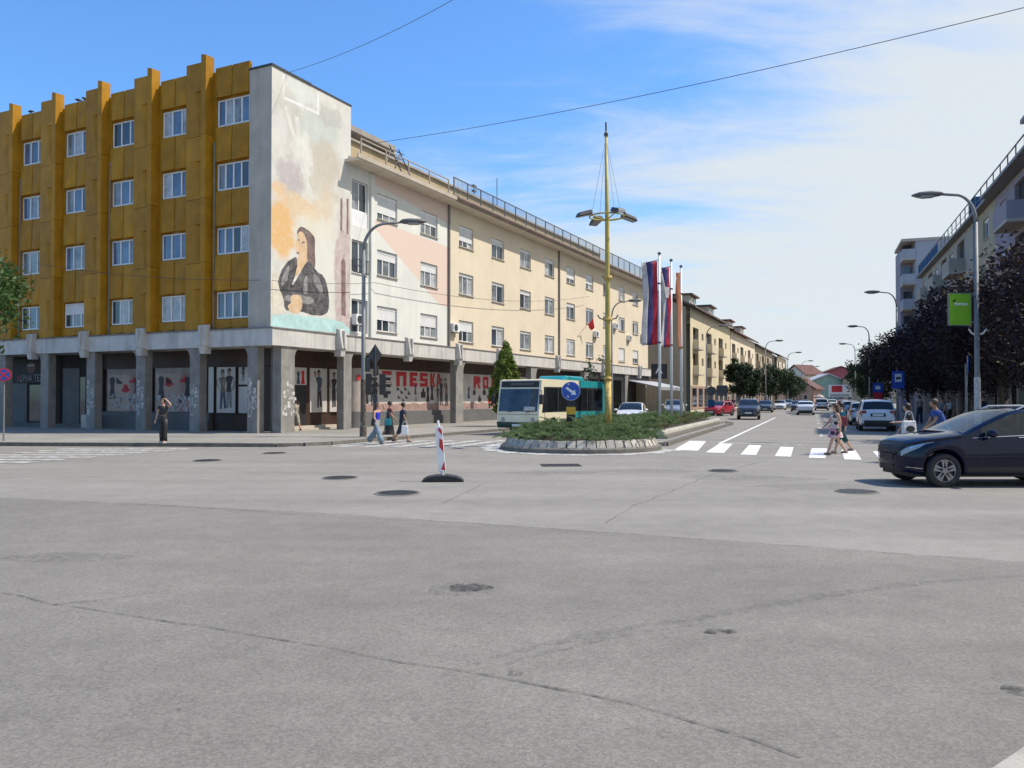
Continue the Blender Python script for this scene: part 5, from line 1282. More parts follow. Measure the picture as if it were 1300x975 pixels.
# yellow lighting mast
mx_, my_ = 3.43, 29.0
t = thing('lighting_mast', 'tall yellow lighting mast with four floodlights and stay wires on the island', 'lighting mast', (mx_, my_, .4))
obj('pole', MB().tube([(0, 0, 2.0), (0, 0, 3.2), (-.02, 0, 7.9), (-.05, 0, 10.9)], [.105, .095, .075, .045], 12), M['yellowpole'], t, smooth=True)
obj('pole_base', MB().tube([(0, 0, 0), (0, 0, 2.0)], [.125, .12], 12).lathe([(.145, 1.98), (.145, 2.06), (.11, 2.1)], 12), M['yellowold'], t, smooth=True)
obj('finial', MB().tube([(-.05, 0, 10.85), (-.055, 0, 11.25)], .03, 8).lathe([(.075, 10.75), (.075, 10.85), (.03, 10.9)], 10, (-.05, 0, 0)), M['darkmetal'], t)
for z in (4.1, 5.6): obj('collar', MB().lathe([(.15, z), (.17, z + .04), (.15, z + .12)], 12), M['yellowold'], t)
for s in (-1, 1): obj('flag_holder', MB().tube([(s * .12, 0, 4.15), (s * .3, 0, 4.2), (s * .36, 0, 4.32)], .025, 6), M['rust'], t)
for s in (-1, 1): obj('flag_holder', MB().tube([(s * .12, 0, 5.66), (s * .2, 0, 5.7)], .025, 6), M['rust'], t)
ring = [(.62 * math.cos(2 * PI * k / 28) - .03, .62 * math.sin(2 * PI * k / 28), 7.85) for k in range(29)]
obj('ring', MB().tube(ring, .03, 6), M['yellowpole'], t, smooth=True)
for k in range(4):
    a = R(20) + k * PI / 2; ca, sa = math.cos(a), math.sin(a)
    sp = obj('spoke', MB().tube([(-.03, 0, 7.72), (-.03 + .62 * ca, .62 * sa, 7.85)], .022, 6), M['yellowpole'], t)
    fl = MB(); u = Vector((ca, sa, 0)); w = Vector((-sa, ca, 0))
    def Q(f, g, z): q = Vector((-.03, 0, 7.9)) + u * f + w * g; return (q.x, q.y, q.z + z)
    fl.hexa([Q(.62, -.2, -.02), Q(.62, .2, -.02), Q(1.18, .17, -.16), Q(1.18, -.17, -.16), Q(.66, -.16, .14), Q(.66, .16, .14), Q(1.12, .13, .0), Q(1.12, -.13, .0)])
    fo = obj('floodlight', fl, M['darkmetal'], t, bevel=.03)
    obj('floodlight_lens', MB().poly([Q(.68, -.16, -.05), Q(.68, .16, -.05), Q(1.12, .14, -.165), Q(1.12, -.14, -.165)]), M['lamp'], fo, fix=False)
    obj('stay_wire', MB().tube([(-.05, 0, 10.7), (-.03 + .6 * ca, .6 * sa, 7.87)], .006, 4), M['galv'], t)
# keep-right sign on striped bollard
t = thing('keep_right_sign', 'round blue arrow sign on a yellow and black striped bollard', 'traffic sign', (2.0, 27.55, .42), R(-4))
for k in range(5):
    obj('band', MB().box(-.155 if k % 2 else -.15, .155 if k % 2 else .15, -.06, .06, .0 + k * .255, .255 + k * .255), M['amber'] if k % 2 else M['black'], t)
dsk = obj('disc', MB().lathe([(.305, -.075), (.31, -.06), (.305, -.045)], 36, (0, 0, 1.56), 'y'), M['signblue'], t)
obj('disc_rim', MB().lathe([(.318, -.07), (.318, -.05), (.305, -.05), (.305, -.07)], 36, (0, 0, 1.56), 'y'), M['signwhite'], dsk)
ar = [(-.2, .04), (.07, .04), (.07, .11), (.22, 0), (.07, -.11), (.07, -.04), (-.2, -.04)]
ca, sa = math.cos(R(-35)), math.sin(R(-35))
obj('arrow', MB().prism([(p[0] * ca - p[1] * sa, 1.56 + p[0] * sa + p[1] * ca) for p in ar], 'y', -.082, -.0765), M['signwhite'], dsk)
for (x, z) in ((-.08, 1.79), (-.1, 1.37)): obj('rivet_patch', MB().lathe([(.04, -.082), (.04, -.0765)], 12, (x, 0, z), 'y'), M['paper'], dsk)
# flag poles with banners
def cloth(w, h, wave, amp, fold, bands, m, t, top):
    nb = len(bands); nz_ = 26; x = 0
    for bi, (frac, mm) in enumerate(bands):
        rows = []
        for i in range(nz_ + 1):
            f = i / nz_; rr = []
            for j in range(5):
                u = (x + frac * j / 4); xx = -.1 - w * (1 - u)
                gather = 1 - fold * math.sin(PI * min(1, f * 1.05)) * .35
                d = amp * math.sin(wave * f * 5 + u * 4.2) * (1 - u) + amp * .5 * math.sin(f * 9 + u * 7)
                rr.append((xx * gather + .05 * math.sin(f * 6) * (1 - u), d, top - f * h - .12 * (1 - u) * (1 + math.sin(f * 3)) * .5))
            rows.append(rr)
        o_ = obj('flag_band', MB().grid(rows), M[mm], t, smooth=True, fix=False)
        md = o_.modifiers.new('thick', 'SOLIDIFY'); md.thickness = .006
        x += frac
M['fwhite'] = leafmat('flag_white', (0.72, 0.7, 0.69), (0.5, 0.49, 0.48), .45, 2); M['fblue'] = leafmat('flag_blue', (0.13, 0.12, 0.34), (0.06, 0.055, 0.16), .45, 2); M['fred'] = leafmat('flag_red', (0.68, 0.07, 0.1), (0.42, 0.035, 0.06), .45, 2); M['forange'] = leafmat('flag_orange', (0.6, 0.25, 0.14), (0.42, 0.2, 0.11), .45, 2)
for i, (px, Y, lb) in enumerate([(837.5, 40.4, 'flagpole with a white, blue and red striped banner'), (852.5, 42.4, 'flagpole with a striped banner bearing a pale emblem'), (865, 44.4, 'flagpole with a narrow furled orange banner')]):
    t = thing('flagpole', lb, 'flagpole', ((px - 650) / FPX * Y, Y, .42), R([10, 42, 66][i]), 'flagpoles in the long planter')
    obj('pole', MB().tube([(0, 0, 0), (0, 0, 8.5)], [.085, .05], 10), M['signwhite'], t, smooth=True)
    obj('cap', MB().lathe([(.09, 8.5), (.09, 8.56), (.02, 8.62)], 10), M['darkmetal'], t)
    obj('top_bar', MB().tube([(0, 0, 8.22), (-.82, 0, 8.02)], .02, 6), M['darkmetal'], t)
    obj('clamp', MB().lathe([(.09, 4.05), (.09, 4.12)], 8).lathe([(.09, 7.0), (.09, 7.07)], 8), M['darkmetal'], t)
    cloth(.84, 4.15, [1.0, 1.2, .9][i], [.11, .14, .1][i], [.25, .4, .5][i], [[(.34, 'fwhite'), (.33, 'fblue'), (.33, 'fred')], [(.34, 'fwhite'), (.33, 'fblue'), (.33, 'fred')], [(1.0, 'forange')]][i], None, t, 8.14)
    if i == 1:
        obj('emblem', MB().prism([(-.72, 6.5), (-.5, 6.5), (-.42, 6.75), (-.42, 7.05), (-.8, 7.05), (-.8, 6.75)], 'y', -.2, -.19), M['fwhite'], t)
# no-stopping sign at the left edge
g0 = gp(4.5, 560, .12)
t = thing('no_stopping_sign', 'round red and blue no-stopping sign on a thin grey post', 'traffic sign', g0, R(18))
obj('post', MB().tube([(0, 0, 0), (0, 0, 2.75)], .03, 8), M['galv'], t)
d_ = obj('disc', MB().lathe([(.25, -.05), (.25, -.03)], 32, (0, 0, 2.5), 'y'), M['signred'], t)
obj('disc_field', MB().lathe([(.2, -.056), (.2, -.051)], 32, (0, 0, 2.5), 'y'), M['signblue'], d_)
for s in (1, -1): obj('cross_bar', MB().prism([(-.16, 2.5 - s * .12), (-.12, 2.5 - s * .16), (.16, 2.5 + s * .12), (.12, 2.5 + s * .16)], 'y', -.061 - .001 * s, -.0565), M['signred'], d_)
# bus stop, parking and round signs on the right pavement
p = S(9.95, 24.8)
t = thing('bus_stop_sign', 'blue rectangular bus stop sign with white pictogram on a grey post', 'traffic sign', (*p, .12), R(-8))
obj('post', MB().tube([(0, 0, 0), (0, 0, 3.3)], .035, 8), M['galv'], t)
pn = obj('panel', MB().box(-.36, .36, -.06, -.035, 2.2, 3.28), M['signblue'], t)
obj('pictogram_field', MB().box(-.2, .2, -.066, -.061, 2.62, 3.12), M['signwhite'], pn); obj('pictogram_bus', MB().box(-.15, .15, -.071, -.0665, 2.8, 2.92).box(-.13, -.06, -.071, -.0665, 2.75, 2.8).box(.06, .13, -.071, -.0665, 2.75, 2.8), M['black'], pn)
p = S(9.75, -.3)
t = thing('round_road_sign', 'round road sign seen almost edge-on beside the banner lamp', 'traffic sign', (*p, .12), R(62))
obj('post', MB().tube([(0, 0, 0), (0, 0, 2.75)], .035, 8), M['galv'], t); obj('disc', MB().lathe([(.3, -.06), (.3, -.04)], 32, (0, 0, 2.72), 'y'), M['signblue'], t); obj('disc_back', MB().lathe([(.3, -.038), (.3, -.03)], 32, (0, 0, 2.72), 'y'), M['galv'], t)
p = S(10.2, 45)
t = thing('parking_sign', 'blue over red rectangular sign on a post far along the right pavement', 'traffic sign', (*p, .12), R(-12))
obj('post', MB().tube([(0, 0, 0), (0, 0, 3.2)], .04, 8), M['galv'], t); obj('panel_upper', MB().box(-.4, .4, -.06, -.04, 2.1, 2.9), M['signblue'], t); obj('panel_lower', MB().box(-.36, .36, -.06, -.04, 1.25, 2.08), M['signred'], t); obj('panel_mark', MB().box(-.2, .2, -.066, -.0605, 2.35, 2.65), M['signwhite'], t)
t = thing('road_sign_back', 'dark round sign and board seen from behind near the red car', 'traffic sign', ((903 - 650) / FPX * 78, 78, .05), R(-15))
obj('post', MB().tube([(0, 0, 0), (0, 0, 2.9)], .04, 8), M['darkmetal'], t); obj('disc', MB().lathe([(.45, -.06), (.45, -.03)], 24, (0, 0, 2.35), 'y'), M['darkmetal'], t); obj('board', MB().box(.5, 1.5, -.03, .03, 1.9, 2.9), M['darkmetal'], t); obj('bin', MB().box(-.3, .3, -.2, .2, 0, 1.5), M['teald'] if 'teald' in M else M['bluesheet'], t)
# striped delineator
g0 = gp(562, 611)
t = thing('delineator_post', 'leaning red and white striped marker post on a black rubber foot', 'marker post', (g0[0], g0[1], .006), R(4))
ft = MB()
prof = [(-.43, 0), (-.4, .05), (-.3, .1), (-.12, .13), (.12, .13), (.3, .1), (.41, .05), (.45, 0)]
ft.prism(prof, 'y', -.2, .2); obj('foot', ft, M['black'], t, bevel=.015)
for x in (-.28, .2): obj('foot_rib', MB().box(x, x + .08, -.205, .205, .0, .09), M['tyre'], t)
lean = lambda z: -.1 * (z - .1) / 1.15
def slab(z0, z1, m, name, e=0.0): return obj(name, MB().hexa([(-.075 - e + lean(z0), -.03 - e, z0), (.075 + e + lean(z0), -.03 - e, z0), (.075 + e + lean(z0), .03 + e, z0), (-.075 - e + lean(z0), .03 + e, z0), (-.075 - e + lean(z1), -.03 - e, z1), (.075 + e + lean(z1), -.03 - e, z1), (.075 + e + lean(z1), .03 + e, z1), (-.075 - e + lean(z1), .03 + e, z1)]), m, t, bevel=.008)
slab(.2, 1.15, M['signwhite'], 'post'); obj('post_neck', MB().tube([(lean(.1), 0, .1), (lean(.22), 0, .22)], [.03, .05], 10), M['signwhite'], t)
obj('post_cap', MB().tube([(lean(1.15), 0, 1.15), (lean(1.25), 0, 1.27)], [.03, .022], 10), M['signwhite'], t)
for z in (.22, .6, .95):
    zz = min(1.12, z + .3)
    pts = [(.065, z), (.065, zz - .05), (.0, zz), (-.02, z + .12)] if z > .3 else [(.065, z), (.065, z + .2), (-.02, z + .02)]
    obj('red_stripe', MB().prism([(a + lean(b), b) for a, b in pts], 'y', -.0335, -.0305), M['signred'], t)
# traffic signal cluster beside the lamp
t = thing('traffic_signal', 'dark traffic signal heads and a diamond sign seen from behind beside the corner lamp', 'traffic light', (-5.62, 33.3, .12), R(10))
obj('post', MB().tube([(0, 0, 0), (0, 0, 3.75)], .05, 8), M['darkmetal'], t)
obj('diamond_sign', MB().prism([(-.28, 3.4), (0, 2.95), (.28, 3.4), (0, 3.85)], 'y', .05, .07), M['darkmetal'], t)
for x, rot in ((-.26, .4), (.3, -1.3)):
    hd = obj('signal_head', MB().box(x - .13, x + .13, -.12, .1, 1.75, 2.62), M['black'], t, bevel=.02)
    for k in range(3): obj('signal_visor', MB().tube([(x + .1, 0, 1.9 + k * .28), (x + .32, .06, 1.88 + k * .28)], .1, 10), M['black'], hd)
    obj('signal_arm', MB().box(min(0, x), max(0, x), -.02, .02, 2.1, 2.16), M['darkmetal'], t)
obj('signal_plate', MB().box(-.42, -.2, .02, .04, 2.7, 3.3).box(-.08, .14, .06, .08, 2.55, 2.95), M['darkmetal'], t)
# overhead wires
def wire(p, q, sag, r, label):
    P = [Vector(p).lerp(Vector(q), i / 24) - Vector((0, 0, sag * 4 * (i / 24) * (1 - i / 24))) for i in range(25)]
    c = P[0].copy(); o_ = obj('overhead_wire', MB().tube([v - c for v in P], r, 5), M['darkmetal'], None, loc=tuple(c)); return tag(o_, label, 'cable', 'overhead wires')
a = cwf(RC, 9.5, 2.3)
wire((a[0], a[1], 16.4), (21, 23.2, 14.6), .55, .014, 'long overhead wire from the cream roof chimney across the street')
a = cwf(-CA, -.2, 1)
wire((a[0], a[1], 17.15), (-1.5, 30, 17.0), .3, .011, 'short overhead wire rising from the top of the mural wall')
a = cwf(-CA, -16.0, -.7); b = cwf(RC, 6.5, -.4)
wire((a[0], a[1], 9.0), (cwf(-CA, -.1, -.6)[0], cwf(-CA, -.1, -.6)[1], 7.1), .25, .012, 'thin cable slung along the ochre facade')
b1 = cwf(-CA, .25, -.3); b2 = cwf(RC, 7.6, -.3); b3 = cwf(RC, 40, -.5)
wire((b1[0], b1[1], 7.1), (b2[0], b2[1], 8.0), .1, .012, 'thin cable crossing the mural figure'); wire((b2[0], b2[1], 8.0), (b3[0], b3[1], 10.9), .7, .014, 'thin sagging cable along the cream facade')
# birds on the parapet
for i, (x, z) in enumerate([(-17.6, 17.61), (-13.6, 17.61), (-13.1, 17.61)]):
    q = cwf(-CA, x, -.02)
    t = thing('pigeon', ['lone dark pigeon perched on the ochre parapet', 'dark pigeon perched beside another on the ochre parapet', 'second pigeon of the pair on the ochre parapet'][i], 'bird', (q[0], q[1], z), R(30 * i), 'pigeons on the parapet')
    obj('body', MB().lathe([(.01, -.16), (.05, -.1), (.075, 0), (.06, .08), (.03, .12), (.035, .16), (.005, .2)], 10, (0, 0, .12), 'x'), M['black'], t, smooth=True)
    obj('legs', MB().box(-.02, 0, -.03, -.02, 0, .07).box(-.02, 0, .02, .03, 0, .07), M['rust'], t)

# ================================================================== VEHICLES
def interp(tab, s):
    for (a, b), (c, d) in zip(tab, tab[1:]):
        if s <= c: return b + (d - b) * (0 if c == a else max(0, s - a) / (c - a))
    return tab[-1][1]
def smooth_tab(tab, k=.07):
    L = tab[-1][0]; S_ = [i * L / 160 for i in range(161)]
    return [(s, sum(interp(tab, min(L, max(0, s + d * k / 3))) for d in (-3, -2, -1, 0, 1, 2, 3)) / 7 if k < s < L - k else interp(tab, s)) for s in S_]
SPEC = {
 'crossover': dict(L=4.16, top=[(0, .66), (.05, .8), (.14, .9), (.4, .985), (.8, 1.04), (1.12, 1.08), (1.65, 1.33), (2.05, 1.5), (2.35, 1.56), (3.1, 1.575), (3.6, 1.53), (3.85, 1.38), (4.05, 1.05), (4.16, .78)],
    belt=[(0, .6), (.1, .78), (.4, .87), (1.0, .95), (1.6, .98), (3.6, 1.07), (3.95, 1.04), (4.16, .74)], w=[(0, .3), (.05, .52), (.15, .69), (.35, .81), (.6, .86), (2, .87), (3.6, .86), (4.0, .79), (4.16, .68)],
    ws=(1.16, 2.18), sides=[(1.5, 2.42), (2.5, 3.22), (3.28, 3.68)], rw=(3.64, 4.0), wheels=(.74, 3.28), r=.33, sill=.25),
 'suv': dict(L=4.5, top=[(0, .74), (.05, .9), (.2, 1.0), (.9, 1.08), (1.15, 1.12), (1.75, 1.48), (2.1, 1.64), (2.6, 1.68), (3.6, 1.66), (4.12, 1.6), (4.34, 1.16), (4.44, 1.0), (4.5, .85)],
    belt=[(0, .68), (.2, .92), (1.1, 1.0), (3.9, 1.13), (4.3, 1.1), (4.5, .82)], w=[(0, .64), (.1, .77), (.4, .88), (2, .92), (3.9, .9), (4.35, .84), (4.5, .78)],
    ws=(1.2, 2.1), sides=[(1.5, 2.5), (2.58, 3.4), (3.48, 3.9)], rw=(4.13, 4.35), wheels=(.88, 3.55), r=.35, sill=.3),
 'sedan': dict(L=4.5, top=[(0, .6), (.06, .74), (.3, .84), (1.2, .96), (1.9, 1.3), (2.3, 1.42), (3.0, 1.43), (3.5, 1.33), (4.0, 1.06), (4.4, 1.02), (4.5, .8)],
    belt=[(0, .55), (.1, .7), (1.2, .88), (3.8, .97), (4.4, .95), (4.5, .75)], w=[(0, .6), (.1, .74), (.4, .84), (2, .88), (4, .86), (4.4, .8), (4.5, .74)],
    ws=(1.24, 2.2), sides=[(1.6, 2.5), (2.58, 3.45)], rw=(3.42, 3.95), wheels=(.85, 3.5), r=.315, sill=.22),
 'hatch': dict(L=4.0, top=[(0, .6), (.05, .74), (.3, .86), (1.0, .98), (1.65, 1.34), (2.0, 1.45), (2.9, 1.47), (3.5, 1.4), (3.8, 1.08), (3.95, .92), (4.0, .75)],
    belt=[(0, .55), (.1, .7), (1.0, .9), (3.5, 1.0), (3.85, .95), (4.0, .7)], w=[(0, .6), (.1, .72), (.35, .82), (2, .86), (3.5, .84), (3.9, .77), (4.0, .72)],
    ws=(1.04, 1.95), sides=[(1.35, 2.2), (2.28, 2.95), (3.0, 3.35)], rw=(3.46, 3.8), wheels=(.8, 3.25), r=.305, sill=.22),
 'wagon': dict(L=4.55, top=[(0, .6), (.06, .76), (.3, .87), (1.15, .99), (1.8, 1.35), (2.2, 1.47), (3.6, 1.48), (4.1, 1.42), (4.4, 1.05), (4.5, .92), (4.55, .75)],
    belt=[(0, .55), (.1, .72), (1.15, .91), (4.1, 1.0), (4.4, .95), (4.55, .7)], w=[(0, .6), (.1, .74), (.4, .84), (2, .88), (4.1, .86), (4.45, .8), (4.55, .75)],
    ws=(1.2, 2.1), sides=[(1.55, 2.45), (2.53, 3.3), (3.38, 4.0)], rw=(4.1, 4.38), wheels=(.85, 3.5), r=.315, sill=.22)}
for v in SPEC.values():
    for k in ('top', 'belt', 'w'): v[k] = smooth_tab(v[k])
def section(sp, s):
    zt, zb, w = interp(sp['top'], s), interp(sp['belt'], s), interp(sp['w'], s)
    zb = min(zb, zt - .02); L = sp['L']; zu = sp['sill'] + .1 * max(0, 1 - s / .3) * .5 + .12 * max(0, 1 - (L - s) / .4)
    ra = sp['r'] + .055
    for c in sp['wheels']:
        if abs(s - c) < ra: zu = max(zu, sp['r'] + math.sqrt(ra * ra - (s - c) ** 2))
    zu = min(zu, zb - .1); hgt = zb - zu; g = zt - zb
    wr = w * .95 - max(0, g - .08) * .34 - (.02 if g > .1 else .05)
    return [(0, zu), (w * .9, zu), (w * .975, zu + min(.05, hgt * .2)), (w * 1.0, zu + hgt * .42), (w * .992, zu + hgt * .7), (w * .965, zu + hgt * .93), (w * .945, zb),
            (wr + .035, zt - min(.1, g * .5 + .004)), (wr - .03, zt - min(.035, g * .3)), (wr * .6, zt - .008), (wr * .3, zt - .001), (0, zt)]
def car(kind, loc, rot, pm, label, clear=False, name='parked_car', group=None, plate=True):
    sp = SPEC[kind]; L = sp['L']; t = thing(name, label, 'car', loc, rot, group)
    st = {0.0, L, *[i * L / 66 for i in range(67)], *sp['ws'], *sp['rw'], *[v for q in sp['sides'] for v in q]}
    for c in sp['wheels']:
        ra = sp['r'] + .055; st |= {c + ra * math.cos(a) for a in [PI * k / 14 for k in range(15)]}; st |= {c - ra - .004, c + ra + .004}
    st = sorted(st); st = [s for i, s in enumerate(st) if i == 0 or s - st[i - 1] > .003]
    secs = [section(sp, s) for s in st]; nr = len(secs[0])
    body, glz, wsh = MB(), MB(), MB()
    def add(mb, quad): mb.add(quad, [(0, 1, 2, 3)])
    V = lambda i, k, sg: (L / 2 - st[i], sg * secs[i][k][0], secs[i][k][1])
    bodyv = [V(i, k, sg) for sg in (1, -1) for i in range(len(st)) for k in range(nr)]; bodyf = []; NS = len(st)
    I = lambda i, k, sg: (0 if sg > 0 else NS * nr) + i * nr + k
    gf, wf = {}, {}
    for i in range(NS - 1):
        m = (st[i] + st[i + 1]) / 2
        for k in range(nr - 1):
            for sg in (1, -1):
                q = (I(i, k, sg), I(i + 1, k, sg), I(i + 1, k + 1, sg), I(i, k + 1, sg))
                if sg < 0: q = q[::-1]
                if k == 6 and any(a < m < b for a, b in sp['sides']): gf.setdefault((sg, [j for j, (a, b) in enumerate(sp['sides']) if a < m < b][0]), []).append(q)
                elif k >= 8 and sp['ws'][0] < m < sp['ws'][1]: wf.setdefault('windscreen', []).append(q)
                elif k >= 8 and sp['rw'][0] < m < sp['rw'][1]: wf.setdefault('rear_window', []).append(q)
                else: bodyf.append(q)
    for i in (0, NS - 1):
        ring_ = [I(i, k, 1) for k in range(nr)] + [I(i, k, -1) for k in range(nr - 1, -1, -1)]
        bodyf.append(tuple(ring_))
    def mk(nm, fs, m):
        me = bpy.data.meshes.new(nm); me.from_pydata(bodyv, [], fs)
        import bmesh
        b = bmesh.new(); b.from_mesh(me); bmesh.ops.delete(b, geom=[v for v in b.verts if not v.link_faces], context='VERTS'); bmesh.ops.remove_doubles(b, verts=b.verts, dist=.0008)
        if nm == 'body': bmesh.ops.recalc_face_normals(b, faces=b.faces)
        for f in b.faces: f.smooth = True
        for e in b.edges:
            if len(e.link_faces) == 2 and e.calc_face_angle(0) > R(32): e.smooth = False
        b.to_mesh(me); b.free(); me.materials.append(m)
        o_ = bpy.data.objects.new(nm, me); col.objects.link(o_); o_.parent = t; return o_
    bd = mk('body', bodyf, pm); gm_ = M['carglass'] if clear else M['caropaque']
    for fs_ in gf.values(): mk('side_window', fs_, gm_)
    for nm_, fs_ in wf.items(): mk(nm_, fs_, gm_)
    def pt(s, k, sg, off=.004):
        sec = section(sp, s); k0 = min(int(k), nr - 2); f = k - k0
        y = sec[k0][0] * (1 - f) + sec[k0 + 1][0] * f; z = sec[k0][1] * (1 - f) + sec[k0 + 1][1] * f
        return (L / 2 - s + (off if s < L * .1 else (-off if s > L * .9 else 0)), sg * (y + off), z + off * .5)
    def patch(nm, s0, s1, k0, k1, sg, m, off=.005, ns=8, nk=4, parent=None):
        return obj(nm, MB().grid([[pt(s0 + (s1 - s0) * i / ns, (k0(i / ns) if callable(k0) else k0) + ((k1(i / ns) if callable(k1) else k1) - (k0(i / ns) if callable(k0) else k0)) * j / nk, sg, off) for j in range(nk + 1)] for i in range(ns + 1)]), m, parent or t, smooth=True, fix=False)
    for sg in (1, -1):
        patch('headlight', .05, .55, lambda f: 4.2 + 1.2 * f, lambda f: 5.9 + .05 * f, sg, M['lamp'])
        patch('tail_light', L - .34, L - .03, 4.2, 6.0, sg, M['tail'])
        patch('sill_trim', sp['wheels'][0] + sp['r'] + .1, sp['wheels'][1] - sp['r'] - .1, 1.3, 2.4, sg, M['black'], .006)
        for s in [sp['sides'][0][0] - .05, sp['sides'][0][1] + .04, sp['sides'][1][1] + .03]:
            if s < sp['wheels'][1] - sp['r'] - .1 or True:
                kk = 2.3 if s < sp['wheels'][1] - sp['r'] - .08 and s > sp['wheels'][0] + sp['r'] + .05 else 4.6
                patch('door_gap', s, s + .01, kk, 6.0, sg, M['black'], .0025, 1, 6)
        for s in (sp['sides'][0][1] - .24, sp['sides'][1][1] - .2):
            patch('door_handle', s, s + .17, 5.15, 5.4, sg, M['chrome'] if clear else pm, .022, 3, 2)
        sm = sp['sides'][0][0] + .1; zb = interp(sp['belt'], sm); w = interp(sp['w'], sm)
        mr_ = obj('mirror', MB().lathe([(.02, -.07), (.085, -.05), (.1, .0), (.085, .05), (.03, .09)], 12, (L / 2 - sm, sg * (w + .1), zb + .08), 'x', 1.25, .8), pm, t, smooth=True)
        obj('mirror_trim', MB().box(L / 2 - sm - .02, L / 2 - sm + .04, sg * (w - .06) if sg > 0 else sg * (w + .03), sg * (w + .03) if sg > 0 else sg * (w - .06), zb + .03, zb + .07), M['chrome' if clear else 'black'], mr_)
        for c in sp['wheels']:
            r = sp['r']; y = sg * (interp(sp['w'], c) - .11)
            wh = obj('wheel', MB().lathe([(r * .66, -.1), (r * .93, -.105), (r, -.075), (r, .075), (r * .93, .105), (r * .66, .1), (r * .66, -.1)], 32, (L / 2 - c, y, r), 'y', caps=False), M['tyre'], t, smooth=True)
            yo = y + sg * .075
            rm = MB().lathe([(r * .68, yo - .02), (r * .68, yo + sg * .02), (r * .62, yo + sg * .022), (r * .6, yo - .02)], 28, (L / 2 - c, 0, r), 'y', caps=False)
            for q in range(5):
                a0 = q * 2 * PI / 5 + .3
                for da in (-.16, .16):
                    a = a0 + da; dx, dz = math.cos(a), math.sin(a); nx, nz_ = -dz, dx; hw = .034
                    P = []
                    for rr, ww in ((.05, .028), (r * .64, hw)):
                        for s_ in (-1, 1): P.append((L / 2 - c + dx * rr + nx * ww * s_, r + dz * rr + nz_ * ww * s_))
                    rm.prism([P[0], P[1], P[3], P[2]], 'y', yo - .012, yo + sg * .022)
            rm.lathe([(.055, yo - .02), (.055, yo + sg * .03)], 12, (L / 2 - c, 0, r), 'y')
            obj('rim', rm, M['rim'], wh); obj('brake_disc', MB().lathe([(r * .62, yo - sg * .05), (r * .62, yo - sg * .03)], 20, (L / 2 - c, 0, r), 'y'), M['black'], wh)
    obj('underbody', MB().box(-L / 2 + .2, L / 2 - .2, -.62, .62, sp['sill'] - .06, sp['sill'] + .12), M['black'], t)
    zt0 = interp(sp['top'], 0)
    obj('grille', MB().box(L / 2 - .02, L / 2 + .014, -min(.42, sp['w'][0][1] - .02), min(.42, sp['w'][0][1] - .02), zt0 - .16, zt0 - .03), M['black'], t); obj('lower_grille', MB().box(L / 2 - .02, L / 2 + .012, -min(.45, sp['w'][0][1] - .02), min(.45, sp['w'][0][1] - .02), zt0 - .36, zt0 - .25), M['black'], t)
    if kind in ('suv', 'hatch', 'wagon'):
        zr = .93 if kind == 'suv' else .84
        obj('tailgate_recess', MB().box(-L / 2 - .004, -L / 2 + .14, -.36, .36, zr - .16, zr + .01), M['black'], t)
        obj('rear_plate', MB().box(-L / 2 - .016, -L / 2 - .005, -.26, .26, zr - .13, zr - .02), M['plate'], t)
        for sg in (1, -1): obj('rear_lamp', MB().box(-L / 2 + .0, -L / 2 + .2, min(sg * .56, sg * .78), max(sg * .56, sg * .78), zr + .02, zr + .15), M['tail'], t, bevel=.02)
    if kind == 'crossover':
        for sg in (1, -1):
            patch('upper_grille', .004, .13, 6.4, 11.0, sg, M['black'], .004, 5, 6)
            patch('lower_trim', .1, .34, 2.3, 2.36, sg, M['chrome'], .004, 4, 1)
            patch('hood_gap', .3, 1.12, 6.02, 6.1, sg, M['black'], .003, 10, 1); patch('bumper_gap', .36, .37, 2.4, 4.4, sg, M['black'], .003, 1, 6)
            patch('window_trim', 1.3, 3.7, 5.94, 6.02, sg, M['chrome'], .004, 16, 1)
            patch('headlight_core', .16, .42, lambda f: 4.9 + .55 * f, lambda f: 5.5 + .3 * f, sg, M['chrome'], .008)
    if plate:
        obj('number_plate', MB().box(L / 2, L / 2 + .02, -.26, .26, zt0 - .245, zt0 - .135), M['plate'], t)
        obj('number_plate', MB().box(-L / 2 - .02, -L / 2, -.26, .26, .62, .73), M['plate'], t)
    obj('rear_bumper', MB().box(-L / 2 - .03, -L / 2 + .2, -.68, .68, sp['sill'] + .08, sp['sill'] + .28), M['black'], t, bevel=.03)
    if kind in ('crossover', 'wagon', 'suv'):
        for sg in (1, -1):
            pth = []
            for k in range(9):
                s = sp['ws'][1] + .1 + (sp['rw'][0] - sp['ws'][1] - .2) * k / 8; q = section(sp, s)[8]
                pth.append((L / 2 - s, sg * (q[0] - .02), q[1] + (.05 if 0 < k < 8 else .0)))
            obj('roof_rail', MB().tube(pth, .016, 6), M['chrome'], t)
    if clear:
        for sx_, y in ((1.95, .36), (1.95, -.36), (2.85, .36), (2.85, -.36)):
            x = L / 2 - sx_
            obj('seat', MB().hexa([(x - .1, y - .22, .35), (x + .45, y - .22, .4), (x + .45, y + .22, .4), (x - .1, y + .22, .35), (x - .1, y - .22, .52), (x + .45, y - .22, .55), (x + .45, y + .22, .55), (x - .1, y + .22, .52)]).hexa([(x - .12, y - .22, .5), (x + .05, y - .22, .5), (x + .05, y + .22, .5), (x - .12, y + .22, .5), (x - .32, y - .2, 1.1), (x - .2, y - .2, 1.1), (x - .2, y + .2, 1.1), (x - .32, y + .2, 1.1)]).box(x - .36, x - .26, y - .12, y + .12, 1.14, 1.32), M['seat'], t, bevel=.03)
        obj('dashboard', MB().box(L / 2 - 1.6, L / 2 - 1.25, -.68, .68, .6, .97), M['black'], t, bevel=.04)
        obj('floor', MB().box(-L / 2 + .5, L / 2 - 1.1, -.7, .7, .3, .36), M['black'], t)
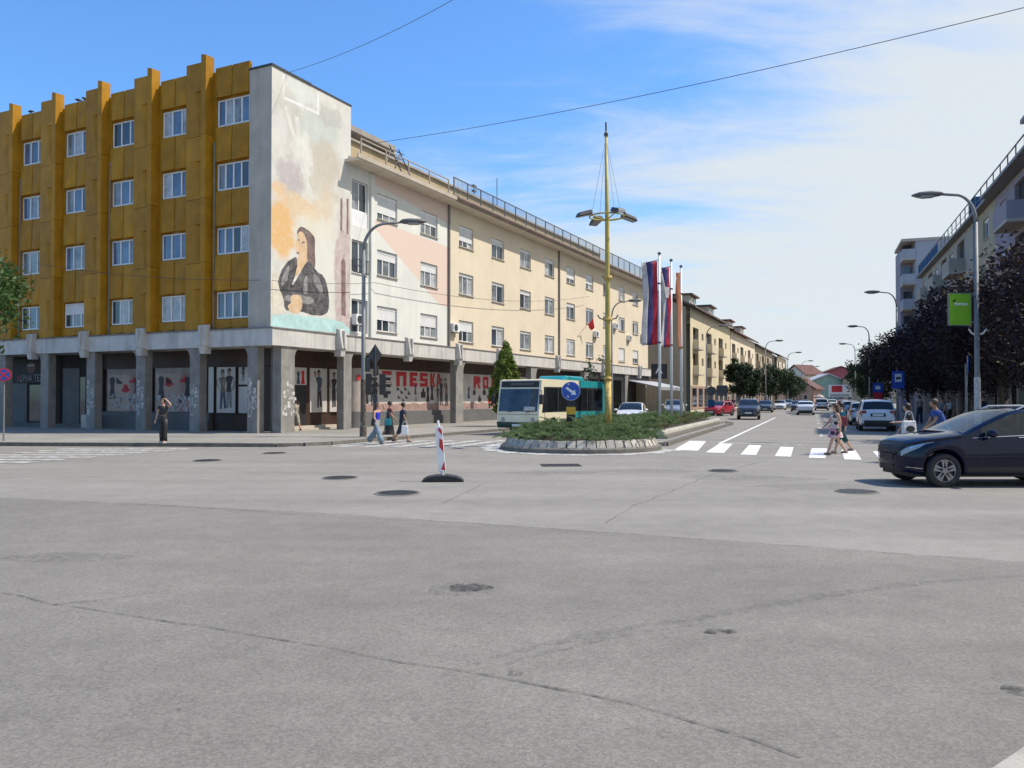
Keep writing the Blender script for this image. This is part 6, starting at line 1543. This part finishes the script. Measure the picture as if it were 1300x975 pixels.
        obj('steering_wheel', MB().tube([(L / 2 - 1.72 + .04 * math.sin(2 * PI * k / 18), .36 + .18 * math.cos(2 * PI * k / 18), .98 + .18 * math.sin(2 * PI * k / 18)) for k in range(19)], .015, 6), M['black'], t)
    return t
def carat(px, Y): return ((px - 650) / FPX * Y, Y, 0)
HS = PI / 2 - SA                       # heading up the street
car('crossover', (7.68 + 2.08, 15.85 + .8, 0), PI, M['navy'], 'glossy dark blue crossover car entering from the side street', True, 'crossover_car', None, False)
car('suv', (18.95 + .77, 42.0 + 2.1, 0), HS, M['pwhite'], 'white SUV seen from behind at the bus stop', False, 'suv_car')
car('suv', (19.4, 66.5, 0), HS + PI + R(3), M['pgrey'], 'dark grey SUV driving towards the zebra crossing', False, 'suv_car')
car('hatch', (20.2, 79.0, 0), HS + PI - R(18), M['pred'], 'red hatchback at the kerb behind the dark grey SUV', False, 'hatchback_car')
car('sedan', (30.2, 83.5, 0), HS, M['pwhite'], 'white saloon driving away in the middle of the street', False, 'saloon_car')
q = S(8.0, 27.0)
car('wagon', (q[0], q[1], 0), HS, M['psilver'], 'silver estate car just ahead of the white SUV', False, 'estate_car')
car('wagon', (13.9, 69.5, .12), HS + PI + R(8), M['psilver'], 'silver estate car parked under the bar awning behind the flagpoles', False, 'estate_car')
car('hatch', (7.6, 51.5, 0), HS + PI + R(6), M['pwhite'], 'white hatchback half hidden behind the junipers', False, 'hatchback_car')
for i, (px, Y, kd, pm, rt, lb) in enumerate([(972, 98, 'hatch', 'pgrey', PI, 'dark hatchback parked under the slim street trees'), (990, 118, 'sedan', 'pwhite', PI, 'white saloon parked beyond the dark hatchback'), (1000, 132, 'hatch', 'psilver', PI, 'silver hatchback parked by the olive row house'),
        (1013, 104, 'sedan', 'pblack', PI, 'black saloon coming down the street beside the white saloon'), (1043, 112, 'suv', 'psilver', 0, 'silver SUV ahead of the white saloon'), (1056, 135, 'hatch', 'pwhite', 0, 'small white hatchback far down the street'), (1080, 78, 'hatch', 'psilver', 0, 'silver hatchback parked in line past the estate car'), (1076, 96, 'sedan', 'pwhite', 0, 'white saloon parked far along the right kerb'), (1070, 120, 'hatch', 'pred', 0, 'red hatchback parked far along the right kerb'), (1022, 150, 'sedan', 'pgrey', PI, 'grey saloon farthest down the street')]):
    car(kd, carat(px, Y), HS + rt, M[pm], lb, False, {'hatch': 'hatchback_car', 'sedan': 'saloon_car', 'suv': 'suv_car'}[kd], 'cars far down the street')

# ---- bus: local x forward, near side is +y or -y by heading
bx = 1.22; by = 37.0; PHI = R(33)
bw, bl_, bh = 2.3, 6.7, 2.62
front = Vector((-math.sin(PHI), -math.cos(PHI)));  left_ = Vector((-math.cos(PHI), math.sin(PHI)))
cen = Vector((bx, by)) + left_ * bw / 2 - front * bl_ / 2
bus = thing('city_bus', 'cream and teal midibus with dark windows turning past the island', 'bus', (cen.x, cen.y, 0), math.atan2(front.y, front.x))
h = bl_ / 2; w2 = bw / 2
sidep = [(-h, .34), (-h + .05, 2.35), (-h + .25, 2.58), (h - .55, bh), (h - .28, bh - .05), (h - .2, 2.18), (h - .02, 1.12), (h, .55), (h - .08, .34)]
def archp():
    pts = []
    for c in (h - 1.35, -h + 1.5):
        pts.append((c + .48, .34)); pts += [(c + .48 * math.cos(PI * k / 10), .34 + .5 * math.sin(PI * k / 10)) for k in range(1, 10)]; pts.append((c - .48, .34))
    return pts
split = -.35
body_pts = [p for p in sidep]
poly = [(-h, .34), (-h + .05, 2.35), (-h + .25, 2.58), (h - .55, bh), (h - .28, bh - .05), (h - .2, 2.18), (h - .02, 1.12), (h, .55), (h - .08, .34)] + archp()
def busbody(x0, x1, name, m):
    import bmesh
    b = bmesh.new()
    vs = [b.verts.new((p[0], -w2, p[1])) for p in poly]; f = b.faces.new(vs)
    r_ = bmesh.ops.extrude_face_region(b, geom=[f]); bmesh.ops.translate(b, vec=(0, bw, 0), verts=[v for v in r_['geom'] if isinstance(v, bmesh.types.BMVert)])
    for co, no in (((x0, 0, 0), (-1, 0, 0)), ((x1, 0, 0), (1, 0, 0))):
        bmesh.ops.bisect_plane(b, geom=b.verts[:] + b.edges[:] + b.faces[:], plane_co=co, plane_no=no, clear_outer=True)
    bmesh.ops.recalc_face_normals(b, faces=b.faces)
    me = bpy.data.meshes.new(name); b.to_mesh(me); b.free(); me.materials.append(m)
    o_ = bpy.data.objects.new(name, me); col.objects.link(o_); o_.parent = bus
    return o_
busbody(-.6, h + .1, 'front_body', M['buscream']); busbody(-h - .1, -.6, 'rear_body', M['teal'])
for sg in (1, -1):
    y = sg * (w2 + .012); yo = (min(y, y - sg * .02), max(y, y - sg * .02))
    for k, (xa, xb, za, zb) in enumerate([(h - 1.75, h - .5, 1.12, 2.22), (.15, h - 1.82, 1.12, 2.22), (-1.35, .08, 1.12, 2.22), (-h + .3, -1.42, 1.12, 2.2)]):
        pts = [(xa, za), (xb + (.22 if k == 0 else 0), za - (.06 if k == 0 else 0)), (xb, zb), (xa, zb)]
        obj('side_window', MB().prism(pts, 'y', *yo), M['caropaque'], bus, bevel=.02)
    obj('window_band', MB().box(-h + .25, h - .45, sg * (w2 + .005) - .003, sg * (w2 + .005) + .003, 1.08, 2.26), M['black'], bus)
    obj('teal_swoosh', MB().prism([(-.6, .36), (.9, .36), (.2, 1.06), (-.6, 1.06)], 'y', sg * (w2 + .004) - .003, sg * (w2 + .004) + .003), M['teal'], bus)
    obj('skirt', MB().box(-h + 2.05, h - 1.9, sg * (w2 + .006) - .004, sg * (w2 + .006) + .004, .3, .5), M['tealdark'] if 'tealdark' in M else M['pgrey'], bus)
    for c in (h - 1.35, -h + 1.5):
        wh = obj('wheel', MB().lathe([(.24, -.11), (.38, -.11), (.41, -.08), (.41, .08), (.38, .11), (.24, .11), (.24, -.11)], 28, (c, sg * (w2 - .16), .41), 'y', caps=False), M['tyre'], bus, smooth=True)
        obj('rim', MB().lathe([(.25, sg * (w2 - .16) - .05), (.25, sg * (w2 - .06)), (.12, sg * (w2 - .09)), (.1, sg * (w2 - .03)), (.01, sg * (w2 - .03))], 20, (c, 0, .41), 'y'), M['rim'], wh)
    mi = obj('mirror', MB().box(h - .1, h + .12, sg * (w2 + .16) - .08, sg * (w2 + .16) + .08, 1.45, 1.9), M['black'], bus, bevel=.03)
    obj('mirror_arm', MB().tube([(h - .2, sg * w2, 2.1), (h, sg * (w2 + .16), 2.05), (h + .02, sg * (w2 + .16), 1.9)], .02, 6), M['black'], mi)
    obj('headlight', MB().lathe([(.01, 0), (.11, .0), (.09, .03)], 16, (h - .01, sg * .82, .74), 'x'), M['lamp'], bus); obj('indicator', MB().lathe([(.05, 0), (.05, .025)], 12, (h, sg * .98, .62), 'x'), M['amber'], bus)
def onfront(z, off=.012):          # x of the sloping front at height z
    return interp([(.34, h - .08), (.55, h), (1.12, h - .02), (2.18, h - .2), (2.57, h - .28)], z) + off
def frontpanel(nm, y0, y1, z0, z1, m, off=.012, par=bus, rows=4):
    P = [[(onfront(z0 + (z1 - z0) * i / rows, off), y0 + (y1 - y0) * j / 6, z0 + (z1 - z0) * i / rows) for j in range(7)] for i in range(rows + 1)]
    o_ = obj(nm, MB().grid(P), m, par, fix=False); md = o_.modifiers.new('t', 'SOLIDIFY'); md.thickness = .012; md.offset = 0; return o_
frontpanel('windscreen_surround', -w2 + .04, w2 - .04, 1.06, 2.2, M['buscream'], .004)
ws_ = frontpanel('windscreen', -w2 + .1, w2 - .1, 1.12, 2.16, M['busglass'] if 'busglass' in M else M['glassb'], .02)
frontpanel('destination_display', -w2 + .12, w2 - .12, 2.24, 2.52, M['black'], .014, rows=2)
M['led'] = mat('display_leds', (0.12, 0.1, 0.09), 0.5, 0.6, 30)
frontpanel('display_lettering', -.5, .75, 2.34, 2.44, M['led'], .03, rows=1)
frontpanel('route_card', .35, .95, 1.16, 1.34, M['paper'], .034, rows=1)
M['tealdark'] = mat('dark_green_bumper', (0.015, 0.06, 0.05), 0.5, 0.1, 3)
frontpanel('bumper', -w2 + .02, w2 - .02, .36, .62, M['tealdark'], .05, rows=2)
for sg in (-.55, .45): obj('wiper', MB().tube([(onfront(1.1, .05), sg, 1.08), (onfront(1.2, .05), sg + .45, 1.16)], .012, 5), M['black'], bus)
for sg in (1, -1):
    for x_ in (h - .5, .1, -1.4): obj('panel_seam', MB().box(x_ - .008, x_ + .008, sg * (w2 + .006) - .004, sg * (w2 + .006) + .004, .5, 1.06), M['darkmetal'], bus)
    obj('rub_strip', MB().box(-h + 2.05, h - 1.9, sg * (w2 + .01) - .006, sg * (w2 + .01) + .006, .72, .76), M['darkmetal'], bus)
obj('front_seam', MB().box(onfront(.98, .004), onfront(.98, .012), -w2 + .06, w2 - .06, .97, .985), M['darkmetal'], bus)
obj('front_badge', MB().lathe([(.07, 0), (.07, .012)], 14, (onfront(.85, .0), 0, .85), 'x'), M['chrome'], bus)
obj('roof_pod', MB().prism([(-1.9, 2.55), (-1.7, 2.82), (.1, 2.84), (.35, 2.6)], 'y', -.75, .75), M['teal'], bus, bevel=.06)
obj('number_plate', MB().box(onfront(.5, .075), onfront(.5, .09), -.26, .26, .42, .53), M['plate'], bus)
for nm_, x_ in (('rear_light', -h),):
    for sg in (-1, 1): obj(nm_, MB().box(-h - .012, -h + .02, sg * .95 - .09, sg * .95 + .09, .8, 1.2), M['tail'], bus)

# ================================================================== PEOPLE
def skinmesh(name, V, Ed, m, parent, sub=1):
    me = bpy.data.meshes.new(name); me.from_pydata([tuple(v[0]) for v in V], Ed, []); me.materials.append(m)
    o_ = bpy.data.objects.new(name, me); col.objects.link(o_); o_.parent = parent
    md = o_.modifiers.new('skin', 'SKIN'); md.use_smooth_shade = True; md.branch_smoothing = .3
    for i, sv_ in enumerate(me.skin_vertices[0].data):
        sv_.radius = (V[i][1], V[i][1]); sv_.use_root = (i == 0)
    if sub: s_ = o_.modifiers.new('sub', 'SUBSURF'); s_.levels = sub; s_.render_levels = sub
    return o_
def loft(mb, rings, n=12):
    rows = [[(c[0] + rx * math.cos(2 * PI * j / n), c[1] + ry * math.sin(2 * PI * j / n), c[2]) for j in range(n + 1)] for c, rx, ry in rings]
    mb.grid(rows); o_ = len(mb.v)
    for r_ in (rows[0][:-1], rows[-1][:-1]): mb.poly(r_)
    return mb
def person(label, loc, rot, H=1.65, lleg=(0, 5), rleg=(0, 5), larm=(0, 10, 10), rarm=(0, 10, 10), lean=0, top='black', sleeve=.5, bottom='trousers', bcol='black', hair='hair', long_hair=False, skin='skin', shoe='white', tcol=None, wide=1.0, crop=False, group=None, tilt=0, coarse=False):
    t = thing('person', label, 'person', loc, rot, group)
    k = H / 1.7; V = []; Ed = []
    def legj(sx_, a):
        th, kn = R(a[0]), R(a[1]); hip = Vector((sx_ * .09, 0, .9)); knee = hip + Vector((0, math.sin(th), -math.cos(th))) * .43; sh = th - kn
        ank = knee + Vector((0, math.sin(sh), -math.cos(sh))) * .4; toe = ank + Vector((sx_ * .02, .16 * math.cos(min(.6, max(-.6, sh * .6))), -.045 + .12 * math.sin(sh * .5)))
        return hip, knee, ank, toe
    LL, RL = legj(-1, lleg), legj(1, rleg)
    dz = .085 - min(LL[2].z, RL[2].z)
    LL, RL = [[p + Vector((0, 0, dz)) for p in q] for q in (LL, RL)]
    pel = Vector((0, 0, .95 + dz)); ln = R(lean); up = Vector((0, math.sin(ln), math.cos(ln)))
    waist = pel + up * .13; chest = pel + up * .33; neck = pel + up * .49; hd0 = neck + (up + Vector((0, .08, 0))).normalized() * .09
    fw = Vector((0, math.cos(R(tilt)), -math.sin(R(tilt)))); hd = hd0 + Vector((0, .015, .085)); crown = hd + Vector((0, -.01, .075))
    def armj(sx_, a):
        sh = pel + up * .44 + Vector((sx_ * .165, 0, 0))
        if a == 'head':
            el = sh + Vector((sx_ * .2, .12, .13)); wr = hd + Vector((sx_ * .1, .12, .06)); return sh, el, wr, (hd + Vector((sx_ * .02, .14, .05)) - wr).normalized()
        if a == 'brow':
            el = sh + Vector((sx_ * .22, .1, .08)); wr = hd + Vector((sx_ * .16, .1, .1)); return sh, el, wr, (hd + Vector((0, .13, .06)) - wr).normalized()
        sw, ab, be = R(a[0]) + ln * .3, R(a[1]), R(a[2]); d = Vector((sx_ * math.sin(ab), math.sin(sw) * math.cos(ab), -math.cos(sw) * math.cos(ab)))
        el = sh + d * .28; f = Vector((sx_ * math.sin(ab) * .4, math.sin(sw + be), -math.cos(sw + be))).normalized(); return sh, el, el + f * .24, f
    LA, RA = armj(-1, larm), armj(1, rarm)
    def av(p, r): V.append((Vector(p) * k, r * k)); return len(V) - 1
    def ch(a, *pts):
        for p, r in pts:
            b = av(p, r); Ed.append((a, b)); a = b
        return a
    root = av(pel, .115); c_ = ch(root, (waist, .1), (chest, .115)); n_ = ch(c_, (neck, .055), (hd0, .052), (hd, .088))
    ch(n_, (crown, .078)); ch(n_, (hd + fw * .075 + Vector((0, 0, -.04)), .035)); nose = ch(n_, (hd + fw * .1 + Vector((0, 0, .0)), .016))
    for (h_, kn, an, to) in (LL, RL): ch(root, (h_ + Vector((0, 0, -.03)), .085), (kn, .055), (kn.lerp(an, .3), .056), (an, .036), (to, .033))
    for sx_, (sh, el, wr, f) in ((-1, LA), (1, RA)):
        w_ = ch(c_, (sh, .055), (sh.lerp(el, .5), .043), (el, .036), (el.lerp(wr, .3), .036), (wr, .024))
        pm = ch(w_, (wr + f * .055, .026))
        if not coarse:
            lat = f.cross(Vector((0, 0, 1)) if abs(f.z) < .8 else Vector((0, 1, 0))).normalized(); bend = (f * .8 + Vector((0, .35, -.25))).normalized()
            for q, ln_ in ((-.03, .045), (-.01, .052), (.011, .05), (.031, .04)):
                b0 = wr + f * .085 + lat * q; ch(pm, (b0, .009), (b0 + f * ln_ * .7, .0085), (b0 + f * ln_ * .7 + bend * ln_ * .6, .0075))
            ch(pm, (wr + f * .03 + lat * .042, .01), (wr + f * .06 + lat * .06, .0085))
    skinmesh('body', V, Ed, M[skin], t)
    g = MB(); S3 = lambda p: (p.x * k, p.y * k, p.z * k); wd = wide * k
    z0 = waist if crop else pel - up * .02
    rg = [(S3(z0), .155 * wd, .118 * wd), (S3(waist + up * .02), .145 * wd, .112 * wd), (S3(chest - up * .04), .165 * wd, .128 * wd), (S3(chest + up * .06), .175 * wd, .125 * wd), (S3(chest + up * .115), .15 * wd, .1 * wd), (S3(neck - up * .01), .07 * k, .066 * k)]
    if sleeve < 0: rg = rg[:4]
    loft(g, rg)
    if sleeve > 0:
        for (sh, el, wr, f) in (LA, RA):
            e_ = sh.lerp(el, min(1, sleeve)) if sleeve <= 1 else el.lerp(wr, sleeve - 1)
            g.tube([S3(sh + (chest - sh) * .3), S3(sh)] + ([S3(el)] if sleeve > 1 else []) + [S3(e_)], [.075 * k, .073 * k] + ([.055 * k] if sleeve > 1 else []) + [.058 * k], 10)
    obj('top', g, M[top], t, smooth=True)
    b = MB()
    if bottom in ('trousers', 'shorts', 'jeans', 'wide'):
        loft(b, [(S3(pel + up * .1), .145 * wd, .115 * wd), (S3(pel), .165 * wd, .13 * wd), (S3(pel - Vector((0, 0, .1))), .16 * wd, .125 * wd), (S3(pel - Vector((0, 0, .15))), .1 * wd, .09 * wd)])
        rw_ = {'wide': (.1, .105, .115), 'jeans': (.098, .075, .075), 'trousers': (.098, .078, .078), 'shorts': (.1, .09, .085)}[bottom]
        for (h_, kn, an, to) in (LL, RL):
            pts = [h_ + Vector((0, 0, .02)), h_.lerp(kn, .5), kn] + ([kn.lerp(an, .25)] if bottom == 'shorts' else [kn.lerp(an, .5), an + Vector((0, 0, .0))])
            rs = [rw_[0], rw_[0] * .95, rw_[1]] + ([rw_[2]] if bottom == 'shorts' else [rw_[2], rw_[2]])
            b.tube([S3(p) for p in pts], [r_ * k * wide ** .5 for r_ in rs], 10)
    else:
        kz = min(LL[1].z, RL[1].z) + (.12 if bottom == 'skirt' else -.22); cy = (LL[1].y + RL[1].y) / 2
        loft(b, [(S3(waist), .15 * wd, .115 * wd), (S3(pel), .18 * wd, .15 * wd), (S3(Vector((0, cy * .4, (pel.z + kz) / 2))), .22 * wd, .2 * wd), (S3(Vector((0, cy * .7, kz))), .24 * wd, .25 * wd)], 16)
    obj('lower_garment', b, M[bcol], t, smooth=True)
    hr = MB(); hc = hd + Vector((0, -.022, .022)); S4 = S3(hc)
    hr.lathe([(.01, -.07), (.085, -.055), (.103, .0), (.097, .045), (.06, .085), (.008, .102)], 14, S4) if k else None
    for i_ in range(len(hr.v)):
        x_, y_, z_ = hr.v[i_]
        if y_ > S4[1] + .055 and z_ < S4[2] + .035: hr.v[i_] = (x_ * .98, S4[1] + .055, z_)
    if long_hair: loft(hr, [((hc.x * k, (hc.y - .03) * k, (hc.z + .02) * k), .095 * k, .075 * k), ((neck.x * k, (neck.y - .07) * k, neck.z * k), .1 * k, .06 * k), ((chest.x * k, (chest.y - .13) * k, (chest.z - .02) * k), .085 * k, .035 * k)])
    obj('hair', hr, M[hair], t, smooth=True)
    ey = MB()
    for sx_ in (-1, 1):
        q = hd + Vector((sx_ * .034, 0, .02)) + fw * .084; ey.lathe([(.002, -.008), (.009, 0), (.002, .008)], 8, S3(q), 'y')
    obj('eyes', ey, M['black'], t)
    for (h_, kn, an, to) in (LL, RL):
        d_ = (to - an); d_.z = 0
        s_ = MB(); loft(s_, [((an.x * k, (an.y + .04) * k, max(0.0, an.z - .085) * k), .048 * k, .125 * k), ((an.x * k, (an.y + .045) * k, (max(0, an.z - .085) + .04) * k), .047 * k, .12 * k), ((an.x * k, (an.y + .01) * k, (max(0, an.z - .085) + .085) * k), .04 * k, .06 * k)])
        obj('shoe', s_, M[shoe], t, smooth=True)
    return t, dict(LA=LA, RA=RA, k=k, chest=chest, pel=pel)
M['denim'] = mat('light_denim', (0.2, 0.27, 0.32), 0.85, 0.15, 8, 0.9, 11); M['vivid'] = mat('blue_top', (0.015, 0.03, 0.5), 0.7, 0.08, 6, 0.9, 11); M['maroon'] = mat('maroon_cloth', (0.13, 0.02, 0.03), 0.8, 0.2, 8, 0.9, 11)
M['navycloth'] = mat('navy_cloth', (0.02, 0.028, 0.055), 0.85, 0.2, 8, 0.9, 11); M['bluecloth'] = mat('blue_shirt', (0.03, 0.07, 0.26), 0.85, 0.12, 8, 0.9, 11); M['tealcloth'] = mat('teal_shirt', (0.02, 0.22, 0.26), 0.85, 0.12, 8, 0.9, 11); M['tealdk'] = mat('dark_teal_cloth', (0.012, 0.06, 0.07), 0.85, 0.12, 8, 0.9, 11)
M['whitecloth'] = mat('white_cloth', (0.62, 0.62, 0.62), 0.85, 0.08, 6, 0.8, 11); M['khaki'] = mat('khaki_cloth', (0.3, 0.27, 0.22), 0.85, 0.15, 8, 0.9, 11); M['greycloth'] = mat('grey_cloth', (0.17, 0.18, 0.2), 0.85, 0.15, 8, 0.9, 11); M['sandal'] = mat('sandal_leather', (0.12, 0.08, 0.06), 0.7, 0.15, 8); M['lilac'] = mat('lilac_cloth', (0.3, 0.25, 0.38), 0.85, 0.1, 8, 0.9, 11)
def floral(name):
    m = mat(name, (0.55, 0.32, 0.34), 0.85, 0.1, 5); n, l = m.node_tree.nodes, m.node_tree.links; b = n['Principled BSDF']
    t = n.new('ShaderNodeTexCoord'); v = n.new('ShaderNodeTexVoronoi'); v.inputs['Scale'].default_value = 11; l.new(t.outputs['Object'], v.inputs['Vector'])
    r = n.new('ShaderNodeValToRGB'); sc = n.new('ShaderNodeSeparateColor'); l.new(v.outputs['Color'], sc.inputs[0]); l.new(sc.outputs[0], r.inputs[0]); r.color_ramp.interpolation = 'CONSTANT'
    for i, (p, c) in enumerate([(0, (.5, .42, .38)), (.3, (.03, .02, .03)), (.5, (.5, .2, .25)), (.72, (.6, .5, .45)), (.88, (.06, .1, .05))]):
        e = r.color_ramp.elements[i] if i < 2 else r.color_ramp.elements.new(p); e.position = p; e.color = (*c, 1)
    l.new(r.outputs[0], b.inputs['Base Color']); return m
M['floral'] = floral('floral_fabric')
def bag(label, loc, w, h, d, m, strap=.3, name='shoulder_bag', rot=0):
    t = thing(name, label, 'bag', loc, rot)
    obj('pouch', MB().hexa([(-w / 2, -d / 2, 0), (w / 2, -d / 2, 0), (w / 2, d / 2, 0), (-w / 2, d / 2, 0), (-w * .45, -d * .3, h), (w * .45, -d * .3, h), (w * .45, d * .3, h), (-w * .45, d * .3, h)]), M[m], t, bevel=.03)
    obj('handle', MB().tube([(-w * .35, 0, h - .01), (-w * .2, 0, h + strap * .8), (0, 0, h + strap), (w * .2, 0, h + strap * .8), (w * .35, 0, h - .01)], .012, 6), M[m], t)
    return t
g0 = gp(207, 562.6, .12)
person('woman in black crop top and trousers shading her eyes at the kerb', g0, R(172), 1.57, (2, 4), (-2, 4), 'brow', (5, 14, 12), 0, 'black', .3, 'trousers', 'black', 'hair', False, 'skin', 'whitecloth', crop=True)
g0 = gp(478, 564)
person('woman in blue strapless top and pale wide jeans shading her brow', g0, R(-118), 1.58, (-24, 18), (26, 6), 'brow', (12, 16, 30), 2, 'vivid', -1, 'wide', 'denim', 'hairb', True, 'skin', 'khaki')
bag('dark shoulder bag at the hip of the woman in pale jeans', (g0[0] - .08, g0[1] - .14, .7), .28, .27, .12, 'black', .4, 'shoulder_bag', R(70))
g0 = gp(511, 562)
person('stocky person in dark patterned shirt and black trousers crossing with shopping', g0, R(-82), 1.56, (20, 6), (-20, 16), (-8, 12, 20), (8, 12, 20), 3, 'navycloth', .55, 'shorts', 'black', 'hair', False, 'skin2', 'sandal', wide=1.15)
bag('white plastic shopping bag carried beside the stocky person', (g0[0] + .12, g0[1] - .26, .3), .28, .38, .14, 'whitecloth', .16, 'shopping_bag', R(5))
g0 = gp(494, 559)
person('person in maroon top and black skirt walking behind the other two', g0, R(-75), 1.6, (20, 6), (-20, 16), (-10, 12, 30), (10, 12, 40), 3, 'maroon', .5, 'long', 'black', 'hair', False, 'skin2', 'sandal')
bag('small turquoise bag between the two women at the crossing', (g0[0] - .02, g0[1] - .24, .62), .28, .28, .1, 'tealcloth', .3)
g0 = gp(1061, 577.5)
person('woman in floral dress walking across the zebra crossing', g0, R(98), 1.6, (26, 8), (-22, 14), (-12, 14, 20), (14, 14, 30), 2, 'floral', .0, 'skirt', 'floral', 'hairb', True, 'skin', 'sandal')
g0 = gp(1072, 576.5)
person('person in teal shirt and dark shorts beside the woman in floral dress', (g0[0] + .05, g0[1] + .35, 0), R(100), 1.62, (24, 8), (-24, 14), (-12, 10, 20), (14, 10, 30), 2, 'tealcloth', .55, 'shorts', 'tealdk', 'hair', False, 'skin', 'sandal')
bag('dark red shoulder bag between the two pedestrians on the zebra crossing', (g0[0] - .12, g0[1] - .22, .88), .28, .3, .12, 'maroon', .26)
person('woman in dark top and white skirt standing behind the dark blue car', (10.75, 22.0, 0), R(80), 1.58, (14, 6), (-14, 12), (38, 12, 50), (10, 12, 20), 4, 'black', .5, 'long', 'whitecloth', 'hair', True, 'skin', 'sandal')
bag('white tote bag with a dark round print behind the dark blue car', (10.62, 21.72, .72), .42, .42, .12, 'whitecloth', .26, 'tote_bag', R(8))
o = obj('bag_print', MB().lathe([(.12, -.075), (.12, -.055)], 18, (0, 0, .2), 'y', 1, .7), M['black'], [x for x in col.objects if x.name.startswith('tote_bag')][0])
person('man in blue shirt bending forward behind the dark blue car', (10.95, 20.6, 0), R(85), 1.74, (12, 8), (-12, 10), (25, 8, 20), (15, 8, 15), 22, 'bluecloth', .5, 'shorts', 'bluecloth', 'hairb', False, 'skin2', 'sandal')
p = cwf(RC, 2.2, .5)
person('person in pale clothes walking past the arcade door', (p[0], p[1], .12), R(50), 1.55, (20, 8), (-18, 14), (-10, 10, 20), (12, 10, 30), 2, 'khaki', .5, 'shorts', 'khaki', 'hair', False, 'skin2', 'sandal')
crowd = [(12.2, 15, 1.7, 'black', 'navycloth', 'person in black top waiting under the purple trees beside the bus stop'), (11.6, 19, 1.65, 'greycloth', 'black', 'person in grey top and black trousers waiting near the bus stop sign'), (13.2, 17, 1.72, 'navycloth', 'greycloth', 'person in navy shirt and grey trousers under the purple trees'), (12.4, 22, 1.6, 'whitecloth', 'black', 'person in white shirt waiting beyond the bus stop sign'), (13.8, 9, 1.6, 'lilac', 'greycloth', 'person in lilac top at the shop windows behind the banner lamp'),
         (11.4, 27, 1.7, 'khaki', 'navycloth', 'person in khaki shirt walking along the right pavement'), (12.9, 26, 1.68, 'maroon', 'black', 'person in maroon shirt walking along the right pavement'), (13.6, 13.5, 1.6, 'khaki', 'khaki', 'person in beige clothes by the shop window'), (11.2, 33, 1.66, 'bluecloth', 'black', 'person in blue shirt far along the right pavement')]
for i, (a, b, H_, tc, bc, lb) in enumerate(crowd):
    q = S(a, b); person(lb, (*q, .12), R(random.uniform(0, 360)), H_, (random.uniform(-14, 14), 6), (random.uniform(-14, 14), 6), (5, 10, 20), (-5, 10, 20), 1, tc, .5, random.choice(['trousers', 'shorts', 'jeans']), bc, random.choice(['hair', 'hairb']), i % 2 == 0, random.choice(['skin', 'skin2']), 'sandal', group='people on the right pavement', coarse=True)
for i, (px, Y, tc, bc, lb) in enumerate([(925, 88, 'maroon', 'black', 'person in maroon walking behind the red car'), (931, 92, 'navycloth', 'greycloth', 'person in navy walking behind the red car')]):
    person(lb, ((px - 650) / FPX * Y, Y, .12), R(20 + 160 * i), 1.7, (18, 8), (-18, 14), (5, 10, 20), (-5, 10, 20), 2, tc, .5, 'trousers', bc, 'hair', False, 'skin', 'sandal', coarse=True)
